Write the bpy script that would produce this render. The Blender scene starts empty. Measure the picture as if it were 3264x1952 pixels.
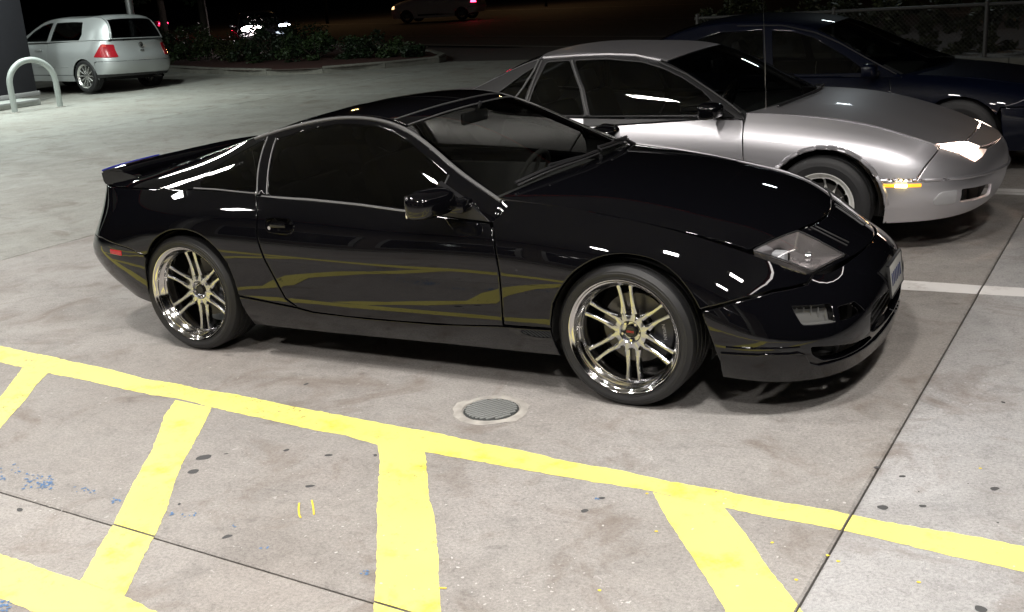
import bpy, bmesh, math, random
import numpy as np
from mathutils import Vector, Matrix
from mathutils.geometry import delaunay_2d_cdt
rnd = random.Random(7)
scene = bpy.context.scene
C = scene.collection
R = math.radians
# ---------------------------------------------------------------- camera
cam_d = bpy.data.cameras.new('camera'); cam = bpy.data.objects.new('camera', cam_d); C.objects.link(cam)
yaw, pitch, roll = R(-28.825), R(16.764), R(-3.840)
f = Vector((math.sin(yaw)*math.cos(pitch), math.cos(yaw)*math.cos(pitch), -math.sin(pitch)))
r = Vector((math.cos(yaw), -math.sin(yaw), 0)); u = r.cross(f)
r2 = r*math.cos(roll) + u*math.sin(roll); u2 = u*math.cos(roll) - r*math.sin(roll)
M = Matrix((r2, u2, -f)).transposed().to_4x4(); M.translation = Vector((1.663, -4.818, 1.768))
cam.matrix_world = M
cam_d.sensor_width = 36; cam_d.lens = 37.9; cam_d.clip_end = 600; cam_d.clip_start = .05
scene.camera = cam
# ---------------------------------------------------------------- night sky, exposure
world = bpy.data.worlds.new('World'); scene.world = world; world.use_nodes = True
wn = world.node_tree
sky = wn.nodes.new('ShaderNodeTexSky'); sky.sky_type = 'NISHITA'; sky.sun_disc = False
sky.sun_elevation = R(-4); sky.sun_rotation = R(200)
bg = wn.nodes['Background']; wn.links.new(sky.outputs[0], bg.inputs[0]); bg.inputs[1].default_value = .05
scene.view_settings.view_transform = 'Standard'; scene.view_settings.look = 'None'
scene.view_settings.exposure = 0; scene.view_settings.gamma = 1
scene.cycles.max_bounces = 10; scene.cycles.transparent_max_bounces = 16
scene.cycles.sample_clamp_indirect = 6
# lamps of the place: every one sits in a fixture built further down
def area(name, loc, size, power, col, aim=(0, 0, -1), spread=180):
    d = bpy.data.lights.new(name, 'AREA'); d.shape = 'RECTANGLE'; d.size, d.size_y = size
    d.energy = power; d.color = col; d.spread = R(spread)
    o = bpy.data.objects.new(name, d); C.objects.link(o); o.location = loc
    o.rotation_euler = Vector(aim).to_track_quat('-Z', 'Y').to_euler()
    return o
POW, POWP = 138, 205      # watts per canopy fixture
# ---------------------------------------------------------------- materials
MATS = {}
def mat(name, col=(.5,.5,.5), rough=.5, metal=0, coat=0, coat_r=.03, spec=.5, emit=None, es=0, ior=1.5):
    if name in MATS: return MATS[name]
    m = bpy.data.materials.new(name); m.use_nodes = True; b = m.node_tree.nodes['Principled BSDF']
    b.inputs['Base Color'].default_value = (*col, 1); b.inputs['Roughness'].default_value = rough
    b.inputs['Metallic'].default_value = metal; b.inputs['Coat Weight'].default_value = coat
    b.inputs['Coat Roughness'].default_value = coat_r; b.inputs['Specular IOR Level'].default_value = spec
    b.inputs['IOR'].default_value = ior
    if emit: b.inputs['Emission Color'].default_value = (*emit, 1); b.inputs['Emission Strength'].default_value = es
    MATS[name] = m; return m
def nd(m, t, **kw):
    n = m.node_tree.nodes.new('ShaderNode' + t)
    for k, v in kw.items():
        if k.startswith('i_'): n.inputs[int(k[2:]) if k[2:].isdigit() else k[2:].replace('_', ' ')].default_value = v
        else: setattr(n, k, v)
    return n
def lk(m, a, b): m.node_tree.links.new(a, b)
def vary(m, base, scale=30, amt=.15, bump=0, rough_amt=0):
    """uneven colour and a little relief on a painted or moulded surface"""
    b = m.node_tree.nodes['Principled BSDF']; tc = nd(m, 'TexCoord')
    n = nd(m, 'TexNoise'); n.inputs['Scale'].default_value = scale; n.inputs['Detail'].default_value = 6
    lk(m, tc.outputs['Object'], n.inputs['Vector'])
    mx = nd(m, 'MixRGB'); mx.inputs[1].default_value = (*[c*(1-amt) for c in base], 1); mx.inputs[2].default_value = (*[min(1, c*(1+amt)) for c in base], 1)
    lk(m, n.outputs['Fac'], mx.inputs[0]); lk(m, mx.outputs[0], b.inputs['Base Color'])
    if bump:
        bp = nd(m, 'Bump'); bp.inputs['Strength'].default_value = bump; bp.inputs['Distance'].default_value = .002
        lk(m, n.outputs['Fac'], bp.inputs['Height']); lk(m, bp.outputs[0], b.inputs['Normal'])
    if rough_amt:
        mr = nd(m, 'MapRange'); r0 = b.inputs['Roughness'].default_value
        mr.inputs[3].default_value = max(.01, r0 - rough_amt); mr.inputs[4].default_value = r0 + rough_amt
        lk(m, n.outputs['Fac'], mr.inputs[0]); lk(m, mr.outputs[0], b.inputs['Roughness'])
    return m
def glass(name, tint, rough=0.0, ior=1.52, refl=1.0):
    """thin pane: lets light straight through, tinted, and mirrors by Fresnel"""
    if name in MATS: return MATS[name]
    m = bpy.data.materials.new(name); m.use_nodes = True; t = m.node_tree
    for n in list(t.nodes): t.nodes.remove(n)
    o = nd(m, 'OutputMaterial'); tr = nd(m, 'BsdfTransparent'); gl = nd(m, 'BsdfGlossy'); fr = nd(m, 'Fresnel'); mx = nd(m, 'MixShader')
    tr.inputs[0].default_value = (*tint, 1); gl.inputs['Roughness'].default_value = rough
    gl.inputs[0].default_value = (refl, refl, refl, 1); fr.inputs[0].default_value = ior
    gg = nd(m, 'NewGeometry'); io = nd(m, 'MapRange'); io.inputs[3].default_value = ior; io.inputs[4].default_value = 1/ior; lk(m, gg.outputs['Backfacing'], io.inputs[0]); lk(m, io.outputs[0], fr.inputs[0])
    lk(m, fr.outputs[0], mx.inputs[0]); lk(m, tr.outputs[0], mx.inputs[1]); lk(m, gl.outputs[0], mx.inputs[2]); lk(m, mx.outputs[0], o.inputs[0])
    MATS[name] = m; return m
paint_black = mat('black gloss paint', (.0022,.0022,.0030), .5, 0, 1, .012, spec=0)
black_trim = vary(mat('black moulded trim', (.012,.012,.013), .45), (.012,.012,.013), 60, .2)
rubber_trim = mat('weatherstrip', (.02,.02,.021), .6)
grey_rail = mat('grey satin drip rail', (.105,.105,.105), .42, .2, .1, .2)
chrome = mat('dark chrome', (.62,.61,.60), .10, 1)
spoke_m = mat('brushed dark chrome', (.53,.54,.57), .20, 1)
tyre_m = vary(mat('tyre rubber', (.011,.011,.012), .6), (.011,.011,.012), 40, .25, .15)
dark_in = mat('dark void', (.004,.004,.004), .9)
cloth_d = vary(mat('dark seat cloth', (.02,.02,.022), .85), (.02,.02,.022), 200, .3)
disc_m = mat('brake iron', (.11,.105,.10), .35, .8)
cal_m = mat('caliper', (.03,.03,.035), .4)
white_print = mat('white print', (.6,.6,.6), .5)
red_print = mat('red print', (.5,.03,.02), .4)
lens_clear = glass('clear lamp glass', (.9,.9,.9))
glass_ws = glass('windscreen glass', (.80,.82,.78))
glass_dk = glass('limo tinted glass', (.125,.125,.12))
glass_md = glass('tinted glass', (.30,.32,.31))
mirror_m = mat('reflector', (.8,.8,.82), .12, 1)
silver = vary(mat('silver metallic paint', (.60,.59,.62), .40, .90, .45, .05), (.62,.61,.64), 3, .02)
# ---------------------------------------------------------------- objects
def new(name, me, parent=None, label=None, m=None):
    o = bpy.data.objects.new(name, me); C.objects.link(o)
    if parent: o.parent = parent
    if label: o['label'] = label
    if m: me.materials.append(m)
    return o
def thing(name, label, cat, loc=(0,0,0), rz=0, group=None, rot=None):
    o = bpy.data.objects.new(name, None); C.objects.link(o); o.location = loc
    o.rotation_euler = rot if rot else (0, 0, rz)
    o.empty_display_size = .2; tag(o, label, cat, group); return o
def tag(o, label, cat, group=None):
    o['label'] = label; o['category'] = cat
    if group: o['group'] = group
    return o
def copy_tree(o, parent=None):
    c = o.copy(); C.objects.link(c); c.parent = parent
    for ch in o.children: copy_tree(ch, c)
    return c
def mirrored(o, parent=None):
    c = o.copy(); C.objects.link(c); c.parent = parent or o.parent; c.scale = (1, -1, 1)
    for ch in o.children:
        d = ch.copy(); C.objects.link(d); d.parent = c
    return c
def mesh(name, V, F, m=None, parent=None, smooth=False, label=None, kind=None, sharp=None):
    me = bpy.data.meshes.new(name); me.from_pydata([tuple(v) for v in V], [], [tuple(f) for f in F])
    if smooth:
        me.polygons.foreach_set('use_smooth', [True]*len(me.polygons))
        me.set_sharp_from_angle(angle=R(sharp if sharp else 40))
    me.update(); o = new(name, me, parent, label, m)
    if kind: o['kind'] = kind
    return o
class MB:
    """collects simple solids that end up as ONE mesh"""
    def __init__(s): s.V, s.F = [], []
    def add(s, V, F):
        n = len(s.V); s.V += [tuple(v) for v in V]; s.F += [tuple(i + n for i in f) for f in F]; return s
    def box(s, a, b, M=None):
        x0,y0,z0 = a; x1,y1,z1 = b
        V = [Vector(p) for p in ((x0,y0,z0),(x1,y0,z0),(x1,y1,z0),(x0,y1,z0),(x0,y0,z1),(x1,y0,z1),(x1,y1,z1),(x0,y1,z1))]
        if M is not None: V = [M @ v for v in V]
        return s.add(V, [(0,3,2,1),(4,5,6,7),(0,1,5,4),(1,2,6,5),(2,3,7,6),(3,0,4,7)])
    def bbox(s, a, b, r, M=None):      # bevelled box
        x0,y0,z0 = a; x1,y1,z1 = b; V = []; F = []
        bm = bmesh.new(); g = bmesh.ops.create_cube(bm, size=1)
        for v in bm.verts: v.co = Vector(((x0+x1)/2 + v.co.x*(x1-x0), (y0+y1)/2 + v.co.y*(y1-y0), (z0+z1)/2 + v.co.z*(z1-z0)))
        bmesh.ops.bevel(bm, geom=bm.edges[:] + bm.verts[:], offset=r, segments=2, affect='EDGES', profile=.5)
        bm.verts.index_update()
        V = [M @ v.co if M is not None else v.co.copy() for v in bm.verts]; F = [[v.index for v in f.verts] for f in bm.faces]; bm.free()
        return s.add(V, F)
    def tube(s, pts, r, n=10, closed=False, caps=True, rz=None):
        P = [Vector(p) for p in pts]; N = len(P); V = []; F = []
        up = Vector((0, 0, 1)); prev = None
        for i, q in enumerate(P):
            a = P[(i-1) % N] if (closed or i > 0) else P[0]; b = P[(i+1) % N] if (closed or i < N-1) else P[-1]
            t = (b - a).normalized()
            if prev is None:
                x = t.cross(up)
                if x.length < .1: x = t.cross(Vector((1, 0, 0)))
                x.normalize()
            else: x = (prev - t*prev.dot(t)).normalized()
            prev = x; y = t.cross(x); ri = r[i] if hasattr(r, '__len__') else r
            for k in range(n):
                c = 2*math.pi*k/n; V.append(q + x*math.cos(c)*ri + y*math.sin(c)*(ri if rz is None else rz))
        for i in range(N if closed else N-1):
            for k in range(n):
                j = (i+1) % N; F.append((i*n+k, i*n+(k+1) % n, j*n+(k+1) % n, j*n+k))
        if caps and not closed: F.append(tuple(range(n))[::-1]); F.append(tuple((N-1)*n + k for k in range(n)))
        return s.add(V, F)
    def lathe(s, prof, n=48, axis='y', M=None, cap=False):
        """prof: (radius, distance along the axis)"""
        V = []; F = []; m = len(prof)
        for i in range(n):
            a = 2*math.pi*i/n; c, d = math.cos(a), math.sin(a)
            for (rr_, h) in prof:
                v = Vector((rr_*c, h, rr_*d)) if axis == 'y' else Vector((rr_*c, rr_*d, h))
                V.append(M @ v if M is not None else v)
        for i in range(n):
            j = (i+1) % n
            for k in range(m-1): F.append((i*m+k, j*m+k, j*m+k+1, i*m+k+1))
        if cap: F.append(tuple(i*m for i in range(n))); F.append(tuple(i*m + m-1 for i in range(n))[::-1])
        return s.add(V, F)
    def prism(s, poly, y0, y1, plane='xz', M=None, bevel=0):
        """extruded outline; poly in the given plane, extruded along the third axis"""
        n = len(poly); V = []
        def P(a, b, h):
            v = Vector({'xz': (a, h, b), 'xy': (a, b, h), 'yz': (h, a, b)}[plane]); return M @ v if M is not None else v
        V = [P(a, b, y0) for a, b in poly] + [P(a, b, y1) for a, b in poly]
        F = [tuple(range(n)), tuple(range(2*n-1, n-1, -1))] + [(i, i+n, (i+1) % n + n, (i+1) % n) for i in range(n)]
        return s.add(V, F)
    def build(s, name, m=None, parent=None, smooth=True, label=None, kind=None, sharp=40, fix=True):
        o = mesh(name, s.V, s.F, None, parent, False, label, kind)
        if fix:
            bm = bmesh.new(); bm.from_mesh(o.data); bmesh.ops.recalc_face_normals(bm, faces=bm.faces[:]); bm.to_mesh(o.data); bm.free()
        if smooth: o.data.polygons.foreach_set('use_smooth', [True]*len(o.data.polygons)); o.data.set_sharp_from_angle(angle=R(sharp))
        if m: o.data.materials.append(m)
        return o
# ---------------------------------------------------------------- panels cut out of a surface net
def dens(pts, step=.02, closed=True):
    out = []; n = len(pts)
    for i in range(n if closed else n-1):
        a = np.array(pts[i], float); b = np.array(pts[(i+1) % n], float); k = max(1, int(np.ceil(np.linalg.norm(b-a)/step)))
        out += [a + (b-a)*j/k for j in range(k)]
    if not closed: out.append(np.array(pts[-1], float))
    return np.array(out)
def cr(pts, n=6, closed=False):
    """smooth curve through points"""
    P = [np.array(p, float) for p in pts]; N = len(P); out = []
    for i in range(N if closed else N-1):
        a, b, c, d = P[(i-1) % N] if closed or i else 2*P[0]-P[1], P[i], P[(i+1) % N], P[(i+2) % N] if closed or i < N-2 else 2*P[-1]-P[-2]
        for j in range(n):
            t = j/n; out.append(.5*((2*b) + (c-a)*t + (2*a-5*b+4*c-d)*t*t + (3*b-a-3*c+d)*t**3))
    if not closed: out.append(P[-1])
    return [tuple(o) for o in out]
def rnd_poly(pts, r, seg=4):
    """round the corners of an outline"""
    P = [np.array(p, float) for p in pts]; N = len(P); out = []
    for i in range(N):
        a, b, c = P[i-1], P[i], P[(i+1) % N]; rr_ = r[i] if hasattr(r, '__len__') else r
        if rr_ <= 0: out.append(tuple(b)); continue
        u_ = (a-b); v_ = (c-b); lu, lv = np.linalg.norm(u_), np.linalg.norm(v_); d = min(rr_, lu*.45, lv*.45); p0 = b + u_/lu*d; p1 = b + v_/lv*d
        for j in range(seg+1):
            t = j/seg; out.append(tuple((1-t)**2*p0 + 2*t*(1-t)*b + t*t*p1))
    return out
def shrink(P, g):
    """offset an outline inwards by g"""
    P = np.array(P, float); a = np.roll(P, 1, 0); b = np.roll(P, -1, 0)
    area_ = .5*np.sum(P[:, 0]*b[:, 1] - b[:, 0]*P[:, 1]); sgn = 1 if area_ > 0 else -1
    def nrm(d): n = np.stack([-d[:, 1], d[:, 0]], 1)*sgn; return n/(np.linalg.norm(n, axis=1, keepdims=True) + 1e-9)
    n = nrm(P - a) + nrm(b - P); L = np.linalg.norm(n, axis=1, keepdims=True); n = n/np.maximum(L, .3)
    k = 2/np.maximum(L, 1.1)
    return P + n*g*np.minimum(k, 1.6)
def inside(P, pts):
    x, y = pts[:, 0][:, None], pts[:, 1][:, None]; a = P; b = np.roll(P, -1, 0)
    c = ((a[:, 1] > y) != (b[:, 1] > y)) & (x < (b[:, 0]-a[:, 0])*(y-a[:, 1])/(b[:, 1]-a[:, 1]+1e-12) + a[:, 0])
    return c.sum(1) % 2 == 1
def edge_dist(P, pts):
    a = P; d = np.roll(P, -1, 0) - a; L = (d**2).sum(1) + 1e-12; best = np.full(len(pts), 1e9)
    for i in range(len(a)):
        t = np.clip(((pts - a[i])@d[i])/L[i], 0, 1); best = np.minimum(best, np.linalg.norm(pts - a[i] - t[:, None]*d[i], axis=1))
    return best
def panel(name, net, outline, m, parent, holes=(), h=.03, thick=.012, off=0.0, label=None, out=None, bevel=.0018, dome=0, flange=True):
    """cuts the outline (in surface parameters) out of the net: a shaped sheet with a rolled edge"""
    outline = np.array(outline, float); loops = [outline] + [np.array(q, float) for q in holes]
    pts = [q for L in loops for q in L]; edges = []; k = 0
    for L in loops:
        edges += [(k+i, k+(i+1) % len(L)) for i in range(len(L))]; k += len(L)
    nb = k; ring = []
    if bevel:
        for li, L in enumerate(loops):
            q = shrink(L, .005 if li == 0 else -.005); ring.append(q)
    u0, v0 = outline.min(0); u1, v1 = outline.max(0)
    gu, gv = np.meshgrid(np.arange(u0 + h/2, u1, h), np.arange(v0 + h/2, v1, h), indexing='ij'); G = np.stack([gu.ravel(), gv.ravel()], 1)
    cand = [G] if not ring else [G] + ring
    def ok(Q, d):
        k_ = inside(outline, Q)
        for L in loops[1:]: k_ &= ~inside(L, Q)
        for L in loops: k_ &= edge_dist(L, Q) > d
        return Q[k_]
    pts = np.array(pts)
    if ring: pts = np.concatenate([pts] + [ok(q, .003) for q in ring])
    pts = np.concatenate([pts, ok(G, h*.45 if not ring else max(h*.4, .008))])
    v2, e2, f2, *_ = delaunay_2d_cdt([Vector(p) for p in pts], edges, [], 0, 1e-7)
    uv = np.array([tuple(v) for v in v2])[:, :2]; F = np.array([f for f in f2 if len(f) == 3])
    cen = uv[F].mean(1); keep = inside(outline, cen)
    for L in loops[1:]: keep &= ~inside(L, cen)
    F = F[keep]
    S, Su, Sv = net.ev(uv[:, 0], uv[:, 1]); Nn = np.cross(Su, Sv); Nn /= np.linalg.norm(Nn, axis=1, keepdims=True) + 1e-12
    ref = (S - np.array(out if out is not None else (S[:, 0].mean(), 0, .45)))
    if (Nn*ref).sum() < 0: Nn = -Nn
    tri = np.cross(S[F[:, 1]] - S[F[:, 0]], S[F[:, 2]] - S[F[:, 0]]); fl = (tri*Nn[F[:, 0]]).sum(1) < 0; F[fl] = F[fl][:, ::-1]
    if off: S = S + Nn*off
    if dome:
        d = np.minimum.reduce([edge_dist(L, uv) for L in loops]); S = S + Nn*(dome*(1 - np.exp(-d/.03)))[:, None]
    # outline vertices in order (cdt may merge, so look them up)
    V = [tuple(q) for q in S]; NV = [n for n in Nn]; Fl = [tuple(f) for f in F.tolist()]
    if flange:
        for L in loops:
            idx = [int(np.argmin(((uv - q)**2).sum(1))) for q in L]; c = S[idx]; t = np.roll(c, -1, 0) - np.roll(c, 1, 0)
            o2 = np.cross(t, Nn[idx]); o2 /= np.linalg.norm(o2, axis=1, keepdims=True) + 1e-9
            uvc = (np.array([q for q in L]) - np.array(L).mean(0))
            # make the side direction point out of the sheet
            test = net.ev(*(np.array(shrink(L, .004))).T)[0] - net.ev(*np.array(L).T)[0]
            if (test*o2).sum() > 0: o2 = -o2
            if L is not loops[0]: o2 = -o2
            n0 = len(V)
            for q, i in enumerate(idx):
                if bevel: V[i] = tuple(S[i] - Nn[i]*bevel); nn = Nn[i] + o2[q]*.8; NV[i] = nn/np.linalg.norm(nn)
                V.append(tuple(S[i] - Nn[i]*thick)); NV.append(o2[q])
            m_ = len(idx)
            for q in range(m_):
                a, b = idx[q], idx[(q+1) % m_]; c_, d_ = n0+q, n0+(q+1) % m_
                if a == b: continue
                f_ = (a, b, d_, c_); A = np.array([V[i] for i in f_]); nn = np.cross(A[1]-A[0], A[3]-A[0])
                Fl.append(f_ if (nn*o2[q]).sum() > 0 else f_[::-1])
    me = bpy.data.meshes.new(name); me.from_pydata(V, [], Fl); me.polygons.foreach_set('use_smooth', [True]*len(me.polygons)); me.update()
    nl = len(F)*3; ln = []; NVt = [tuple(float(c) for c in n) for n in NV]
    for p_ in me.polygons:
        if len(p_.vertices) == 4:
            A = p_.normal; ln += [tuple(A)]*4
        else: ln += [NVt[i] for i in p_.vertices]
    me.normals_split_custom_set(ln)
    return new(name, me, parent, label, m)
def cut(net, pts, proj='xz', ur=None, vr=None, gap=.0015, step=.02, closed=True):
    d = dens(pts, step, closed)
    if gap and closed: d = shrink(d, gap)
    return net.inv(d, proj, ur, vr)
def strip(name, net, uvs, m, parent, r=.006, n=8, off=.003, rz=None, label=None):
    S, Su, Sv = net.ev(*np.array(uvs).T); N_ = np.cross(Su, Sv); N_ /= np.linalg.norm(N_, axis=1, keepdims=True)
    ref = S - np.array((S[:, 0].mean(), 0, .45))
    if (N_*ref).sum() < 0: N_ = -N_
    return MB().tube([tuple(q) for q in S + N_*off], r, n, rz=rz).build(name, m, parent, label=label)
# ---------------------------------------------------------------- wheels (axis = y, outer face towards -y)
def tyre_mb(Rt, Rr, w, y0=0.0, n=72, grooves=4, shoulder=.02):
    """y0: outer sidewall plane; the tyre runs from y0 to y0+w"""
    p = [(Rr-.012, y0+.016), (Rr, y0+.004), (Rr+.003, y0-.002), (Rr+.007, y0-.003), (Rr+.0085, y0-.0005), (Rr+(Rt-Rr)*.30, y0-.0045), (Rr+(Rt-Rr)*.45, y0-.006), (Rr+(Rt-Rr)*.48, y0-.0045), (Rr+(Rt-Rr)*.6, y0-.004), (Rt-shoulder*.75, y0+.004), (Rt-shoulder*.25, y0+shoulder*.6), (Rt-.001, y0+shoulder*1.3)]
    a, b = y0+shoulder*1.5, y0+w-shoulder*1.5
    for k in range(grooves):
        c = a + (b-a)*(k+.5)/grooves; p += [(Rt, c-.006), (Rt-.007, c-.0045), (Rt-.007, c+.0045), (Rt, c+.006)]
    p += [(Rt-.001, y0+w-shoulder*1.3), (Rt-shoulder*.25, y0+w-shoulder*.6), (Rt-shoulder*.75, y0+w), (Rr+.02, y0+w), (Rr-.012, y0+w-.02)]
    return MB().lathe(p, n)
def text_mesh(body, size, depth=.001):
    cu = bpy.data.curves.new('lettering', 'FONT'); cu.body = body; cu.size = size; cu.extrude = depth; cu.align_x = 'CENTER'; cu.align_y = 'CENTER'; cu.resolution_u = 2
    o = bpy.data.objects.new('lettering', cu); me = bpy.data.meshes.new_from_object(o); bpy.data.objects.remove(o); return me
# ---------------------------------------------------------------- smooth surface nets
class Net:
    """C2 tensor-product spline surface through a grid of points P[nu][nv][3]."""
    def __init__(s, P, uk=None):
        s.P = np.array(P, float)
        d = np.linalg.norm(np.diff(s.P, axis=0), axis=2).mean(1)
        s.uk = np.concatenate([[0], np.cumsum(np.maximum(d, .02))]) if uk is None else np.array(uk, float)
        d = np.linalg.norm(np.diff(s.P, axis=1), axis=2).mean(0)
        s.vk = np.concatenate([[0], np.cumsum(np.maximum(d, .01))])
        s.Mu, s.Mv = s.nat(s.uk), s.nat(s.vk)
        s.U, s.V = s.uk[-1], s.vk[-1]
    @staticmethod
    def nat(t):
        n = len(t); A = np.eye(n); B = np.zeros((n, n)); h = np.diff(t)
        for i in range(1, n - 1):
            A[i, i-1], A[i, i], A[i, i+1] = h[i-1], 2*(h[i-1]+h[i]), h[i]
            B[i, i-1], B[i, i], B[i, i+1] = 6/h[i-1], -6/h[i-1]-6/h[i], 6/h[i]
        return np.linalg.solve(A, B)
    @staticmethod
    def w(t, M, x):
        x = np.asarray(x, float); n = len(t)
        xc = np.clip(x, t[0], t[-1])
        i = np.clip(np.searchsorted(t, xc, side='right') - 1, 0, n - 2)
        h = t[i+1] - t[i]; a = (t[i+1] - xc)/h; b = 1 - a
        r = np.arange(len(x)); W = np.zeros((len(x), n)); D = np.zeros((len(x), n))
        W[r, i] += a; W[r, i+1] += b
        W += ((a**3 - a)*h*h/6)[:, None]*M[i] + ((b**3 - b)*h*h/6)[:, None]*M[i+1]
        D[r, i] -= 1/h; D[r, i+1] += 1/h
        D += (-(3*a*a - 1)*h/6)[:, None]*M[i] + ((3*b*b - 1)*h/6)[:, None]*M[i+1]
        W += (x - xc)[:, None]*D          # straight on past the ends
        return W, D
    def ev(s, u, v):
        Wu, Du = s.w(s.uk, s.Mu, u); Wv, Dv = s.w(s.vk, s.Mv, v)
        S = np.einsum('in,nmk,im->ik', Wu, s.P, Wv)
        Su = np.einsum('in,nmk,im->ik', Du, s.P, Wv)
        Sv = np.einsum('in,nmk,im->ik', Wu, s.P, Dv)
        return S, Su, Sv
    def inv(s, pts, proj='xz', ur=None, vr=None):
        """parameters (u,v) of the surface points that show at pts in a side, plan or front view"""
        ax = ['xyz'.index(c) for c in proj]
        u0, u1 = ur if ur else (0, s.U); v0, v1 = vr if vr else (0, s.V)
        gu, gv = np.meshgrid(np.linspace(u0, u1, 90), np.linspace(v0, v1, 50), indexing='ij')
        gu, gv = gu.ravel(), gv.ravel(); G = s.ev(gu, gv)[0][:, ax]
        pts = np.array(pts, float)
        k = np.argmin(((pts[:, None, :] - G[None])**2).sum(2), axis=1)
        u, v = gu[k].copy(), gv[k].copy()
        for _ in range(8):
            S, Su, Sv = s.ev(u, v); R = pts - S[:, ax]; a = Su[:, ax]; b = Sv[:, ax]
            det = a[:, 0]*b[:, 1] - a[:, 1]*b[:, 0]; det = np.where(abs(det) < 1e-4, 1e-4, det)
            du = np.clip((R[:, 0]*b[:, 1] - R[:, 1]*b[:, 0])/det, -.08, .08)
            dv = np.clip((a[:, 0]*R[:, 1] - a[:, 1]*R[:, 0])/det, -.05, .05)
            u = np.clip(u + du, u0 - .03, u1 + .03); v = np.clip(v + dv, v0 - .03, v1 + .03)
        return np.stack([u, v], 1)
    def sides(s, axis=1):
        """the same surface carried on over the car's centre line"""
        Q = s.P.copy(); Q[:, :, 1] *= -1
        if axis == 1: return Net(np.concatenate([s.P, Q[:, ::-1][:, 1:]], 1), s.uk)
        if axis == 0: return Net(np.concatenate([s.P, Q[::-1][1:]], 0))
        return Net(np.concatenate([Q[::-1][:-1], s.P], 0))
def rows(x, ys, zs): return [[x, -y, z] for y, z in zip(ys, zs)]
def near(P): return [[[a, -b, c] for a, b, c in r] for r in P]
# ---- black coupe: bodyside from the middle of the tail round to the middle of the nose
z_side = near([
 [(-3.16,0,.28),(-3.29,0,.35),(-3.375,0,.45),(-3.36,0,.54),(-3.28,0,.67),(-3.255,0,.815)],
 [(-3.14,.40,.28),(-3.27,.42,.35),(-3.355,.43,.45),(-3.34,.43,.54),(-3.27,.42,.67),(-3.245,.41,.818)],
 [(-3.04,.68,.28),(-3.16,.70,.35),(-3.285,.68,.45),(-3.28,.67,.54),(-3.23,.635,.67),(-3.20,.60,.822)],
 [(-2.92,.79,.255),(-2.99,.815,.335),(-3.04,.84,.45),(-3.03,.84,.55),(-2.985,.80,.69),(-2.945,.715,.832)],
 [(-2.72,.84,.23),(-2.72,.87,.31),(-2.72,.888,.44),(-2.71,.888,.57),(-2.70,.862,.71),(-2.69,.775,.845)],
 [(-2.40,.81,.175),(-2.40,.878,.29),(-2.40,.893,.43),(-2.40,.896,.58),(-2.40,.876,.72),(-2.40,.80,.856)],
 [(-1.93,.80,.158),(-1.93,.872,.29),(-1.93,.888,.43),(-1.93,.893,.58),(-1.93,.872,.72),(-1.93,.812,.848)],
 [(-1.25,.80,.163),(-1.25,.874,.29),(-1.25,.89,.43),(-1.25,.892,.57),(-1.25,.873,.70),(-1.25,.806,.845)],
 [(-.56,.80,.170),(-.56,.876,.30),(-.56,.89,.43),(-.56,.89,.57),(-.56,.866,.715),(-.56,.762,.862)],
 [(0,.81,.178),(0,.878,.29),(0,.894,.42),(0,.892,.56),(0,.850,.695),(0,.742,.795)],
 [(.35,.82,.183),(.35,.872,.27),(.355,.885,.38),(.35,.872,.50),(.35,.818,.62),(.34,.716,.715)],
 [(.62,.795,.17),(.63,.825,.245),(.635,.835,.34),(.625,.81,.44),(.615,.74,.53),(.58,.63,.615)],
 [(.80,.63,.158),(.81,.665,.225),(.825,.685,.31),(.815,.66,.40),(.78,.59,.485),(.722,.515,.545)],
 [(.895,.36,.155),(.91,.38,.22),(.93,.39,.31),(.925,.375,.395),(.89,.33,.48),(.815,.285,.556)],
 [(.925,0,.155),(.94,0,.22),(.962,0,.31),(.957,0,.395),(.92,0,.485),(.846,0,.565)]])
z_hood = near([
 [(-.60,.775,.868),(-.52,.5,.902),(-.47,.25,.915),(-.45,0,.918)],
 [(-.22,.755,.826),(-.19,.5,.868),(-.175,.25,.884),(-.17,0,.888)],
 [(.15,.733,.763),(.17,.5,.806),(.18,.25,.825),(.18,0,.83)],
 [(.42,.695,.698),(.45,.47,.735),(.465,.23,.752),(.47,0,.757)],
 [(.59,.615,.618),(.625,.41,.652),(.65,.2,.668),(.66,0,.672)],
 [(.715,.53,.545),(.785,.34,.556),(.83,.17,.563),(.845,0,.566)]])
z_top = near([   # windscreen, roof and tailgate: rail edge to centre line
 [(-.585,.765,.855),(-.50,.52,.90),(-.44,.26,.915),(-.42,0,.918)],
 [(-.86,.67,.985),(-.79,.46,1.032),(-.75,.23,1.052),(-.74,0,1.057)],
 [(-1.20,.555,1.150),(-1.15,.38,1.171),(-1.13,.19,1.181),(-1.12,0,1.184)],
 [(-1.47,.545,1.194),(-1.47,.37,1.205),(-1.47,.18,1.212),(-1.47,0,1.214)],
 [(-1.76,.55,1.171),(-1.77,.37,1.182),(-1.77,.18,1.189),(-1.77,0,1.192)],
 [(-2.05,.555,1.103),(-2.06,.37,1.120),(-2.06,.18,1.130),(-2.06,0,1.134)],
 [(-2.50,.58,.972),(-2.50,.39,.995),(-2.50,.19,1.005),(-2.50,0,1.008)],
 [(-2.90,.63,.872),(-2.92,.42,.893),(-2.93,.2,.902),(-2.93,0,.905)],
 [(-3.155,.60,.828),(-3.205,.42,.832),(-3.225,.2,.835),(-3.235,0,.836)]])
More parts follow.
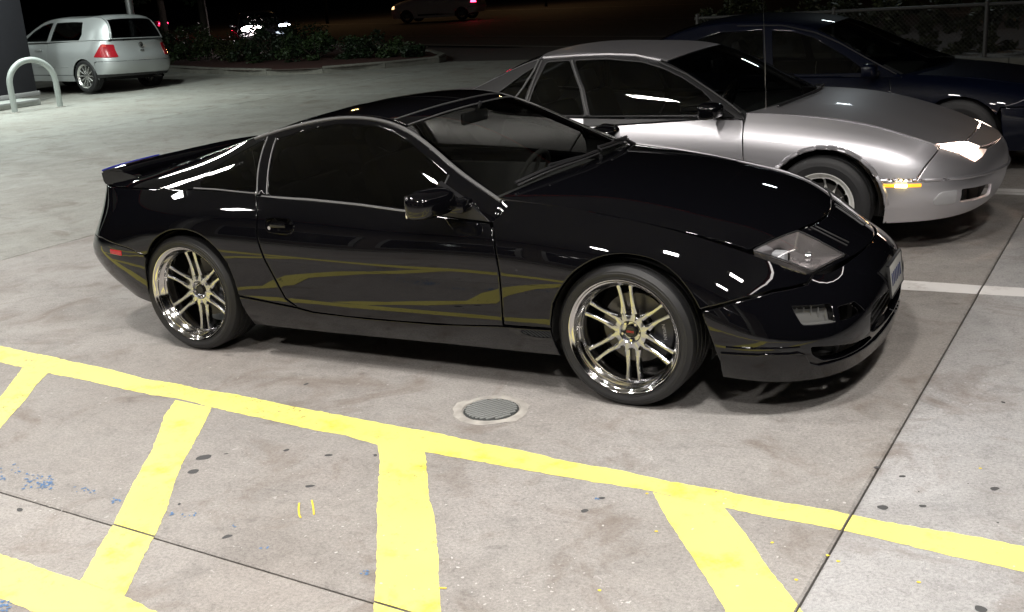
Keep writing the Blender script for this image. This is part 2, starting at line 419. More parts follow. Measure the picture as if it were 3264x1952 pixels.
z_glass = near([  # waist to rail
 [(-.575,.82,.765),(-.58,.80,.81),(-.585,.765,.855)],
 [(-.86,.82,.775),(-.86,.788,.885),(-.86,.67,.985)],
 [(-1.20,.816,.802),(-1.20,.716,.985),(-1.20,.555,1.152)],
 [(-1.47,.81,.815),(-1.47,.708,1.015),(-1.47,.545,1.198)],
 [(-1.76,.806,.828),(-1.76,.710,1.00),(-1.76,.55,1.171)],
 [(-2.05,.80,.838),(-2.05,.712,.972),(-2.05,.555,1.103)],
 [(-2.50,.785,.846),(-2.50,.706,.912),(-2.50,.58,.972)],
 [(-2.90,.73,.838),(-2.90,.69,.856),(-2.90,.63,.872)],
 [(-3.155,.606,.815),(-3.155,.603,.822),(-3.155,.60,.828)]])
ZF = Net(z_side).sides(0); ZH = Net(z_hood).sides(1); ZT = Net(z_top).sides(1); ZG = Net(z_glass)
ZR = Net(z_side).sides(-1)
ZN = Net(z_side)
# ================================================================ the black coupe
def spoke_wheel(parent, x, y, side, Rt, w, kind, steer=0):
    """a road wheel: outer face at |y|, side=-1 for the near side"""
    t = bpy.data.objects.new('wheel', None); C.objects.link(t); t.parent = parent; t.empty_display_size = .1
    t.location = (x, y, Rt); t.rotation_euler = (0, 0, steer + (math.pi if side > 0 else 0)); kind(t); return t
def z_wheel(t, first=[None]):
    Rt, w = .311, .25
    if first[0]:
        for c in first[0].children: d = c.copy(); C.objects.link(d); d.parent = t
        return
    first[0] = t
    tyre_mb(Rt, .252, w, 0, 96, 4, .022).build('tyre', tyre_m, t, sharp=32)
    rim = MB()
    rim.lathe([(.240,.012),(.247,-.001),(.2515,-.003),(.2525,.002),(.2525,.012),(.240,.016)], 96)
    rim.lathe([(.2475,-.001),(.2465,.003),(.2440,.0065),(.2370,.0105),(.2345,.0125),(.2330,.018),(.2270,.030),(.2195,.041),(.2160,.0455),(.2150,.052),(.2125,.0545),(.210,.062),(.207,.085),(.2045,.2),(.23,.24)], 96)
    rim.build('rim_barrel', chrome, t, sharp=50)
    sp = MB(); n_ = 6; rot = R(4)
    # hub plate with six pairs of bars growing out of it
    N_ = 216; prof = []
    def rad(a, base=.073):
        r_ = base
        for k in range(n_):
            for s_ in (-1, 1):
                c = 2*math.pi*k/n_ + rot + math.pi/2 + s_*R(17); d = (a - c + math.pi) % (2*math.pi) - math.pi
                r_ = max(r_, base + .030*math.exp(-(abs(d)/R(5.0))**1.5))
        return r_
    ring = [2*math.pi*i/N_ for i in range(N_)]
    o0 = [(rad(a)*math.cos(a), rad(a)*math.sin(a)) for a in ring]; o1 = [((rad(a)-.004)*math.cos(a), (rad(a)-.004)*math.sin(a)) for a in ring]
    i0 = [(.050*math.cos(a), .050*math.sin(a)) for a in ring]; i1 = [(.046*math.cos(a), .046*math.sin(a)) for a in ring]; cc = [(.03*math.cos(a), .03*math.sin(a)) for a in ring]
    V = []; F = []
    for L, hgt in ((o0, .098), (o0, .081), (o1, .078), (i0, .077), (i1, .081), (i1, .098), (cc, .099)): V += [(a, hgt, b) for a, b in L]
    for q in range(6): F += [(q*N_+i, q*N_+(i+1) % N_, (q+1)*N_+(i+1) % N_, (q+1)*N_+i) for i in range(N_)]
    sp.add(V, F)
    for k in range(n_):
        for s_ in (-1, 1):
            a0 = 2*math.pi*k/n_ + rot + math.pi/2
            ca, sa = math.cos(a0), math.sin(a0)
            sec = []
            for q in range(9):
                tt = q/8; rr_ = .080 + tt*.134; off_ = s_*(.0255 + .0035*math.sin(tt*math.pi)*-1 + .004*tt*tt); hw = .0080 + .006*(1-tt)**4 + .006*max(0, tt-.8)**1.0*2
                top = .078 - .018*tt**1.6
                for (dx, dh) in ((-hw, .030), (-hw, .004), (-hw*.55, 0), (hw*.55, 0), (hw, .004), (hw, .030)):
                    e = off_ + dx; sec.append((ca*rr_ - sa*e, top + dh, sa*rr_ + ca*e))
            F = []
            for q in range(8): F += [(q*6+i, q*6+i+1, (q+1)*6+i+1, (q+1)*6+i) for i in range(5)]
            sp.add(sec, F)
    sp.build('spokes', spoke_m, t, sharp=38)
    for k in range(5):
        a = 2*math.pi*k/5 + R(54); mt = MB(); Mx = Matrix.Translation((.0385*math.cos(a)*1.03, 0, .0385*math.sin(a)*1.03))
        mt.lathe([(.0, .083), (.006, .083), (.0085, .086), (.0095, .10)], 6, M=Mx); mt.build('lug_nut', chrome, t, sharp=30)
    cap = MB().lathe([(0, .080), (.020, .080), (.0215, .082), (.0225, .080), (.0245, .080), (.0255, .084), (.0255, .1)], 40).build('centre_cap', mat('dark cap', (.05,.05,.05), .25, .8), t)
    tm = text_mesh('ENKEI', .0125, .0006); d = new('cap_lettering', tm, cap, m=red_print); d.rotation_euler = (R(90), 0, 0); d.location = (0, .0792, 0)
    dsc = MB().lathe([(.08, .150), (.155, .150), (.155, .176), (.08, .176)], 64)
    for k in range(40):
        a = 2*math.pi*k/40; q = .095 + .045*((k*3) % 8)/8; dsc.lathe([(0, .1492), (.0035, .1492)], 8, M=Matrix.Translation((q*math.cos(a), 0, q*math.sin(a))))
    dsc.lathe([(0, .12), (.07, .12), (.078, .128), (.078, .155)], 40)
    dsc.build('brake_disc', disc_m, t, sharp=30)
    cb = MB(); n0 = 14; V = []
    for i in range(n0):
        a = R(-38 + 76*i/(n0-1)); e = .006*math.sin(math.pi*i/(n0-1))
        for rr_, hh in ((.095, .14), (.097, .128-e), (.172+e, .124), (.180+e, .14), (.180, .20), (.095, .20)): V.append((rr_*math.cos(a), hh, rr_*math.sin(a)))
    F = [(i*6+k, i*6+(k+1) % 6, (i+1)*6+(k+1) % 6, (i+1)*6+k) for i in range(n0-1) for k in range(6)] + [tuple(range(6)), tuple((n0-1)*6+k for k in range(6))]
    cb.add(V, F); ca_ = cb.build('brake_caliper', cal_m, t)
    tm = text_mesh('NISSAN', .021, .0006); d = new('caliper_lettering', tm, ca_, m=white_print)
    d.rotation_euler = (R(90), R(82), 0); d.location = (.137, .1235, .0)
    return
Z = thing('sports_coupe', 'glossy black low sports coupe with chrome six twin-spoke wheels parked nearest, beside the yellow line', 'car')
arch_f = [(-.318,.17),(-.322,.26),(-.318,.35)] + cr([(-.300,.445),(-.257,.518),(-.194,.591),(-.106,.648),(-.021,.672),(.062,.672),(.156,.651),(.248,.595),(.325,.503),(.375,.400)], 4) + [(.400,.33),(.42,.25),(.432,.15)]
arch_r = [(-2.735,.22),(-2.715,.29)] + cr([(-2.698,.359),(-2.677,.471),(-2.637,.549),(-2.579,.607),(-2.49,.650),(-2.399,.666),(-2.313,.660),(-2.233,.632),(-2.159,.577),(-2.105,.508)], 4) + [(-2.078,.42),(-2.066,.30),(-2.07,.15)]
un = ZF.uk[14]          # centre of the nose
uf = lambda i: ZF.uk[i]
SR = (uf(1), uf(12)); VB = ZF.V
belt = [(-1.925,.842),(-1.7,.832),(-1.45,.823),(-1.142,.811),(-.90,.792),(-.75,.778),(-.612,.768)]
dr_front = [(-.612,.768),(-.590,.74),(-.575,.69),(-.560,.62),(-.553,.55),(-.551,.45),(-.553,.37),(-.556,.318)]
dr_back = [(-1.62,.288),(-1.70,.305),(-1.765,.35),(-1.82,.465),(-1.858,.545),(-1.892,.657),(-1.895,.75),(-1.925,.842)]
zp = lambda nm, pts, **k: panel(nm, ZF, cut(ZF, pts, 'xz', SR), paint_black, Z, **k)
door_pts = belt[:-1] + dr_front + [(-.8,.298),(-1.1,.287),(-1.4,.283)] + dr_back[:-1]
handle_hole = [(-1.757 + .088*math.copysign(abs(math.cos(a))**.55, math.cos(a)), .712 + .036*math.copysign(abs(math.sin(a))**.7, math.sin(a)) - .06*math.cos(a)*.088) for a in np.linspace(0, 2*np.pi, 36, endpoint=False)]
door = panel('door', ZF, cut(ZF, door_pts, 'xz', SR), paint_black, Z, holes=[cut(ZF, handle_hole, 'xz', SR, gap=0)], h=.035)
# recessed oval handle: a cup, its rim and the pull bar
hc = ZF.inv(handle_hole, 'xz', SR); S_, Su_, Sv_ = ZF.ev(*hc.T); cN = np.array((0, -1, .12))
V = [tuple(q) for q in S_]; c0 = S_.mean(0)
for sc, dp in ((.97, -.010), (.86, -.022), (.4, -.026)): V += [tuple(c0 + (q-c0)*sc - cN*dp*-1*-1) if False else tuple(c0 + (q-c0)*sc + np.array((0, -dp, 0))) for q in S_]
n_ = len(S_); F = [(k*n_+i, k*n_+(i+1) % n_, (k+1)*n_+(i+1) % n_, (k+1)*n_+i) for k in range(3) for i in range(n_)] + [tuple(3*n_+i for i in range(n_))]
hd = mesh('door_handle', V, F, paint_black, door, True)
MB().tube([tuple(q + np.array((0,-.001,0))) for q in S_], .0042, 6, closed=True).build('handle_rim', paint_black, door)
MB().bbox((-1.80,-.893,.705),(-1.705,-.880,.728), .005).build('handle_pull', paint_black, door)
MB().lathe([(0,-.002),(.009,-.002),(.010,.004)], 16, M=Matrix.Translation((-1.812,-.882,.700))).build('key_cylinder', chrome, door)
door2 = mirrored(door)
fender_pts = [(-.565,.858),(-.50,.850),(-.437,.836),(-.30,.826),(-.215,.817),(-.033,.797),(.08,.777),(.19,.750),(.30,.728),(.389,.706),(.47,.678),(.55,.640),(.62,.598),(.700,.548)]
def top_edge(i0, i1, n=40, net=ZF, inset=.002):
    return [(a, net.V - inset) for a in np.linspace(i0, i1, n)]
fu = lambda x: ZN.inv([(x, .6)], 'xz')[0][0]
def u_at_edge(net, x, ur):
    us = np.linspace(*ur, 600); S = net.ev(us, np.full(600, net.V))[0]; return us[np.argmin(abs(S[:, 0]-x))]
ue0, ue1 = u_at_edge(ZF, -.585, SR), u_at_edge(ZF, .708, (uf(8), uf(13)))
low = cut(ZF, [(.705,.535),(.60,.535),(.50,.515),(.345,.470)], 'xz', SR, 0, closed=False)
af = cut(ZF, [(a, b) for a, b in arch_f if a < .345][2:], 'xz', SR, 0, closed=False)
frt = cut(ZF, [(-.318,.332),(-.5,.326),(-.548,.325),(-.547,.45),(-.548,.55),(-.556,.62),(-.570,.69),(-.584,.74),(-.600,.775),(-.575,.80)], 'xz', SR, 0, closed=False)
fen = np.concatenate([top_edge(ue0, ue1), low, af[::-1], frt])
fender = panel('front_fender', ZF, shrink(fen, .0012), paint_black, Z, h=.035); mirrored(fender)
# sill between the arches, the strip that hides the seam under the door
sill_pts = [(-.322,.322),(-.60,.312),(-.9,.288),(-1.3,.279),(-1.62,.283),(-1.72,.30),(-2.066,.335),(-2.066,.158),(-1.6,.160),(-1.0,.168),(-.5,.173),(-.318,.178)]
sill = zp('side_sill', sill_pts); mirrored(sill)
# rear quarter
us0 = u_at_edge(ZF, -2.93, (uf(2), uf(8))); us1 = u_at_edge(ZF, -1.93, (uf(2), uf(8)))
q_lo = cut(ZF, [(-1.898,.75),(-1.895,.657),(-1.862,.545),(-1.824,.465),(-1.768,.345),(-1.71,.306),(-2.064,.340)], 'xz', SR, 0, closed=False)
q_ar = cut(ZF, [(a, b) for a, b in arch_r if b > .38][::-1], 'xz', SR, 0, closed=False)
q_ar = np.array([q for q in q_ar if q[0] > ZF.inv([(-2.655,.52)], 'xz', SR)[0][0]])
ucr = ZF.uk[2]
q_bk = cut(ZF, [(-2.68,.515),(-2.80,.545),(-2.95,.562),(-3.05,.572)], 'xz', (uf(1), uf(5)), 0, closed=False)
u_end = ZF.uk[2] + .02
q_bk = np.concatenate([q_bk, [(u_end, q_bk[-1][1])], [(u_end, ZF.V-.002)]])
qua = np.concatenate([top_edge(u_end, us1), q_lo, q_ar, q_bk[:-1]])
quarter = panel('rear_quarter', ZF, shrink(dens(qua, .02), .0012), paint_black, Z, h=.035); mirrored(quarter)
# rear bumper, across the tail
ZRc = ZR.uk[14]
def rr_uv(q): return ZRc + (q - ZF.uk[0])      # near-side parameters on the tail-centred net
b_ar = cut(ZF, [(a, b) for a, b in arch_r if a < -2.66], 'xz', SR, 0, closed=False)
half = [(ZRc, q_bk[-2][1])] + [(rr_uv(a), b) for a, b in q_bk[:-2][::-1]] + [(rr_uv(a), b) for a, b in b_ar[::-1] if b < q_bk[0][1]] + [(rr_uv(b_ar[0][0]), .0), (ZRc, .0)]
far = [(2*ZRc - a, b) for a, b in half[1:-1]][::-1]
panel('rear_bumper', ZR, shrink(dens(half + far, .025), .0015), paint_black, Z, h=.05)
# tail panel with the dark lamp band
tl = [(ZRc - .70, .60), (ZRc + .70, .60), (ZRc + .70, ZR.V-.01), (ZRc - .70, ZR.V-.01)]
vlo = q_bk[-2][1] + .004
tb = [(ZRc - ZF.uk[2] + -.02 + 0, vlo), (ZRc + ZF.uk[2] + .017, vlo), (ZRc + ZF.uk[2] + .017, ZR.V-.004), (ZRc - ZF.uk[2] - .017, ZR.V-.004)]
tail = panel('tail_lamp_band', ZR, dens(tb, .03), mat('dark red lamp plastic', (.03,.002,.003), .12, 0, 1), Z, h=.05)
panel('side_marker', ZF, cut(ZF, rnd_poly([(-2.955,.527),(-2.850,.527),(-2.853,.496),(-2.956,.499)], .006), 'xz', SR, 0), mat('red marker lens', (.35,.008,.015), .2, 0, .6), Z, h=.02, off=.003, thick=.006)
# front bumper across the nose, with its openings
seam = cut(ZF, [(.705,.528),(.60,.528),(.50,.508),(.352,.462)], 'xz', SR, 0, closed=False)
fa = cut(ZF, [(a, b) for a, b in arch_f if a > .352], 'xz', SR, 0, closed=False)
hb = [(un, VB-.002)] + top_edge(un, ue1+.006, 30)[1:] + list(map(tuple, seam)) + list(map(tuple, fa)) + [(fa[-1][0], 0.0), (un, 0.0)]
fb = [(2*un - a, b) for a, b in hb[1:-1]][::-1]
def mir(L): return [(2*un - a, b) for a, b in L]
FR = (uf(10), uf(14)); lens_n = cut(ZF, rnd_poly([(.672,.476),(.803,.457),(.83,.388),(.723,.40)], .012), 'xz', (uf(10), uf(13)), 0)
yz = lambda L, r=.015: cut(ZF, rnd_poly(L, r), 'yz', (uf(11), uf(14)), 0)
intake_n = yz([(-.600,.440),(-.50,.438),(-.462,.385),(-.535,.383),(-.63,.389)], .012)
# centre mouth and the low side slots, drawn in the front view
mouth = [(a, b) for a, b in cut(ZF, rnd_poly([(0,.400),(-.33,.400),(-.40,.385),(-.43,.345),(-.42,.285),(-.36,.262),(0,.255)], [0,.02,.02,.02,.02,.02,0]), 'yz', (uf(11), uf(14)+.01), 0)]
mouth = [q for q in mouth if q[0] < un - .004]
mouth_full = [(un, cut(ZF, [(0,.400),(0,.39)], 'yz', (uf(12), un), 0, closed=False)[0][1])] + mouth + [(un, cut(ZF, [(0,.255),(0,.245)], 'yz', (uf(12), un), 0, closed=False)[0][1])]
mouth_full = mouth_full + [(2*un-a, b) for a, b in mouth[::-1]]
slot_n = yz([(-.765,.318),(-.70,.306),(-.56,.278),(-.40,.262),(-.35,.235),(-.45,.225),(-.62,.228),(-.70,.238),(-.752,.275)], .02)
holes = [lens_n, mir(lens_n), intake_n, mir(intake_n), np.array(mouth_full), slot_n, mir(slot_n)]
fbp = panel('front_bumper', ZF, shrink(dens(hb + fb, .022), .0015), paint_black, Z, holes=holes, h=.04, thick=.03)
# chin edge: a raised bead running from the arch to the side slot
chin = cut(ZF, [(.45,.322),(.6,.322),(.72,.320)], 'xz', SR, 0, closed=False)
for uvs in (chin, mir(chin)): strip('lip_seam', ZF, uvs, paint_black, fbp, .0045, off=.001)
# the separate lip under the bumper
zv = lambda u_, z: (lambda vs, S: vs[np.argmin(abs(S[:, 2]-z))])(np.linspace(0, VB, 160), ZF.ev(np.full(160, u_), np.linspace(0, VB, 160))[0])
ua, ub_ = cut(ZF, [(.425,.25),(.735,.25)], 'xz', SR, 0, closed=False)[[0, -1], 0]
lip_t = [(ua, .298), (ub_-.03, .300), (ub_-.005, .288), (ub_+.02, .245), (ub_+.06, .226), (un-.30, .218), (un, .236)]
lt = [(a, zv(a, b)) for a, b in [tuple(q) for q in dens(lip_t, .03, False)]]; lt = lt + [(2*un-a, b) for a, b in lt[:-1][::-1]]
lb = [(a, .001) for a in np.linspace(2*un-ua, ua, 70)]
panel('front_lip', ZF, dens(lt + lb, .025), paint_black, Z, h=.04, off=.011, thick=.022, bevel=.004)
# lamps set into the bumper
lensm = glass('fog lens glass', (.62,.62,.60), .08)
for L in (lens_n, np.array(mir(lens_n))):
    panel('turn_lamp', ZF, shrink(L, .002), lensm, Z, h=.02, off=-.002, thick=.004, bevel=0)
for L in (lens_n, np.array(mir(lens_n))):
    b_ = panel('lamp_housing', ZF, L, mat('ribbed lamp body', (.36,.36,.37), .35, .3), Z, h=.02, off=-.035, thick=.01, bevel=0, flange=False)
    S = ZF.ev(*L.T)[0]; c = S.mean(0); w_ = MB()
    for k in range(5):
        q = c + (S[0]-c)*0 ; t_ = (k+.5)/5; a_ = S[int(len(S)*.0)]*(1-t_) + S[int(len(S)*.33)]*t_
    inn = np.array((-.02, .03 if c[1] < 0 else -.03, 0))
    V = [tuple(q) for q in S + inn*.1] + [tuple(q) for q in S + inn]
    n_ = len(S); mesh('lamp_surround', V, [(i, (i+1) % n_, (i+1) % n_+n_, i+n_) for i in range(n_)], mat('ribbed lamp body'), b_)
    for k in range(1, 6):
        a_ = S[0]*(1-k/6) + c*0; lo, hi = c + (c - c), c
        p0 = (S[np.argmin(S[:, 0])]*(1-k/6) + S[np.argmax(S[:, 0])]*(k/6)) + inn*.8
        MB().tube([tuple(p0 + np.array((0,0,.028))), tuple(p0 - np.array((0,0,.028)))], .003, 6).build('lamp_rib', mat('ribbed lamp body'), b_)
# grille mesh behind the mouth and radiators
gm = MB()
for k in range(5): gm.box((.908,-.34,.26+k*.03), (.914,.34,.264+k*.03))
for k in range(24): gm.box((.903,-.34+k*.029,.25), (.907,-.337+k*.029,.41))
gm.build('grille', black_trim, Z, smooth=False)
MB().bbox((.70,-.52,.20),(.80,.52,.46), .01).bbox((.79,-.44,.22),(.832,.44,.43), .008).bbox((.80,-.34,.235),(.90,.34,.42), .008).build('radiator', dark_in, Z)
# hood, nose panel, head lamps, louvres
plan = lambda L, gap=.0015: cut(ZH, L, 'xy', None, None, gap)
xe = lambda x: ZH.inv([(x, -.7)], 'xy')[0]
def edgeH(i0, i1, n=30): return [(a, .002) for a in np.linspace(i0, i1, n)]
hood_front = cr([(.618,-.245),(.640,-.13),(.645,0),(.640,.13),(.618,.245)], 6)
uH = ZH.uk
def uh_edge(x):
    us = np.linspace(0, ZH.U, 500); S = ZH.ev(us, np.zeros(500))[0]; return us[np.argmin(abs(S[:, 0]-x))]
hA = uh_edge(.488)
near_e = [(a, .002) for a in np.linspace(.0, hA, 40)]; far_e = [(a, ZH.V-.002) for a in np.linspace(.0, hA, 40)]
inner = [tuple(q) for q in cut(ZH, [(.492,-.655),(.598,-.335),*hood_front,(.598,.335),(.492,.655)], 'xy', None, None, 0, closed=False)]
back = [(.0, b) for b in np.linspace(ZH.V-.002, .002, 50)][1:-1]
hood = panel('hood', ZH, shrink(dens(near_e + inner + far_e[::-1] + back, .025), .002), paint_black, Z, h=.04)
lampo = cut(ZH, rnd_poly([(.494,-.665),(.600,-.338),(.787,-.281),(.706,-.522)], [.02,.01,.01,.02]), 'xy', None, None, .001)
hl_glass = panel('headlight', ZH, lampo, lens_clear, Z, h=.03, thick=.006, off=.002, bevel=.001)
S = ZH.ev(*lampo.T)[0]; c = S.mean(0); n_ = len(S); dn = np.array((-.02, .0, -.075))
V = [tuple(q + np.array((0,0,-.004))) for q in S] + [tuple(c + (q-c)*.86 + dn) for q in S]
MBh = MB().add(V, [(i, (i+1) % n_, (i+1) % n_+n_, i+n_) for i in range(n_)] + [tuple(i+n_ for i in range(n_))])
hs = MBh.build('lamp_bowl', mat('lamp bowl', (.58,.55,.55), .20, .85), hl_glass, smooth=False)
def ball(c, r, m, name, parent, sc=(1,1,1)):
    bm = bmesh.new(); bmesh.ops.create_uvsphere(bm, u_segments=24, v_segments=14, radius=r)
    for v in bm.verts: v.co = Vector((v.co.x*sc[0], v.co.y*sc[1], v.co.z*sc[2])) + Vector(c)
    me = bpy.data.meshes.new(name); bm.to_mesh(me); bm.free(); me.polygons.foreach_set('use_smooth', [True]*len(me.polygons)); return new(name, me, parent, m=m)
MB().lathe([(.0,-.0),(.02,-.006),(.038,-.0),(.046,.02),(.05,.05)], 28, M=Matrix.Translation((.580,-.452,.575)) @ Matrix.Rotation(R(-62), 4, 'Z') @ Matrix.Rotation(R(-20), 4, 'X') @ Matrix.Rotation(R(180), 4, 'Z')).build('projector', mirror_m, hl_glass)
MB().bbox((.545,-.56,.565),(.60,-.50,.635), .006).build('side_reflector', mat('pale lamp plastic', (.45,.46,.48), .4), hl_glass)
MB().bbox((.60,-.50,.540),(.70,-.33,.556), .005).build('lamp_shelf', mat('lamp bowl'), hl_glass)
MB().lathe([(.0,-.0),(.014,-.003),(.02,.0),(.022,.02)], 20, M=Matrix.Translation((.665,-.37,.575)) @ Matrix.Rotation(R(90), 4, 'Z')).build('bulb', mirror_m, hl_glass)
strip('lamp_gasket', ZH, [tuple(q) for q in lampo] + [tuple(lampo[0])], rubber_trim, hl_glass, .003, 6, off=0)
mirrored(hl_glass)
# nose panel between the lamps
nose = [(.606,-.330)] + [(a + .006, b) for a, b in hood_front] + [(.606,.330),(.790,.277)]
nose_o = [tuple(q) for q in cut(ZH, [(.606,-.330)] + [(a+.006, b) for a, b in hood_front] + [(.606,.330),(.792,.274),(.714,.526)], 'xy', None, None, 0, closed=False)]
nose_o += [(ZH.U-.001, b) for b in np.linspace(ZH.V*.985, ZH.V*.015, 40)]
nose_o += [tuple(q) for q in cut(ZH, [(.714,-.526),(.792,-.274),(.608,-.330)], 'xy', None, None, 0, closed=False)]
npn = panel('nose_panel', ZH, shrink(np.array(nose_o), .0015), paint_black, Z, h=.03)
for s_ in (-1, 1):
    for k in range(4):
        e = k*.014; L = [(.626+e*.4, s_*(.262-e*1.25)), (.705+e*.2, s_*(.243-e*1.25)), (.778, s_*(.222-e*1.25))]
        uv = cut(ZH, cr(L, 6), 'xy', None, None, 0, closed=False); strip('louvre', ZH, [tuple(q) for q in uv], black_trim if k % 2 else paint_black, npn, .0035, 6, off=.001)
for s_ in (-1, 1):   # washer jets
    q = ZH.ev([.42*ZH.U], [ZH.V/2 + s_*.17])[0][0]
    for dx in (0,): MB().bbox((-.23,s_*.30-.012,.868),(-.205,s_*.30+.012,.884), .004).build('washer_jet', black_trim, Z)
# front number plate, tilted
Mp = Matrix.Translation((.950, .0, .425)) @ Matrix.Rotation(R(-7), 4, 'Y') @ Matrix.Diagonal((1,1,.92,1))
pl = MB().bbox((-.004,-.152,-.076),(.004,.152,.076), .002, Mp).build('number_plate', mat('plate white', (.36,.36,.34), .45), Z)
pf = MB()
for a, b in (((-.006,-.157,-.081),(.006,-.149,.081)), ((-.006,.149,-.081),(.006,.157,.081)), ((-.006,-.157,.073),(.006,.157,.081)), ((-.006,-.157,-.081),(.006,.157,-.073))): pf.bbox(a, b, .002, Mp)
pf.build('plate_frame', black_trim, pl)
for k in range(6):
    MB().bbox((.004,-.115+k*.04,-.03),(.006,-.095+k*.04,.03), .001, Mp).build('plate_character', mat('plate blue print', (.02,.03,.10), .5), pl)
# ---- greenhouse
T_i = lambda i: ZT.uk[i]
def Tuv(L, gap=.0, closed=False): return cut(ZT, L, 'xy', None, None, gap, closed=closed)
Vt = ZT.V; vA = .010
def band(u0, u1, name, m, v0=vA, gap=.002, **k):
    o_ = [(a, v0) for a in np.linspace(u0, u1, 30)] + [(u1, b) for b in np.linspace(v0, Vt-v0, 40)][1:] + [(a, Vt-v0) for a in np.linspace(u1, u0, 30)][1:] + [(u0, b) for b in np.linspace(Vt-v0, v0, 40)][1:-1]
    return panel(name, ZT, shrink(np.array(o_), gap), m, Z, h=.05, **k)
band(T_i(0)+.004, T_i(2)-.012, 'windshield', glass_ws, thick=.004, bevel=0, flange=False)
# black band painted round the glass edge
fr_ = MB()
band(T_i(2)-.010, T_i(2)+.085, 'roof_header', paint_black)
for uu_ in (T_i(2)-.011, T_i(2)+.086): strip('roof_seam', ZT, [(uu_, b) for b in np.linspace(vA+.01, Vt-vA-.01, 40)], grey_rail, Z, .0032, 6, off=.001)
# two lift-out glass roof panels with a bar between
for s_ in (0, 1):
    u0, u1 = T_i(2)+.087, T_i(4)+.06; va, vb = (vA, Vt/2-.06) if s_ == 0 else (Vt/2+.06, Vt-vA)
    o_ = dens([(u0, va), (u1, va), (u1, vb), (u0, vb)], .03)
    panel('roof_panel', ZT, shrink(np.array(rnd_poly([(u0, va), (u1, va), (u1, vb), (u0, vb)], .03)), .001) if False else shrink(o_, .0025), mat('dark roof glass', (.004,.004,.005), .05, 0, 1, .01), Z, h=.04, dome=.004)
o_ = dens([(T_i(2)+.087, Vt/2-.058), (T_i(4)+.06, Vt/2-.058), (T_i(4)+.06, Vt/2+.058), (T_i(2)+.087, Vt/2+.058)], .03)
panel('roof_bar', ZT, shrink(o_, .002), paint_black, Z, h=.04)
band(T_i(4)+.062, T_i(5)-.01, 'roof_rear', paint_black)
# tailgate: glass in a painted surround
g_in = dens([(T_i(5)+.03, .10), (T_i(7)-.02, .14), (T_i(7)-.02, Vt-.14), (T_i(5)+.03, Vt-.10)], .03)
u0, u1 = T_i(5)-.008, T_i(8)-.002
tg = [(a, vA) for a in np.linspace(u0, u1, 40)] + [(u1, b) for b in np.linspace(vA, Vt-vA, 40)][1:] + [(a, Vt-vA) for a in np.linspace(u1, u0, 40)][1:] + [(u0, b) for b in np.linspace(Vt-vA, vA, 40)][1:-1]
hatch = panel('tailgate', ZT, shrink(np.array(tg), .002), paint_black, Z, holes=[g_in], h=.04)
panel('rear_window', ZT, g_in, glass_dk, Z, h=.05, off=-.001, thick=.004, bevel=0, flange=False)
# pillars and side glass
VG = ZG.V; G = lambda i: ZG.uk[i]
def gs(L, **k): return cut(ZG, L, 'xz', None, None, k.get('gap', 0), closed=k.get('closed', True))
rail_xz = [(-.60,.853),(-.769,.935),(-.942,1.018),(-1.12,1.105),(-1.212,1.145),(-1.287,1.166),(-1.364,1.182),(-1.443,1.190),(-1.562,1.188),(-1.70,1.168),(-1.80,1.150),(-1.935,1.116)]
glass_front = [(-.866,.800),(-.868,.952)] + [(a, b) for a, b in rail_xz[3:-1]]
dgl = [(-.868,.795),(-.868,.950),(-.942,.988),(-1.05,1.043),(-1.15,1.093),(-1.24,1.126),(-1.33,1.148),(-1.443,1.160),(-1.56,1.160),(-1.70,1.142),(-1.80,1.122),(-1.925,1.087),(-1.905,1.0),(-1.885,.92),(-1.866,.845),(-1.6,.836),(-1.3,.824),(-1.1,.812)]

gfr = gs(dgl, gap=.001)
qgl = cut(ZG, rnd_poly([(-2.005,1.085),(-1.945,.858),(-2.325,.866),(-2.345,.890),(-2.285,.950),(-2.16,1.020)], [.02,.012,.02,.02,.1,.1]), 'xz', None, None, 0)
dw = panel('door_window', ZG, gfr, glass_dk, Z, h=.04, off=-.002, thick=.004, bevel=0, flange=False); mirrored(dw)
qw = panel('quarter_window', ZG, qgl, glass_dk, Z, h=.04, off=-.002, thick=.004, bevel=0, flange=False); mirrored(qw)
gall = [(a, .003) for a in np.linspace(G(0), G(8), 60)] + [(G(8), VG-.003)] + [(a, VG-.003) for a in np.linspace(G(8), G(0), 60)][1:]
sf = panel('pillar_frame', ZG, np.array(gall), paint_black, Z, holes=[gfr, qgl], h=.04, thick=.02); mirrored(sf)
# bright lines: drip rails, waist seals, window edges
def wl(nm, net, L, m, r, off=.002, rz=None, proj='xz', par=None):
    uv = net.inv(dens(L, .03, False), proj); o = strip(nm, net, [tuple(q) for q in uv], m, par or Z, r, 8, off, rz); mirrored(o); return o
uvr = [(a, VG-.012) for a in np.linspace(G(0), G(5)+.05, 70)]
o = strip('drip_rail', ZG, uvr, grey_rail, Z, .0085, 8, .002); mirrored(o)
wl('waist_seal', ZG, [(-1.90,.833),(-1.6,.828),(-1.3,.815),(-1.1,.800),(-.87,.786)], grey_rail, .0075, .004)
wl('waist_seal', ZG, [(-2.36,.856),(-2.2,.856),(-1.93,.846)], grey_rail, .0045, .004)
wl('window_edge_trim', ZG, [(-1.930,1.088),(-1.905,1.0),(-1.888,.92),(-1.872,.845)], grey_rail, .0035, .003)
wl('window_edge_trim', ZG, [(-2.00,1.09),(-1.975,1.01),(-1.955,.93),(-1.935,.85)], grey_rail, .0035, .003)
wl('window_edge_trim', ZG, [(-.868,.795),(-.868,.950)], rubber_trim, .004, .002)
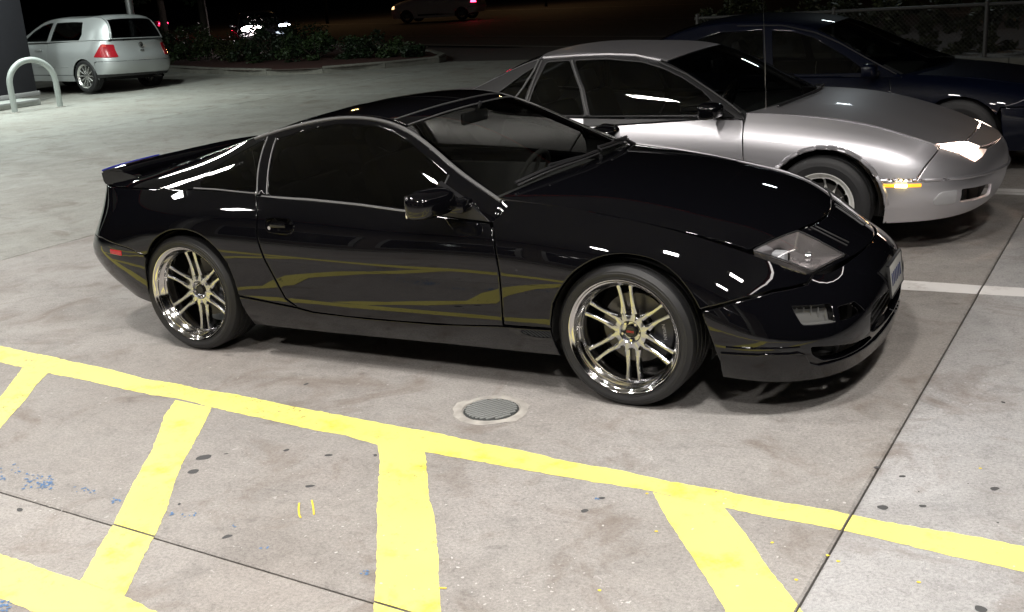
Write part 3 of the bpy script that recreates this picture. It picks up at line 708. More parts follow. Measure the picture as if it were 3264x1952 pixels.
# tail spoiler on two low feet
sp_y = np.linspace(-.602, .602, 27); V = []; F = []
sec = [(0.0,.0),(.05,.012),(.10,.018),(.155,.012),(.18,.0),(.19,-.03),(.17,-.065),(.03,-.078),(.004,-.03)]
for y_ in sp_y:
    a = abs(y_)/.602; bx = -3.165 + .03*a**3; bz = .905 - .010*a**4; zs = 0
    for dx, dz in sec: V.append((bx - .075 + dx*(1-.1*a), y_, bz + dz + zs))
m_ = len(sec)
for i in range(len(sp_y)-1): F += [(i*m_+k, i*m_+(k+1) % m_, (i+1)*m_+(k+1) % m_, (i+1)*m_+k) for k in range(m_)]
F += [tuple(range(m_)), tuple((len(sp_y)-1)*m_+k for k in range(m_))]
spo = MB().add(V, F).build('rear_spoiler', paint_black, Z, sharp=60)
for s_ in (-1, 1):
    MB().prism([(-3.218,.885),(-3.16,.900),(-3.06,.896),(-2.97,.876),(-2.90,.848),(-2.905,.83),(-3.20,.822),(-3.212,.84)], s_*.560, s_*.606, 'xz').build('spoiler_foot', paint_black, spo, sharp=60)
blue = mat('blue edge glint', (.01,.015,.32), .3, 0, .5)  # blue glint along the spoiler edge, put in as a coloured strip
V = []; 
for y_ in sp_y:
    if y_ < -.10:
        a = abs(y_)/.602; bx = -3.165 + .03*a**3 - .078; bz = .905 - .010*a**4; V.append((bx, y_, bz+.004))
MB().tube(V, .0045, 6).build('edge_glint', blue, spo)
# door mirror: shell on a foot at the front corner of the window
def mirror_shell(parent, M, m, sx=.20, sy=.10, sz=.125):
    bm = bmesh.new(); bmesh.ops.create_cube(bm, size=1); bmesh.ops.subdivide_edges(bm, edges=bm.edges[:], cuts=5, use_grid_fill=True)
    for v in bm.verts:
        p_ = v.co*2; q = Vector([math.copysign(abs(c)**1, c) for c in p_])
        n_ = (abs(q.x)**4 + abs(q.y)**4 + abs(q.z)**4)**.25; k = max(abs(q.x), abs(q.y), abs(q.z))/max(n_, 1e-6); q *= k
        e = (q.x + 1)/2     # 1 = front of the shell
        q.y *= 1 - .25*e; q.z *= 1 - .30*e**1.5
        v.co = Vector((q.x*sx/2, q.y*sy/2, q.z*sz/2))
        v.co = M @ v.co
    me = bpy.data.meshes.new('mirror_shell'); bm.to_mesh(me); bm.free(); me.polygons.foreach_set('use_smooth', [True]*len(me.polygons))
    return new('mirror_shell', me, parent, m=m)
mir_ = bpy.data.objects.new('door_mirror', None); C.objects.link(mir_); mir_.parent = Z; mir_.empty_display_size = .1
Mm = Matrix.Translation((-.812,-.968,.874)) @ Matrix.Rotation(R(-12), 4, 'Z')
mirror_shell(mir_, Mm, paint_black, .125, .275, .132)
MB().prism([(-.872,.790),(-.62,.772),(-.70,.835),(-.80,.895),(-.868,.938)], -.826, -.79, 'xz').build('mirror_foot', black_trim, mir_, smooth=False)
MB().bbox((-.80,-.90,.815),(-.70,-.80,.875), .02).build('mirror_neck', paint_black, mir_)
MB().bbox((-.880,-1.08,.83),(-.872,-.865,.925), .002, None).build('mirror_glass', mirror_m, mir_)
mm = mirrored(mir_)
# wipers parked along the foot of the screen
def wiper(name, L, piv):
    o = MB().tube(cr(L, 5), .0085, 6).build(name, black_trim, Z)
    P = [np.array(q) for q in cr(L, 5)]; MB().tube([tuple(q - np.array((-.012, 0, .010))) for q in P], .005, 6).build('wiper_blade', rubber_trim, o)
    arm = MB().tube([piv, tuple(np.array(piv)*.5 + np.array(L[1])*.5 + np.array((.012,0,.02))), tuple(np.array(L[1]) + np.array((0,0,.014)))], [.012,.009,.006], 8); arm.lathe([(0,.0),(.018,0),(.016,.025),(0,.03)], 14, 'z', Matrix.Translation(Vector(piv) - Vector((0,0,.02)))); arm.build('wiper_arm', black_trim, o)
def cowl(y, f_=.10):   # a point just above the screen near its foot
    u_ = T_i(0) + f_*(T_i(1)-T_i(0)); vs = np.linspace(0, Vt, 200); S = ZT.ev(np.full(200, u_), vs)[0]; q = S[np.argmin(abs(S[:, 1]-y))]; return (q[0]+.015, q[1], q[2]+.022)
wiper('wiper', [cowl(-.66,.12), cowl(-.45,.11), cowl(-.22,.10), cowl(-.04,.10)], (-.44,-.02,.925))
wiper('wiper', [cowl(.02,.16), cowl(.2,.13), cowl(.42,.11), cowl(.60,.12)], (-.49,.55,.895))
MB().add([(-.56,-.74,.848),(-.40,-.40,.893),(-.35,0,.905),(-.40,.40,.893),(-.56,.74,.848),(-.64,.70,.835),(-.52,.40,.870),(-.48,0,.88),(-.52,-.40,.870),(-.64,-.70,.835)], [(0,1,8,9),(1,2,7,8),(2,3,6,7),(3,4,5,6)]).build('cowl_panel', black_trim, Z, smooth=False, fix=False)
# cabin
cab = MB(); cab.bbox((-2.25,-.78,.20),(-.45,.78,.26), .01)
cab.build('cabin_floor', cloth_d, Z)
MB().bbox((-.85,-.74,.62),(-.42,.74,.80), .06).build('dashboard', cloth_d, Z)
for s_ in (-1, 1): MB().bbox((-2.1, s_*.80-.02, .30), (-.6, s_*.80+.02, .74), .015).build('door_card', cloth_d, Z)
def seat(y, par, x=-1.75, m=cloth_d, z=.25):
    st = MB().bbox((x, y-.25, z), (x+.52, y+.25, z+.18), .05).build('seat', m, par)
    Mx = Matrix.Translation((x+.02, y, z+.12)) @ Matrix.Rotation(R(-22), 4, 'Y')
    MB().bbox((-.10,-.25,0),(.06,.25,.52), .05, Mx).build('backrest', m, st); MB().bbox((-.07,-.12,.53),(.03,.12,.70), .04, Mx).build('headrest', m, st)
seat(-.38, Z); seat(.38, Z)
MB().bbox((-1.6,-.11,.26),(-.75,.11,.50), .04).build('centre_console', cloth_d, Z)
def steering(par, loc, tilt=66, Rw=.18, m=black_trim):
    Mx = Matrix.Translation(loc) @ Matrix.Rotation(R(-tilt), 4, 'Y')
    w_ = MB().tube([tuple(Mx @ Vector((Rw*math.cos(a), Rw*math.sin(a), 0))) for a in np.linspace(0, 2*np.pi, 40, endpoint=False)], .014, 8, closed=True)
    for a in (0, R(125), R(235)): w_.tube([tuple(Mx @ Vector((Rw*math.cos(a), Rw*math.sin(a), 0))), tuple(Mx @ Vector((.03*math.cos(a), .03*math.sin(a), -.01)))], .012, 6)
    w_.lathe([(0,.02),(.05,.015),(.06,-.02),(0,-.03)], 20, 'z', Mx); return w_.build('steering_wheel', m, par)
steering(Z, (-1.02, .36, .715), m=dark_in)
MB().bbox((-1.145,-.125,1.085),(-1.12,.125,1.145), .01, Matrix.Translation((0,.0,0))).build('inside_mirror', black_trim, Z)
MB().tube([(-1.12,0,1.14),(-1.09,0,1.19)], .01, 6).build('mirror_stem', black_trim, Z)
# belly and wheel housings
MB().bbox((-3.0,-.60,.20),(.62,.60,.45), .02).bbox((.3,-.55,.20),(.79,.55,.22), .005).build('underbody', dark_in, Z)
for xw in (0, -2.42):
    for s_ in (-1, 1):
        w_ = MB(); n_ = 24; V = []; 
        for i in range(n_+1):
            a = math.pi*(-.05 + 1.1*i/n_); V += [(xw+.02+.36*math.cos(a), s_*.835, .30+.352*math.sin(a)), (xw+.02+.36*math.cos(a), s_*.50, .30+.352*math.sin(a))]
        F = [(2*i, 2*i+1, 2*i+3, 2*i+2) for i in range(n_)] + [tuple(2*i+1 for i in range(n_+1))]
        w_.add(V, F).build('wheel_liner', dark_in, Z, smooth=False, fix=False)
for xw, st in ((0, R(-2)), (-2.435, 0)):
    for s_ in (-1, 1): spoke_wheel(Z, xw, s_*.858, s_, .311, .25, z_wheel, st if s_ < 0 else -st)
MB().tube([(-3.30,.50,.27),(-3.05,.50,.27)], .045, 16, caps=False).build('exhaust_pipe', chrome, Z)
# ================================================================ the other cars share one way of being built
class Shell:
    """body surfaces of a car: side (tail centre -> nose centre), bonnet, top and side glass"""
    def __init__(s, side, hood, top, glass_, paint, root):
        s.NF = Net(near(side)).sides(0); s.NR = Net(near(side)[::-1]).sides(0)
        s.cf = s.NF.uk[len(side)-1]; s.cr = s.NR.uk[len(side)-1]; s.H = Net(near(hood)).sides(1); s.T = Net(near(top)).sides(1); s.G = Net(near(glass_)); s.G0 = s.G
        s.paint, s.root = paint, root; s.nside = len(side)
    def rng(s): return (s.NF.uk[1], s.NF.uk[s.nside-3])
    def xz(s, L, closed=True, gap=.0015, net=None): n = net or s.NF; return cut(n, L, 'xz', (n.uk[1], n.uk[s.nside-2]), None, gap if closed else 0, step=.03, closed=closed)
    def side(s, name, L, both=True, holes=(), m=None, **k):
        o = panel(name, s.NF, s.xz(L), m or s.paint, s.root, holes=[s.xz(q, gap=0) for q in holes], h=k.pop('h', .06), **k)
        if both: mirrored(o)
        return o
    def uedge(s, x, net):
        us = np.linspace(0, net.uk[s.nside-1], 700); S = net.ev(us, np.full(700, net.V))[0]; return us[np.argmin(abs(S[:, 0]-x))]
    def vz(s, net, u_, z):
        vs = np.linspace(0, net.V, 200); S = net.ev(np.full(200, u_), vs)[0]; return vs[np.argmin(abs(S[:, 2]-z))]
    def cap(s, name, front, edge_x, seam, low, holes=(), ztop=None, **k):
        net = s.NF if front else s.NR; c = s.cf if front else s.cr
        if ztop is None:
            e = s.uedge(edge_x, net); half = [(a, net.V-.002) for a in np.linspace(c, e, 30)]
        else:
            e = s.xz([seam[0]], False, net=net)[0][0] if len(seam) else None; half = [(a, s.vz(net, a, ztop)) for a in np.linspace(c, e, 30)]
        sm = [tuple(q) for q in s.xz(seam, False, net=net)] if len(seam) > 1 else []
        lw = [tuple(q) for q in s.xz(low, False, net=net)]
        half = half + sm + lw + [(lw[-1][0], .0), (c, .0)]
        far = [(2*c - a, b) for a, b in half[1:-1]][::-1]
        hs = []
        for hp in holes: hs += [hp, np.array([(2*c-a, b) for a, b in hp])]
        return panel(name, net, shrink(dens(half + far, .04), .0015), s.paint, s.root, holes=hs, h=.07, thick=.02, **k)
    def lathe_mirror(s, L, c): return np.array([(2*c-a, b) for a, b in L])
    def bonnet(s, name, i0=0, i1=None, m=None, e=.002, h=.06):
        n = s.H; u0 = n.uk[0]; u1 = n.U if i1 is None else i1
        o_ = [(a, e) for a in np.linspace(u0, u1, 40)] + [(u1, b) for b in np.linspace(e, n.V-e, 40)][1:] + [(a, n.V-e) for a in np.linspace(u1, u0, 40)][1:] + [(u0, b) for b in np.linspace(n.V-e, e, 40)][1:-1]
        return panel(name, n, shrink(np.array(o_), .002), m or s.paint, s.root, h=h)
    def band(s, name, u0, u1, m, v0=.02, holes=(), h=.07, **k):
        n = s.T; o_ = [(a, v0) for a in np.linspace(u0, u1, 30)] + [(u1, b) for b in np.linspace(v0, n.V-v0, 30)][1:] + [(a, n.V-v0) for a in np.linspace(u1, u0, 30)][1:] + [(u0, b) for b in np.linspace(n.V-v0, v0, 30)][1:-1]
        return panel(name, n, shrink(np.array(o_), .001), m, s.root, holes=holes, h=h, **k)
    def greenhouse(s, wins, gm, names, pm=None):
        n = s.G; hs = [cut(n, rnd_poly(w, .02), 'xz', None, None, 0, step=.025) for w in wins]
        o_ = [(a, .003) for a in np.linspace(0, n.U, 60)] + [(n.U, n.V-.003)] + [(a, n.V-.003) for a in np.linspace(n.U, 0, 60)][1:]
        mirrored(panel('pillar_frame', n, np.array(o_), pm or s.paint, s.root, holes=hs, h=.06, thick=.02))
        for q, nm in zip(hs, names): mirrored(panel(nm, n, q, gm, s.root, h=.03, off=-.003, thick=.004, bevel=0, flange=False))
    def line(s, name, net, L, m, r, off=.002, proj='xz', both=True, par=None):
        uv = net.inv(dens(L, .03, False), proj); o = strip(name, net, [tuple(q) for q in uv], m, par or s.root, r, 6, off)
        if both: mirrored(o)
        return o
def arch(cx, cz, r, zb, n=14, rz=None):
    rz = rz or r; a0 = math.asin(max(-1, (zb-cz)/rz)); return [(cx - r*math.cos(a), cz + rz*math.sin(a)) for a in np.linspace(a0, math.pi - a0, n)]
def liners(par, xs, r, y, cz=.30):
    for xw in xs:
        for s_ in (-1, 1):
            V = []
            for i in range(19):
                a = math.pi*(-.05 + 1.1*i/18); V += [(xw+r*math.cos(a), s_*y, cz+r*math.sin(a)), (xw+r*math.cos(a), s_*(y-.3), cz+r*math.sin(a))]
            F = [(2*i, 2*i+1, 2*i+3, 2*i+2) for i in range(18)] + [tuple(2*i+1 for i in range(19))]
            mesh('wheel_liner', V, F, dark_in, par)
def alloy(Rt, Rr, w, n, style, rim_m, cache={}):
    def kind(t):
        key = (Rt, Rr, style)
        if key in cache:
            for c in cache[key].children: d = c.copy(); C.objects.link(d); d.parent = t
            return
        cache[key] = t
        tyre_mb(Rt, Rr, w, 0, 56, 3, .024).build('tyre', tyre_m, t, sharp=32)
        rm = MB().lathe([(Rr-.012,.014),(Rr-.004,-.001),(Rr+.001,-.001),(Rr,.012)], 56)
        rm.lathe([(Rr-.004,-.001),(Rr-.012,.008),(Rr-.018,.02),(Rr-.03,.03),(Rr-.035,.12)], 56); rm.build('rim_barrel', rim_m, t, sharp=45)
        sp = MB()
        if style == 'teardrop':     # disc pierced by leaning teardrop windows
            hub = MB(); k_ = n
            o_ = [((Rr-.028)*math.cos(a), (Rr-.028)*math.sin(a)) for a in np.linspace(0, 2*np.pi, 96, endpoint=False)]
            pts = [Vector(q) for q in o_]; ed = [(i, (i+1) % 96) for i in range(96)]; hl = []
            for k in range(k_):
                a0 = 2*math.pi*k/k_; L = []
                for (rr_, da) in ((.083,2),(.10,-9),(.13,-15.5),(.155,-17),(.168,-12),(.170,3),(.166,12),(.15,15),(.12,13),(.095,9)):
                    a = a0 + R(da*1.0) + (rr_-.08)*2.6; L.append((rr_*Rr/.205*math.cos(a), rr_*Rr/.205*math.sin(a)))
                L = cr(L, 2, True); b0 = len(pts); pts += [Vector(q) for q in L]; ed += [(b0+i, b0+(i+1) % len(L)) for i in range(len(L))]; hl.append(np.array(L))
            v2, e2, f2, *_ = delaunay_2d_cdt(pts, ed, [], 0, 1e-7); uv = np.array([tuple(v) for v in v2])[:, :2]; F = np.array([f_ for f_ in f2 if len(f_) == 3]); cen = uv[F].mean(1); keep = inside(np.array(o_), cen)
            for L in hl: keep &= ~inside(L, cen)
            F = F[keep]; V = [(a, .030 + .010*(1-min(1, math.hypot(a, b)/.17)), b) for a, b in uv]; sp.add(V, F.tolist())
            for L in hl:
                m_ = len(L); sp.add([(a, .0315 + .010*(1-min(1, math.hypot(a, b)/.17)), b) for a, b in L] + [(a, .065, b) for a, b in L], [(i, (i+1) % m_, (i+1) % m_+m_, i+m_) for i in range(m_)])
            sp.lathe([(0,.026),(.028,.027),(.032,.032),(.032,.05)], 24)
        else:
            for k in range(n):
                a0 = 2*math.pi*k/n + math.pi/2; ca, sa = math.cos(a0), math.sin(a0); sec = []
                for q in range(5):
                    tt = q/4; rr_ = .045 + tt*(Rr-.07); hw = .0085 + .0075*tt
                    for dx, dh in ((-hw,.03),(-hw,.004),(-hw*.5,0),(hw*.5,0),(hw,.004),(hw,.03)): sec.append((ca*rr_-sa*dx, .022 + .012*(1-tt)+dh, sa*rr_+ca*dx))
                sp.add(sec, [(q*6+i, q*6+i+1, (q+1)*6+i+1, (q+1)*6+i) for q in range(4) for i in range(5)])
            sp.lathe([(0,.026),(.028,.027),(.06,.032),(.062,.06)], 30)
        sp.build('spokes', rim_m, t, sharp=40)
        MB().lathe([(0,.085),(.13,.085),(.13,.11)], 30).build('brake_disc', disc_m, t, sharp=30)
    return kind
def cabin(par, x0, x1, w, m=None, zb=.25, zd=.82, wheel_y=.36, dash=.36):
    m = m or cloth_d
    MB().bbox((x1, -w, .20), (x0, w, zb), .01).build('cabin_floor', m, par)
    MB().bbox((x0-.05-dash, -w, zd-.24), (x0-.02, w, zd-.02), .05).build('dashboard', m, par)
    for y in (-.36, .36): seat(y, par, x0-1.5, m, zb+.05)
    steering(par, (x0-.62, wheel_y, zd-.03), 66, .18)
# ---------------------------------------------------------------- silver coupe in the next bay
S_ = thing('silver_coupe', 'silver wedge-nosed coupe with headlamps lit, parked between the black and blue cars', 'car', (.21, 2.72, 0))
def st(x, ys, zs): return [(x, y, z) for y, z in zip(ys, zs)]
sside = [
 [(-3.38,0,.26),(-3.44,0,.35),(-3.465,0,.47),(-3.45,0,.60),(-3.39,0,.77),(-3.34,0,.92)],
 [(-3.35,.45,.26),(-3.41,.45,.35),(-3.435,.45,.47),(-3.42,.45,.60),(-3.36,.44,.77),(-3.31,.42,.92)],
 [(-3.18,.70,.25),(-3.24,.73,.34),(-3.26,.745,.47),(-3.25,.74,.60),(-3.19,.70,.77),(-3.14,.62,.92)],
 st(-2.90,(.79,.83,.845,.845,.81,.68),(.22,.33,.47,.61,.79,.925)), st(-2.52,(.80,.845,.86,.858,.82,.71),(.20,.32,.46,.60,.77,.91)),
 st(-2.0,(.80,.84,.855,.857,.83,.765),(.18,.30,.45,.60,.74,.862)), st(-1.3,(.80,.84,.855,.857,.835,.79),(.18,.30,.45,.60,.74,.842)),
 st(-.50,(.80,.84,.855,.857,.832,.745),(.18,.30,.45,.60,.745,.868)), st(0,(.80,.84,.858,.858,.826,.715),(.18,.29,.43,.57,.71,.832)),
 st(.34,(.81,.84,.855,.85,.812,.70),(.20,.30,.42,.54,.66,.765)), st(.60,(.755,.79,.812,.80,.76,.665),(.215,.30,.39,.48,.58,.675)),
 [(.77,.61,.225),(.79,.655,.30),(.805,.675,.385),(.80,.665,.46),(.785,.625,.54),(.765,.565,.605)],
 [(.90,.34,.25),(.925,.36,.315),(.94,.365,.385),(.945,.36,.455),(.935,.345,.54),(.90,.33,.60)],
 [(.945,0,.27),(.975,0,.33),(.99,0,.39),(.998,0,.455),(.985,0,.54),(.945,0,.605)]]
shood = [[(-.50,.75,.870),(-.34,.5,.893),(-.25,.25,.905),(-.22,0,.908)], [(0,.72,.836),(.03,.48,.868),(.05,.24,.880),(.05,0,.883)],
 [(.34,.705,.770),(.37,.47,.797),(.38,.23,.808),(.38,0,.811)], [(.61,.67,.677),(.655,.45,.705),(.67,.22,.715),(.68,0,.718)], [(.77,.56,.608),(.87,.38,.615),(.925,.19,.615),(.945,0,.614)]]
stop = [[(-.50,.765,.86),(-.35,.5,.895),(-.27,.25,.91),(-.24,0,.913)], [(-.74,.68,1.01),(-.62,.46,1.04),(-.56,.23,1.05),(-.54,0,1.055)],
 [(-1.10,.575,1.192),(-1.02,.40,1.22),(-.99,.2,1.232),(-.98,0,1.236)], [(-1.50,.565,1.248),(-1.50,.38,1.268),(-1.5,.19,1.277),(-1.5,0,1.28)],
 [(-2.0,.55,1.236),(-2.03,.38,1.256),(-2.05,.19,1.264),(-2.05,0,1.267)], [(-2.36,.57,1.115),(-2.40,.38,1.13),(-2.41,.19,1.136),(-2.41,0,1.138)],
 [(-2.75,.60,.975),(-2.77,.40,.982),(-2.78,.2,.985),(-2.78,0,.986)], [(-3.02,.60,.938),(-3.05,.40,.945),(-3.06,.2,.948),(-3.06,0,.95)], [(-3.15,.58,.925),(-3.28,.40,.93),(-3.31,.2,.93),(-3.33,0,.93)]]
sglass = [[(-.495,.80,.84),(-.498,.785,.85),(-.50,.765,.86)], [(-.74,.80,.842),(-.74,.768,.93),(-.74,.68,1.01)], [(-1.10,.80,.845),(-1.10,.722,1.03),(-1.10,.575,1.192)],
 [(-1.50,.80,.845),(-1.50,.712,1.06),(-1.50,.565,1.248)], [(-2.0,.785,.85),(-2.0,.68,1.05),(-2.0,.55,1.236)], [(-2.36,.745,.87),(-2.36,.665,1.0),(-2.36,.57,1.115)],
 [(-2.75,.68,.91),(-2.75,.64,.945),(-2.75,.60,.975)], [(-3.02,.64,.925),(-3.02,.62,.93),(-3.02,.60,.938)]]
K = Shell(sside, shood, stop, sglass, silver, S_)
af_ = arch(.02, .30, .365, .20, rz=.36); ar_ = arch(-2.52, .30, .365, .20, rz=.345)
door_top = [(-1.55,.790),(-1.463,.790),(-1.2,.806),(-.943,.822),(-.7,.838),(-.512,.852)]
door_s = door_top + [(-.500,.80),(-.492,.70),(-.484,.56),(-.486,.32),(-1.0,.30),(-1.62,.32),(-1.72,.45),(-1.70,.60),(-1.60,.76)]
handle_s = rnd_poly([(-1.50,.715),(-1.32,.725),(-1.32,.665),(-1.50,.655)], .012)
dS = K.side('door', door_s, holes=[handle_s])
MB().bbox((-1.50,-.852,.65),(-1.31,-.828,.73), .006).build('door_handle', mat('grey handle plastic', (.18,.18,.19), .5), dS)
# black glass base above the door skin
K.side('window_base', [(-1.60,.785),(-1.463,.793),(-1.2,.810),(-.943,.826),(-.7,.842),(-.512,.857),(-.512,.866),(-.9,.842),(-1.3,.838),(-1.62,.842)], m=black_trim)
af_u = [(a, b) for a, b in af_ if b > .36]
fs_pts = [(-.505,.858),(-.30,.852),(-.12,.840),(.02,.825),(.20,.795),(.34,.760),(.50,.712),(.60,.672),(.655,.645),(.60,.53),(.535,.470),(.345,.480)] + [(a, b) for a, b in af_u if a < .345][::-1] + [(-.345,.325),(-.482,.325),(-.480,.56),(-.488,.70),(-.496,.80)]
def fender_top(K, x0, x1, seam, archp, rear):
    n = K.NF; e0, e1 = K.uedge(x0, n), K.uedge(x1, n); o_ = [(a, n.V-.002) for a in np.linspace(e0, e1, 40)] + [tuple(q) for q in K.xz(seam + archp + rear, False)]
    o = panel('front_fender', n, shrink(dens(o_, .035), .0015), K.paint, K.root, h=.06); mirrored(o); return o
fender_top(K, -.49, .64, [(.655,.64),(.60,.56),(.555,.484),(.352,.484)], [(a, b) for a, b in af_u if a < .35][::-1], [(-.345,.325),(-.482,.325),(-.480,.56),(-.488,.70),(-.496,.80)])
K.side('side_sill', [(-.345,.318),(-1.0,.293),(-1.65,.315),(-2.16,.36),(-2.16,.20),(-1.2,.185),(-.345,.19)])
qn = K.NF; e0, e1 = K.uedge(-3.13, qn), K.uedge(-1.60, qn)
qo = [(a, qn.V-.002) for a in np.linspace(e0, e1, 40)] + [tuple(q) for q in K.xz([(-1.61,.76),(-1.71,.60),(-1.73,.45),(-1.64,.325),(-2.16,.37)] + [(a, b) for a, b in ar_ if b > .38][::-1] + [(-2.90,.52),(-3.16,.55)], False)]
mirrored(panel('rear_quarter', qn, shrink(dens(qo, .04), .0015), silver, S_, h=.07))
nr_ = K.NR; ue_ = K.xz([(-3.16,.60)], False, net=nr_)[0][0]; c_ = K.cr
up_ = [(a, nr_.V-.002) for a in np.linspace(ue_, 2*c_-ue_, 40)]; dn_ = [(a, K.vz(nr_, a, .555)) for a in np.linspace(2*c_-ue_, ue_, 40)]
panel('tail_panel', nr_, shrink(dens(up_ + dn_, .04), .0015), silver, S_, h=.08)
tb_ = [(c_-.80, .66), (c_+.80, .66), (c_+.80, .78), (c_-.80, .78)]
panel('tail_lamp', nr_, dens([(a, K.vz(nr_, a, z)) for a, z in tb_], .04), mat('red tail lamp', (.32,.012,.02), .2, 0, .7), S_, h=.08, off=.005, thick=.012)
K.cap('rear_bumper', False, None, [(-3.18,.545),(-2.90,.512),(-2.87,.50)], [(a, b) for a, b in ar_ if a < -2.87 and b < .5][::-1] + [(-2.88,.25)], ztop=.55)
# flared lip round each wheel opening
for ap in (arch(.02,.30,.377,.30,rz=.372), arch(-2.52,.30,.377,.30,rz=.357)): K.line('arch_flare', K.NF, ap, silver, .0145, .0)
# bumper with side ledge, duct and mouth
cS = K.cf
def yzS(L, r=.01): return cut(K.NF, rnd_poly(L, r), 'yz', (K.NF.uk[K.nside-4], cS), 0, 0)
ductS = cut(K.NF, rnd_poly([(.650,.350),(.690,.400),(.778,.403),(.770,.316),(.655,.316)], .018), 'xz', K.rng(), None, 0)
mouthS = yzS([(-.685,.405),(-.375,.388),(-.340,.302),(-.672,.318)], .015)
low = [(a, b) for a, b in af_ if a > .35 and b < .47] + [(.39,.21)]
lampv = lambda L: L
bumpS = K.cap('front_bumper', True, .66, [(.655,.632),(.60,.552),(.56,.476),(.36,.476)], low, holes=[mouthS])
mb = MB(); mb.bbox((.60,-.60,.28),(.80,.60,.42), .01).bbox((.78,-.40,.28),(.87,.40,.42), .01); mb.build('grille_opening', dark_in, S_)
dd = panel('bumper_duct', K.NF, ductS, mat('silver duct plastic', (.42,.42,.43), .5, .3), S_, h=.04, off=.004, thick=.006, bevel=.004); mirrored(dd)
K.line('bumper_ledge', K.NF, [(.36,.477),(.5,.477),(.65,.474),(.75,.470)], silver, .010, .004)
us = K.NF.inv([(.74,.470)], 'xz', (K.NF.uk[9], cS))[0]
lg = [(a, K.vz(K.NF, a, .470 - .020*min(1, (min(a, 2*cS-a)-us[0])/.8))) for a in np.linspace(us[0], 2*cS-us[0], 50)]
strip('bumper_ledge', K.NF, lg, silver, S_, .010, 6, .003)
amb = cut(K.NF, rnd_poly([(.362,.456),(.585,.456),(.585,.436),(.368,.436)], .004), 'xz', K.rng(), None, 0)
al = panel('side_lamp', K.NF, amb, mat('amber lamp lit', (.6,.25,.01), .3, emit=(1,.42,.03), es=1.6), S_, h=.03, off=.004, thick=.008); mirrored(al)
MB().bbox((.44,-.868,.438),(.51,-.838,.454), .004).build('lamp_bulb_glow', mat('bulb glow', (1,.7,.3), .3, emit=(1,.75,.35), es=14), al)
# bonnet, wedge lamps, nose
hS = K.H
def Hc(L, closed=True): return cut(hS, L, 'xy', None, None, 0, step=.03, closed=closed)
hb_ = [(a, .002) for a in np.linspace(0, K.H.uk[3]+.03, 40)]
hin = [tuple(q) for q in Hc([(.675,-.60),(.78,-.43),(.80,-.20),(.805,0),(.80,.20),(.78,.43),(.675,.60)], False)]
ho = hb_ + hin + [(a, hS.V-.002) for a in np.linspace(K.H.uk[3]+.03, 0, 40)] + [(0, b) for b in np.linspace(hS.V-.002, .002, 40)][1:-1]
panel('hood', hS, shrink(dens(ho, .04), .002), silver, S_, h=.06)
lampS = Hc(rnd_poly([(.662,-.640),(.686,-.598),(.785,-.432),(.862,-.400),(.782,-.552)], .008))
lg_ = mat('lit headlamp lens', (.9,.8,.75), .2, emit=(1,.78,.62), es=22)
def lit_by_bulb(m, c, r_, lo, hi):
    P = m.node_tree.nodes['Principled BSDF']; tc = nd(m, 'TexCoord'); d_ = nd(m, 'VectorMath', operation='DISTANCE'); d_.inputs[1].default_value = c
    lk(m, tc.outputs['Object'], d_.inputs[0]); mr = nd(m, 'MapRange', interpolation_type='SMOOTHERSTEP'); mr.inputs[1].default_value = 0; mr.inputs[2].default_value = r_; mr.inputs[3].default_value = hi; mr.inputs[4].default_value = lo
    lk(m, d_.outputs['Value'], mr.inputs[0]); lk(m, mr.outputs[0], P.inputs['Emission Strength'])
lit_by_bulb(lg_, (.73,-.55,.65), .24, .45, 26)
hl = panel('headlight', hS, lampS, lg_, S_, h=.04, off=.004, thick=.02, bevel=.002); mirrored(hl)
nz = [tuple(q) for q in Hc([(.786,-.428),(.806,-.20),(.811,0),(.806,.20),(.786,.428),(.855,.405)], False)]
nz += [(hS.U-.001, b) for b in np.linspace(hS.V*.90, hS.V*.10, 30)] + [tuple(Hc([(.855,-.405),(.85,-.40)], False)[0])]
panel('nose_panel', hS, shrink(dens(nz, .03), .001), silver, S_, h=.05)
# glow strip lenses under the lamps where the light spills out of the bumper notch
fl = K.NF; 
nl_ = cut(fl, rnd_poly([(-.575,.598),(-.42,.604),(-.36,.592),(-.45,.562),(-.53,.545)], .006), 'yz', (fl.uk[K.nside-4], cS), None, 0)
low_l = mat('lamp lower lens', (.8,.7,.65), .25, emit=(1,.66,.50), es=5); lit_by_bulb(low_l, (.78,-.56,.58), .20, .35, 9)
pn = panel('headlight_lower', fl, nl_, low_l, S_, h=.03, off=.004, thick=.01); mirrored(pn)
# glass
T = K.T.uk
K.band('windshield', T[0]+.004, T[2]-.01, glass_md, thick=.004, bevel=0, flange=False)
K.band('roof', T[2]-.008, T[4]+.03, silver)
g_in = dens([(T[4]+.05,.028),(T[6]-.02,.03),(T[6]-.02,K.T.V-.03),(T[4]+.05,K.T.V-.028)], .04)
K.band('rear_deck', T[4]+.032, T[8]-.002, silver, holes=[g_in])
panel('rear_window', K.T, g_in, glass_md, S_, h=.07, off=-.001, thick=.004, bevel=0, flange=False)
wS = [[(-.66,.865),(-.72,.95),(-.80,1.010),(-.95,1.09),(-1.10,1.150),(-1.25,1.190),(-1.50,1.215),(-1.745,1.212),(-1.62,1.03),(-1.56,.86)], [(-1.60,.862),(-1.66,1.03),(-1.785,1.212),(-1.97,1.203),(-2.03,1.03),(-2.06,.87)], [(-2.10,.872),(-2.075,1.03),(-2.035,1.19),(-2.16,1.12),(-2.35,.99),(-2.48,.895)]]
K.greenhouse(wS, glass('smoked glass', (.16,.17,.165)), ['door_window','quarter_window','rear_quarter_window'], black_trim)
K.line('pillar_trim', K.G, [(-2.035,1.225),(-2.055,1.15),(-2.12,1.03),(-2.20,.93)], grey_rail, .007, .004)
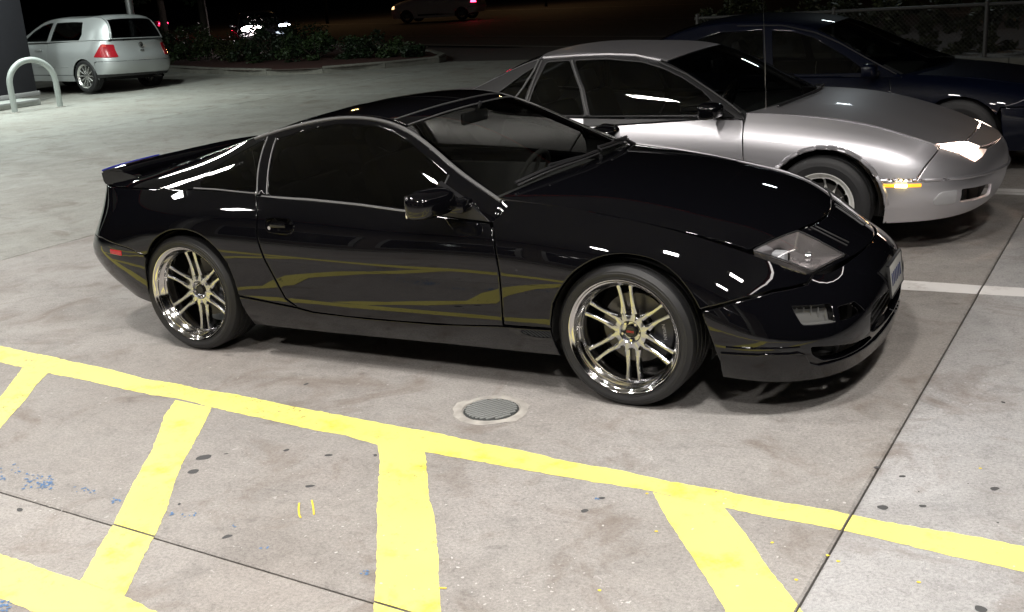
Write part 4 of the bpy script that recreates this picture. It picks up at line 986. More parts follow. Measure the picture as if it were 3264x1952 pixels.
K.line('pillar_trim', K.G, [(-2.01,1.215),(-2.045,1.05),(-2.08,.88)], grey_rail, .005, .004)
K.line('window_edge_trim', K.G, [(-1.765,1.212),(-1.64,1.03),(-1.575,.86)], grey_rail, .006, .004)
K.line('roof_gutter', K.G, [(-2.0,1.228),(-1.75,1.238),(-1.5,1.240),(-1.3,1.228),(-1.12,1.190)], silver, .012, .004)
K.line('windshield_trim', K.G, [(-1.13,1.182),(-.92,1.10),(-.74,1.0),(-.62,.93),(-.52,.865)], rubber_trim, .008, .006)
ms = bpy.data.objects.new('door_mirror', None); C.objects.link(ms); ms.parent = S_
mirror_shell(ms, Matrix.Translation((-.665,-.93,.905)) @ Matrix.Rotation(R(-8), 4, 'Z'), paint_black, .13, .20, .115)
MB().prism([(-.79,.85),(-.555,.852),(-.72,.955)], -.812, -.78, 'xz').build('mirror_foot', black_trim, ms, smooth=False)
MB().bbox((-.70,-.86,.86),(-.62,-.78,.90), .012).build('mirror_neck', black_trim, ms); mirrored(ms)
MB().tube([(-.40,-.63,.87),(-.405,-.63,1.2),(-.42,-.632,1.56)], [.0035,.0025,.0018], 6).build('radio_antenna', chrome, S_)
cabin(S_, -.35, -2.5, .72, mat('grey cloth interior', (.10,.10,.105), .8), wheel_y=.36)
MB().tube(cr([(-.33,-.60,.892),(-.24,-.3,.918),(-.20,.05,.928)], 5), .009, 6).build('wiper', black_trim, S_)
MB().tube(cr([(-.22,.10,.930),(-.26,.4,.915),(-.36,.62,.89)], 5), .009, 6).build('wiper', black_trim, S_)
MB().bbox((-.93,-.12,1.09),(-.905,.12,1.15), .01).build('inside_mirror', black_trim, S_)
MB().bbox((-3.2,-.62,.20),(.62,.62,.45), .02).build('underbody', dark_in, S_)
liners(S_, (0,-2.52), .35, .82)
kS = alloy(.305, .205, .19, 12, 'teardrop', mat('painted alloy', (.62,.62,.60), .42, .15))
for xw in (0, -2.52):
    for s2 in (-1, 1): spoke_wheel(S_, xw, s2*.84, s2, .305, .19, kS)
# ---------------------------------------------------------------- pale hatchback by the island
pale = vary(mat('pale silver paint', (.50,.525,.53), .40, .55, .6, .05), (.50,.525,.53), 3, .02)
GC = thing('hatchback', 'pale silver three-door hatchback seen from behind, standing near the planted island', 'car', (-20.22, 12.80, .05), rot=(R(2.4), R(-.9), R(177)))
GC.scale = (1.1, 1.1, 1.1)
gside = [
 [(-3.18,0,.30),(-3.25,0,.40),(-3.29,0,.52),(-3.28,0,.64),(-3.20,0,.80),(-3.17,0,.97)],
 [(-3.16,.45,.30),(-3.23,.46,.40),(-3.265,.47,.52),(-3.25,.47,.64),(-3.17,.47,.80),(-3.14,.46,.97)],
 [(-3.02,.74,.29),(-3.08,.77,.39),(-3.11,.785,.52),(-3.10,.78,.64),(-3.04,.75,.80),(-3.01,.70,.98)],
 st(-2.85,(.81,.84,.855,.855,.83,.76),(.27,.38,.52,.66,.82,.985)), st(-2.51,(.81,.845,.862,.866,.845,.775),(.24,.36,.50,.65,.81,.98)),
 st(-2.0,(.81,.845,.862,.866,.845,.785),(.19,.32,.48,.64,.80,.965)), st(-1.2,(.81,.845,.862,.866,.845,.79),(.19,.32,.48,.64,.80,.95)),
 st(-.42,(.81,.845,.862,.866,.845,.745),(.19,.32,.48,.64,.80,.965)), st(0,(.81,.845,.862,.862,.83,.71),(.20,.32,.46,.62,.78,.91)),
 st(.35,(.80,.84,.855,.845,.80,.68),(.20,.32,.45,.58,.72,.85)), st(.58,(.72,.76,.78,.77,.73,.62),(.20,.31,.42,.54,.66,.775)),
 [(.72,.55,.20),(.745,.58,.30),(.76,.59,.42),(.755,.58,.54),(.735,.56,.64),(.70,.53,.73)],
 [(.80,.28,.20),(.83,.29,.30),(.85,.30,.42),(.845,.30,.54),(.82,.29,.64),(.785,.28,.715)],
 [(.82,0,.20),(.85,0,.30),(.865,0,.42),(.86,0,.54),(.84,0,.64),(.80,0,.71)]]
ghood = [[(-.42,.74,.967),(-.28,.5,.985),(-.22,.25,.995),(-.20,0,1.0)], [(0,.70,.915),(.03,.46,.945),(.04,.23,.955),(.04,0,.958)], [(.35,.67,.853),(.38,.45,.88),(.39,.22,.888),(.39,0,.89)],
 [(.58,.61,.78),(.62,.42,.80),(.64,.2,.81),(.64,0,.81)], [(.70,.52,.733),(.77,.35,.735),(.795,.17,.728),(.80,0,.725)]]
gtop = [[(-.44,.745,.965),(-.28,.5,.99),(-.20,.25,1.0),(-.18,0,1.005)], [(-.78,.69,1.15),(-.66,.47,1.18),(-.61,.23,1.19),(-.60,0,1.195)],
 [(-1.15,.60,1.345),(-1.10,.42,1.37),(-1.08,.2,1.382),(-1.07,0,1.385)], [(-1.7,.57,1.415),(-1.7,.4,1.44),(-1.7,.2,1.45),(-1.7,0,1.453)],
 [(-2.4,.565,1.41),(-2.4,.4,1.434),(-2.4,.2,1.443),(-2.4,0,1.445)], [(-2.92,.555,1.355),(-2.96,.4,1.375),(-2.98,.2,1.383),(-2.99,0,1.385)],
 [(-3.05,.60,1.17),(-3.10,.42,1.18),(-3.115,.2,1.183),(-3.12,0,1.185)], [(-3.11,.65,1.0),(-3.165,.45,1.0),(-3.18,.22,1.0),(-3.185,0,1.0)]]
gglass = [[(-.425,.77,.955),(-.43,.76,.96),(-.44,.745,.965)], [(-.78,.785,.955),(-.78,.74,1.06),(-.78,.69,1.15)], [(-1.15,.785,.955),(-1.15,.70,1.16),(-1.15,.60,1.345)],
 [(-1.7,.785,.962),(-1.7,.69,1.19),(-1.7,.57,1.415)], [(-2.4,.78,.975),(-2.4,.69,1.19),(-2.4,.565,1.41)], [(-2.86,.755,.985),(-2.88,.67,1.19),(-2.92,.555,1.355)], [(-3.03,.69,.985),(-3.05,.64,1.08),(-3.05,.60,1.17)], [(-3.08,.665,.985),(-3.09,.66,.99),(-3.11,.65,1.0)]]
Q = Shell(gside, ghood, gtop, gglass, pale, GC)
def simple_body(Q, ax, ar, x_r, door, rear_top, xb, hoodlast, paint, win, winn, gm_, bump_z, head_m, tail_y=.60, groove=None, r_=.345, trunk=None):
    a1, a2 = arch(ax, .30, r_, .22, rz=r_), arch(ar, .30, r_, .24, rz=r_); n = Q.NF
    x0, x1 = ax - r_ - .01, ar + r_ + .01
    Q.side('door', door)
    dfx = max(q[0] for q in door); drx = min(q[0] for q in door); zt = max(q[1] for q in door)
    fr = [q for q in door if q[0] > dfx - .06]; fr = sorted(fr, key=lambda q: q[1]); rr3 = sorted([q for q in door if q[0] < drx + .16 and q[1] < zt-.02], key=lambda q: -q[1])
    e0, e1 = Q.uedge(dfx - .02, n), Q.uedge(hoodlast, n)
    o_ = [(a, n.V-.002) for a in np.linspace(e0, e1, 30)] + [tuple(q) for q in Q.xz([(hoodlast-.01, bump_z+.10), (hoodlast-.03, bump_z), (ax + r_*.9, bump_z)] + [(a, b) for a, b in a1 if a < ax + r_*.88][::-1] + [(x0, .33), (dfx+.004, .33)] + [(a+.004, b) for a, b in fr if b > .34], False)]
    mirrored(panel('front_fender', n, shrink(dens(o_, .04), .0015), paint, Q.root, h=.08))
    Q.side('side_sill', [(x0,.325),(x1,.325),(x1,.21),(x0,.21)])
    qe0, qe1 = Q.uedge(xb, n), Q.uedge(drx + .02, n)
    o_ = [(a, n.V-.002) for a in np.linspace(qe0, qe1, 30)] + [tuple(q) for q in Q.xz([(a-.004, b) for a, b in rr3] + [(x1, .33)] + [(a, b) for a, b in a2 if b > .34][::-1] + [(ar - r_*.95, bump_z+.02), (xb, bump_z+.03)], False)]
    mirrored(panel('rear_quarter', n, shrink(dens(o_, .04), .0015), paint, Q.root, h=.08))
    Q.cap('rear_bumper', False, None, [(xb, bump_z+.02), (ar - r_*.99, bump_z+.01)], [(a, b) for a, b in a2 if a < ar - r_*.9 and b < bump_z][::-1] + [(ar - r_*.93, .25)], ztop=bump_z+.025)
    c = Q.cr; nr = Q.NR; ue = Q.xz([(xb, bump_z+.05)], False, net=nr)[0][0]
    o_ = [(a, nr.V-.002) for a in np.linspace(c, ue, 24)] + [(a, Q.vz(nr, a, bump_z+.03)) for a in np.linspace(ue, c, 24)]
    o_ = o_ + [(2*c-a, b) for a, b in o_[1:-1]][::-1]
    half = [(a, b) for a, b in o_ if a <= c + 1e-6]
    up = [(a, nr.V-.002) for a in np.linspace(ue, 2*c-ue, 40)]; dn = [(a, Q.vz(nr, a, bump_z+.03)) for a in np.linspace(2*c-ue, ue, 40)]
    panel('tail_panel', nr, shrink(dens(up + dn, .04), .0015), paint, Q.root, h=.08)
    lowf = [(a, b) for a, b in a1 if a > ax + r_*.9 and b < bump_z][:] + [(ax + r_*.93, .23)]
    Q.cap('front_bumper', True, hoodlast, [(hoodlast-.008, bump_z+.09), (hoodlast-.02, bump_z-.006), (ax + r_*.91, bump_z-.006)], lowf)
    Q.bonnet('hood')
    T = Q.T.uk
    Q.greenhouse(win, gm_, winn)
    MB().bbox((ar-.35,-.62,.22),(ax+.5,.62,.45), .02).build('underbody', dark_in, Q.root); liners(Q.root, (ax, ar), r_-.02, .82)
    return c, nr, T
c, nr, T = simple_body(Q, 0, -2.51, 0, [(-1.42,.94),(-1.0,.935),(-.56,.935),(-.53,.80),(-.52,.60),(-.52,.335),(-1.40,.335),(-1.44,.60),(-1.45,.80)], .98, -2.90, .66, pale,
 [[(-.66,.985),(-.90,1.165),(-1.15,1.29),(-1.36,1.335),(-1.47,1.335),(-1.40,.985)], [(-1.50,.985),(-1.57,1.335),(-2.0,1.345),(-2.34,1.335),(-2.42,1.10),(-2.36,.995)]], ['door_window','quarter_window'], glass_md, .56, lens_clear)
Q.line('rub_strip', Q.NF, [(-.40,.50),(-1.3,.50),(-2.10,.50)], pale, .010, .001)
Q.band('windshield', T[0]+.004, T[2]-.01, glass_md, thick=.004, bevel=0, flange=False); Q.band('roof', T[2]-.008, T[5]-.028, pale)
bw = dens([(T[5]+.0,.06),(T[7]-.02,.045),(T[7]-.02,Q.T.V-.045),(T[5]+.0,Q.T.V-.06)], .04)
Q.band('tailgate', T[5]-.025, T[7]-.003, pale, holes=[bw]); panel('rear_window', Q.T, bw, glass('very dark glass', (.12,.12,.13)), GC, h=.08, off=-.001, thick=.004, bevel=0, flange=False)
red = mat('red tail lamp', (.26,.010,.018), .2, 0, .7)
for s_ in (0, 1):
    us_ = [(c-1.02, .67), (c-.56, .67), (c-.58, .90), (c-.86, .92)]; L = [(a, Q.vz(nr, a, z)) for a, z in us_]
    if s_: L = [(2*c-a, b) for a, b in L]
    tl = panel('tail_lamp', nr, dens(rnd_poly(L, .02), .03), red, GC, h=.05, off=.006, thick=.012)
    L = [(a, Q.vz(nr, a, z)) for a, z in [(c-.84, .86), (c-.74, .86), (c-.745, .895), (c-.835, .90)]]
    if s_: L = [(2*c-a, b) for a, b in L]
    panel('lamp_segment', nr, dens(L, .03), mat('bright red lamp', (.6,.06,.05), .15, 0, .8), tl, h=.05, off=.010, thick=.012)
lip = [(a, Q.vz(nr, a, .345)) for a in np.linspace(c-1.05, c+1.05, 60)]; lo_ = [(a, .001) for a in np.linspace(c+1.05, c-1.05, 60)]
panel('bumper_skirt', nr, dens(lip + lo_, .05), black_trim, GC, h=.07, off=.006, thick=.01)
MB().bbox((-3.285,-.17,.585),(-3.262,.17,.70), .004, Matrix.Rotation(R(-6), 4, 'Y') @ Matrix.Translation((-.06,0,-.34))).build('number_plate', mat('worn plate', (.34,.36,.35), .5), GC)
bd = MB().lathe([(.0,-.004),(.034,-.004),(.046,0),(.048,.012)], 32, 'z', Matrix.Translation((-3.212,0,.885)) @ Matrix.Rotation(R(-90), 4, 'Y') @ Matrix.Rotation(R(180), 4, 'X')).build('round_badge', black_trim, GC)
rg = MB(); Mb = Matrix.Translation((-3.218,0,.885)) @ Matrix.Rotation(R(-90), 4, 'Y')
rg.tube([tuple(Mb @ Vector((.043*math.cos(a), .043*math.sin(a), 0))) for a in np.linspace(0, 2*np.pi, 28, endpoint=False)], .004, 6, closed=True)
rg.tube([tuple(Mb @ Vector(q)) for q in ((.036,.018,0),(-.0,.007,0),(-.036,.0,0))][:2], .0035, 5)
for L in (((.036,-.018,0),(.004,0,0),(.036,.018,0)), ((.030,-.031,0),(-.034,-.012,0),(-.004,.0,0),(-.034,.012,0),(.030,.031,0))): rg.tube([tuple(Mb @ Vector(q)) for q in L], .0035, 5)
rg.build('badge_letters', chrome, bd)
MB().bbox((-3.232,-.05,.76),(-3.222,.05,.785), .003).build('model_badge', chrome, GC)
MB().bbox((-1.30,.845,.80),(-1.12,.885,.835), .012).build('door_handle', pale, GC); MB().bbox((-1.30,-.885,.80),(-1.12,-.845,.835), .012).build('door_handle', pale, GC)
for s2 in (-1, 1):
    mg = mirror_shell(GC, Matrix.Translation((-.66, s2*.93, 1.0)), pale, .11, .19, .13); mg.name = 'door_mirror'
cabin(GC, -.42, -2.5, .72)
kG = alloy(.315, .232, .21, 12, 'spoke', mat('bright alloy', (.66,.66,.64), .25, .9))
for xw in (0, -2.51):
    for s2 in (-1, 1): spoke_wheel(GC, xw, s2*.848, s2, .315, .21, kG)
MB().tube([(-3.27,-.42,.27),(-3.0,-.42,.27)], .03, 14, caps=False).build('exhaust_pipe', chrome, GC)
# ---------------------------------------------------------------- dark blue saloon beyond the silver coupe
blue_p = mat('dark blue paint', (.0008,.0022,.0095), .5, 0, .7, .02, spec=.1)
BC = thing('blue_saloon', 'dark blue saloon cut off by the right edge, beyond the silver coupe', 'car', (.70, 5.47, 0))
bside = [
 [(-3.55,0,.28),(-3.62,0,.38),(-3.66,0,.50),(-3.64,0,.64),(-3.58,0,.80),(-3.50,0,.98)],
 [(-3.52,.45,.28),(-3.59,.46,.38),(-3.63,.47,.50),(-3.61,.47,.64),(-3.55,.47,.80),(-3.47,.45,.98)],
 [(-3.36,.74,.28),(-3.42,.77,.38),(-3.45,.78,.50),(-3.44,.78,.64),(-3.38,.74,.80),(-3.32,.66,.98)],
 st(-3.1,(.81,.85,.87,.87,.84,.72),(.27,.38,.52,.66,.82,.98)), st(-2.62,(.81,.85,.87,.872,.85,.75),(.24,.36,.50,.65,.80,.96)),
 st(-2.0,(.82,.855,.87,.872,.85,.78),(.19,.32,.48,.63,.78,.93)), st(-1.2,(.82,.855,.87,.872,.85,.80),(.19,.32,.48,.63,.77,.90)),
 st(-.48,(.82,.855,.87,.872,.85,.765),(.19,.32,.48,.62,.77,.90)), st(0,(.82,.855,.872,.872,.84,.73),(.20,.32,.46,.61,.75,.86)),
 st(.35,(.81,.85,.865,.858,.815,.70),(.20,.32,.45,.57,.69,.80)), st(.62,(.73,.78,.80,.79,.75,.65),(.20,.31,.42,.53,.63,.73)),
 [(.80,.58,.20),(.83,.61,.30),(.84,.62,.42),(.835,.61,.52),(.81,.58,.60),(.78,.55,.675)],
 [(.90,.28,.20),(.93,.29,.30),(.945,.30,.42),(.94,.30,.52),(.915,.29,.60),(.88,.28,.655)],
 [(.92,0,.20),(.955,0,.30),(.97,0,.42),(.965,0,.52),(.94,0,.60),(.90,0,.65)]]
bhood = [[(-.48,.76,.905),(-.30,.5,.93),(-.22,.25,.94),(-.20,0,.945)], [(0,.725,.865),(.03,.48,.89),(.04,.24,.90),(.04,0,.903)], [(.35,.69,.805),(.38,.46,.83),(.39,.23,.838),(.39,0,.84)],
 [(.62,.64,.735),(.67,.43,.75),(.69,.2,.755),(.69,0,.757)], [(.78,.54,.68),(.86,.36,.675),(.895,.18,.668),(.905,0,.665)]]
btop = [[(-.46,.765,.90),(-.26,.52,.935),(-.16,.26,.95),(-.14,0,.955)], [(-.75,.70,1.05),(-.60,.47,1.08),(-.53,.23,1.09),(-.52,0,1.095)],
 [(-1.20,.60,1.285),(-1.12,.42,1.315),(-1.09,.2,1.328),(-1.08,0,1.332)], [(-1.70,.565,1.365),(-1.7,.4,1.392),(-1.7,.2,1.402),(-1.7,0,1.405)],
 [(-2.25,.565,1.345),(-2.25,.4,1.372),(-2.25,.2,1.38),(-2.25,0,1.383)], [(-2.75,.60,1.18),(-2.78,.41,1.20),(-2.79,.2,1.205),(-2.79,0,1.208)],
 [(-3.15,.64,1.02),(-3.20,.43,1.03),(-3.21,.2,1.032),(-3.21,0,1.033)], [(-3.33,.62,.985),(-3.48,.42,.99),(-3.50,.2,.99),(-3.51,0,.99)]]
bglass = [[(-.455,.795,.88),(-.457,.78,.89),(-.46,.765,.90)], [(-.75,.80,.885),(-.75,.755,.975),(-.75,.70,1.05)], [(-1.20,.80,.89),(-1.20,.71,1.10),(-1.20,.60,1.285)],
 [(-1.70,.80,.90),(-1.70,.695,1.14),(-1.70,.565,1.365)], [(-2.25,.79,.92),(-2.25,.69,1.14),(-2.25,.565,1.345)], [(-2.75,.755,.95),(-2.75,.69,1.07),(-2.75,.60,1.18)], [(-3.15,.70,.97),(-3.15,.67,1.0),(-3.15,.64,1.02)], [(-3.30,.66,.975),(-3.32,.64,.98),(-3.33,.62,.985)]]
def lowz(L): return [[(a, b, z - .085*min(1, max(0, (z-.5)/.4))) for a, b, z in r_] for r_ in L]
def lz2(L): return [(a, z - .085) for a, z in L]
bside, bhood, btop, bglass = lowz(bside), lowz(bhood), lowz(btop), lowz(bglass)
def saloon(B_, paint, root, Q2):
    c, nr, T = simple_body(Q2, 0, -2.62, 0, [(-1.50,.815),(-1.0,.808),(-.56,.80),(-.54,.74),(-.53,.60),(-.53,.335),(-1.48,.335),(-1.52,.60),(-1.52,.74)], .98, -3.12, .70, paint,
     [lz2([(-.72,.925),(-.90,1.045),(-1.20,1.215),(-1.40,1.275),(-1.58,1.29),(-1.52,.925)]), lz2([(-1.60,.93),(-1.66,1.295),(-2.05,1.29),(-2.30,1.22),(-2.50,1.08),(-2.42,.96)])], ['door_window','rear_door_window'], glass_md, .56, lens_clear)
    Q2.band('windshield', T[0]+.004, T[2]-.01, glass_md, thick=.004, bevel=0, flange=False); Q2.band('roof', T[2]-.008, T[4]+.0, paint)
    rw = dens([(T[4]+.04,.07),(T[6]-.03,.07),(T[6]-.03,Q2.T.V-.07),(T[4]+.04,Q2.T.V-.07)], .05)
    Q2.band('rear_deck', T[4]+.003, T[7]-.003, paint, holes=[rw]); panel('rear_window', Q2.T, rw, glass_md, root, h=.08, off=-.001, thick=.004, bevel=0, flange=False)
    return c, nr, T
B = Shell(bside, bhood, btop, bglass, blue_p, BC)
c, nr, T = saloon(None, blue_p, BC, B)
B.line('window_edge_trim', B.G, lz2([(-.50,.905),(-.75,1.035),(-1.0,1.17),(-1.2,1.255),(-1.5,1.325),(-1.9,1.335)]), black_trim, .006, .004)
for s2 in (-1, 1):
    mg = mirror_shell(BC, Matrix.Translation((-.68, s2*.97, .875)), blue_p, .12, .21, .13); mg.name = 'door_mirror'
    MB().bbox((-.70, s2*.86-.05, .82),(-.62, s2*.86+.05, .86), .012).build('mirror_arm', black_trim, BC)
cabin(BC, -.42, -2.5, .72, mat('grey cloth interior'))
fl = B.NF; lp = [(fl.uk[9]+.17, .56),(fl.uk[11]+.05,.53),(fl.uk[11],.60),(fl.uk[10]-.02,.655)]
L = [(a, B.vz(fl, a, z)) for a, z in lp]; o = panel('headlight', fl, dens(rnd_poly(L, .02), .03), mat('pale lamp plastic', (.45,.46,.48), .4), BC, h=.05, off=.004, thick=.01); mirrored(o)
L = cut(fl, rnd_poly([(.55,.51),(.64,.51),(.64,.48),(.55,.48)], .004), 'xz', None, None, 0)
o = panel('side_lamp', fl, L, mat('amber lens', (.6,.16,.01), .3), BC, h=.03, off=.004, thick=.008); mirrored(o)
kB = alloy(.31, .19, .19, 10, 'spoke', mat('grey alloy', (.20,.20,.20), .35, .7))
for xw in (0, -2.62):
    for s2 in (-1, 1): spoke_wheel(BC, xw, s2*.845, s2, .31, .19, kB)

# ---------------------------------------------------------------- vehicles on the street
def scaled(L, kx, ky, kz): return [[(a*kx, b*ky, z*kz) for a, b, z in r_] for r_ in L]
van_p = mat('dull white van paint', (.72,.68,.62), .4, 0, .5)
VN = thing('minivan', 'white minivan with a glowing tail lamp driving along the far street', 'van', (-30.3, 44.6, 0), R(192))
ks = (1.2, 1.1, 1.2)
W = Shell(scaled(gside, *ks), scaled(ghood, *ks), scaled(gtop, *ks), scaled(gglass, *ks), van_p, VN)
sc2 = lambda L: [(a*1.2, b*1.2) for a, b in L]
c, nr, T = simple_body(W, 0, -3.01, 0, sc2([(-1.42,.94),(-1.0,.935),(-.56,.935),(-.53,.80),(-.52,.60),(-.52,.335),(-1.40,.335),(-1.44,.60),(-1.45,.80)]), 1.17, -3.48, .79, van_p,
 [sc2([(-.66,.985),(-.90,1.165),(-1.15,1.29),(-1.36,1.335),(-1.47,1.335),(-1.40,.985)]), sc2([(-1.50,.985),(-1.57,1.335),(-2.0,1.345),(-2.34,1.335),(-2.42,1.10),(-2.36,.995)])], ['door_window','side_window'], glass_md, .62, None, r_=.37)
W.band('windshield', T[0]+.004, T[2]-.01, glass_md, thick=.004, bevel=0, flange=False); W.band('roof', T[2]-.008, T[5], van_p)
rw = dens([(T[5]+.03,.07),(T[7]-.035,.055),(T[7]-.035,W.T.V-.055),(T[5]+.03,W.T.V-.07)], .06)
W.band('tailgate', T[5]+.003, T[7]-.003, van_p, holes=[rw]); panel('rear_window', W.T, rw, glass('very dark glass', (.12,.12,.13)), VN, h=.1, off=-.001, thick=.004, bevel=0, flange=False)
lit_red = mat('lit red lamp', (.6,.01,.02), .3, emit=(1,.02,.07), es=30)
for s_ in (0, 1):
    L = [(a, W.vz(nr, a, z)) for a, z in [(c-1.04,.86),(c-.74,.86),(c-.76,1.10),(c-.98,1.10)]]
    if s_: L = [(2*c-a, b) for a, b in L]
    panel('tail_lamp', nr, dens(L, .04), lit_red, VN, h=.06, off=.006, thick=.012)
f2 = W.NF; L = [(a, W.vz(f2, a, z)) for a, z in [(f2.uk[10]-.02,.74),(f2.uk[11]+.06,.72),(f2.uk[11],.84),(f2.uk[10],.88)]]
o = panel('headlight', f2, dens(L, .04), mat('lit warm lamp', (.9,.7,.4), .3, emit=(1,.62,.28), es=3), VN, h=.06, off=.004, thick=.01); mirrored(o)
kV = alloy(.335, .21, .2, 9, 'spoke', mat('grey alloy'))
for xw in (0, -3.01):
    for s2 in (-1, 1): spoke_wheel(VN, xw, s2*.93, s2, .335, .2, kV)
# two dark saloons behind the shrubs, known mostly by their lamps
dark_p = mat('very dark car paint', (.01,.01,.012), .3, 0, 1)
def dark_car(label, loc, rz, lit):
    t = thing('dark_saloon', label, 'car', loc, rz, 'dark cars on the street behind the shrubs')
    for ch in BC.children:
        d = ch.copy(); C.objects.link(d); d.parent = t
        if ch.type == 'MESH' and ch.data.materials and ch.data.materials[0] == blue_p:
            d.data = ch.data.copy(); d.data.materials[0] = dark_p
        for g in ch.children: e = g.copy(); C.objects.link(e); e.parent = d
    return t
t = dark_car('dark saloon behind the shrubs with both white headlamps on', (-24.0, 25.2, 0), R(-45), 0)
hot = mat('lit white lamp', (1,.9,.85), .3, emit=(1,.86,.86), es=60)
def lamp_disc(par, loc, rx, rz, m, name='headlamp'):
    o = ball((0,0,0), 1, m, name, par, (.05, rx, rz)); o.location = loc; return o
lamp_disc(t, (.93,-.40,.78), .34, .10, hot); lamp_disc(t, (.90,.70,.82), .20, .05, mat('lit cool lamp', (.8,.9,1), .3, emit=(.75,.85,1), es=20))  # discs wider than real lamps, so the headlight glare is part of their shape
t = dark_car('dark saloon further left along the street with red tail lamps', (-45.4, 39.8, 0), R(150), 1)
for y_ in (-.6, .6): lamp_disc(t, (-3.66, y_, .80), .25, .07, mat('lit red lamp'), 'tail_lamp')
# ================================================================ the place
def concrete(name, a, b, speck=.5):
    m = mat(name, a, .72); t = m.node_tree; P = t.nodes['Principled BSDF']; tc = nd(m, 'TexCoord'); gm_ = nd(m, 'NewGeometry')
    def noise(sc, det, rough=.6, dist=0):
        n = nd(m, 'TexNoise'); n.inputs['Scale'].default_value = sc; n.inputs['Detail'].default_value = det; n.inputs['Roughness'].default_value = rough; n.inputs['Distortion'].default_value = dist
        lk(m, gm_.outputs['Position'], n.inputs['Vector']); return n.outputs['Fac']
    def ramp(f, stops):
        r_ = nd(m, 'ValToRGB'); e = r_.color_ramp.elements
        while len(e) < len(stops): e.new(.5)
        for q, (p_, c_) in zip(e, stops): q.position = p_; q.color = (*c_, 1) if len(c_) == 3 else c_
        lk(m, f, r_.inputs[0]); return r_.outputs[0]
    def mix(f, c1, c2, mode='MIX', fac=None):
        x = nd(m, 'MixRGB', blend_type=mode)
        if f is not None: lk(m, f, x.inputs[0])
        else: x.inputs[0].default_value = fac
        for s_, c_ in ((1, c1), (2, c2)):
            if isinstance(c_, tuple): x.inputs[s_].default_value = (*c_, 1)
            else: lk(m, c_, x.inputs[s_])
        return x.outputs[0]
    g = lambda v: (v, v, v)
    base = mix(ramp(noise(.55, 5, .62, .4), [(.34, g(0)), (.66, g(1))]), a, b)
    base = mix(None, base, ramp(noise(3.2, 8, .72, .8), [(.25, g(.66)), (.5, g(1)), (.76, g(1.14))]), 'MULTIPLY', .7)
    base = mix(None, base, ramp(noise(13, 6, .75, 1.2), [(.30, g(.70)), (.45, g(1)), (.70, g(1.14))]), 'MULTIPLY', .75)
    base = mix(None, base, ramp(noise(85, 3, .6), [(.30, g(.70)), (.5, g(1)), (.72, g(1.22))]), 'MULTIPLY', .8)
    base = mix(None, base, ramp(noise(260, 2, .6), [(.32, g(.72)), (.5, g(1)), (.70, g(1.25))]), 'MULTIPLY', .7)
    vo = nd(m, 'TexVoronoi'); vo.inputs['Scale'].default_value = 55; lk(m, gm_.outputs['Position'], vo.inputs['Vector']); base = mix(ramp(vo.outputs['Distance'], [(.06, g(.55)), (.13, g(0))]), base, (.12,.11,.10))
    # dark blotches of oil and tyre grime
    base = mix(ramp(noise(2.3, 9, .68, .9), [(.53, g(0)), (.68, g(.60))]), base, (.150, .115, .090))
    base = mix(ramp(noise(6.5, 3, .5, .5), [(.69, g(0)), (.76, g(.5))]), base, (.10, .09, .085))
    # worn pale scuffs
    base = mix(ramp(noise(23, 2, .5, 2.0), [(.70, g(0)), (.76, g(.55))]), base, (.52, .50, .48))
    oi = nd(m, 'ObjectInfo'); base = mix(None, base, oi.outputs['Color'], 'MULTIPLY', 1.0)
    lk(m, base, P.inputs['Base Color'])
    lk(m, ramp(noise(2.2, 5, .6), [(.3, g(.50)), (.7, g(.80))]), P.inputs['Roughness'])
    bp = nd(m, 'Bump'); bp.inputs['Strength'].default_value = .35; bp.inputs['Distance'].default_value = .004; lk(m, noise(120, 4, .7), bp.inputs['Height']); lk(m, bp.outputs[0], P.inputs['Normal'])
    return m
conc = concrete('worn concrete', (.268,.246,.226), (.332,.318,.302))
asph = vary(mat('asphalt', (.03,.03,.031), .85), (.030,.029,.030), 40, .35, .3)
mulch = vary(mat('red bark mulch', (.06,.022,.017), .9), (.065,.022,.017), 25, .5, .5)
kerb_m = vary(mat('kerb concrete', (.19,.185,.16), .8), (.19,.185,.16), 9, .4, .3)
filler = mat('joint filler', (.025,.024,.022), .9)
gnd = mesh('ground', [(-260,-60,-.06),(120,-60,-.06),(120,320,-.06),(-260,320,-.06)], [(0,1,2,3)], asph, kind='structure')
mesh('slab_bed', [(-36,-13,-.025),(12,-13,-.025),(12,18,-.025),(-36,18,-.025)], [(0,1,2,3)], filler, kind='structure')
KX, KY = .05, -.055        # the joints are a little askew to the parked cars
def jpt(A, B_): # crossing of x = A + KX*y and y = B + KY*x
    x = (A + KX*B_)/(1 - KX*KY); return (x, B_ + KY*x)
XS = [1.135 + 6.67*i for i in range(-5, 2)]; YS = [-2.54 + 6.6*j for j in range(-2, 4)]
tone = random.Random(5); pav = bpy.data.objects.new('pavement', None); C.objects.link(pav); pav['kind'] = 'structure'
def clip(poly, a, b, c):   # keep a*x+b*y <= c
    out = []
    for i in range(len(poly)):
        p_, q = poly[i], poly[(i+1) % len(poly)]; dp, dq = a*p_[0]+b*p_[1]-c, a*q[0]+b*q[1]-c
        if dp <= 0: out.append(p_)
        if dp*dq < 0: t_ = dp/(dp-dq); out.append((p_[0]+(q[0]-p_[0])*t_, p_[1]+(q[1]-p_[1])*t_))
    return out
tones = {}
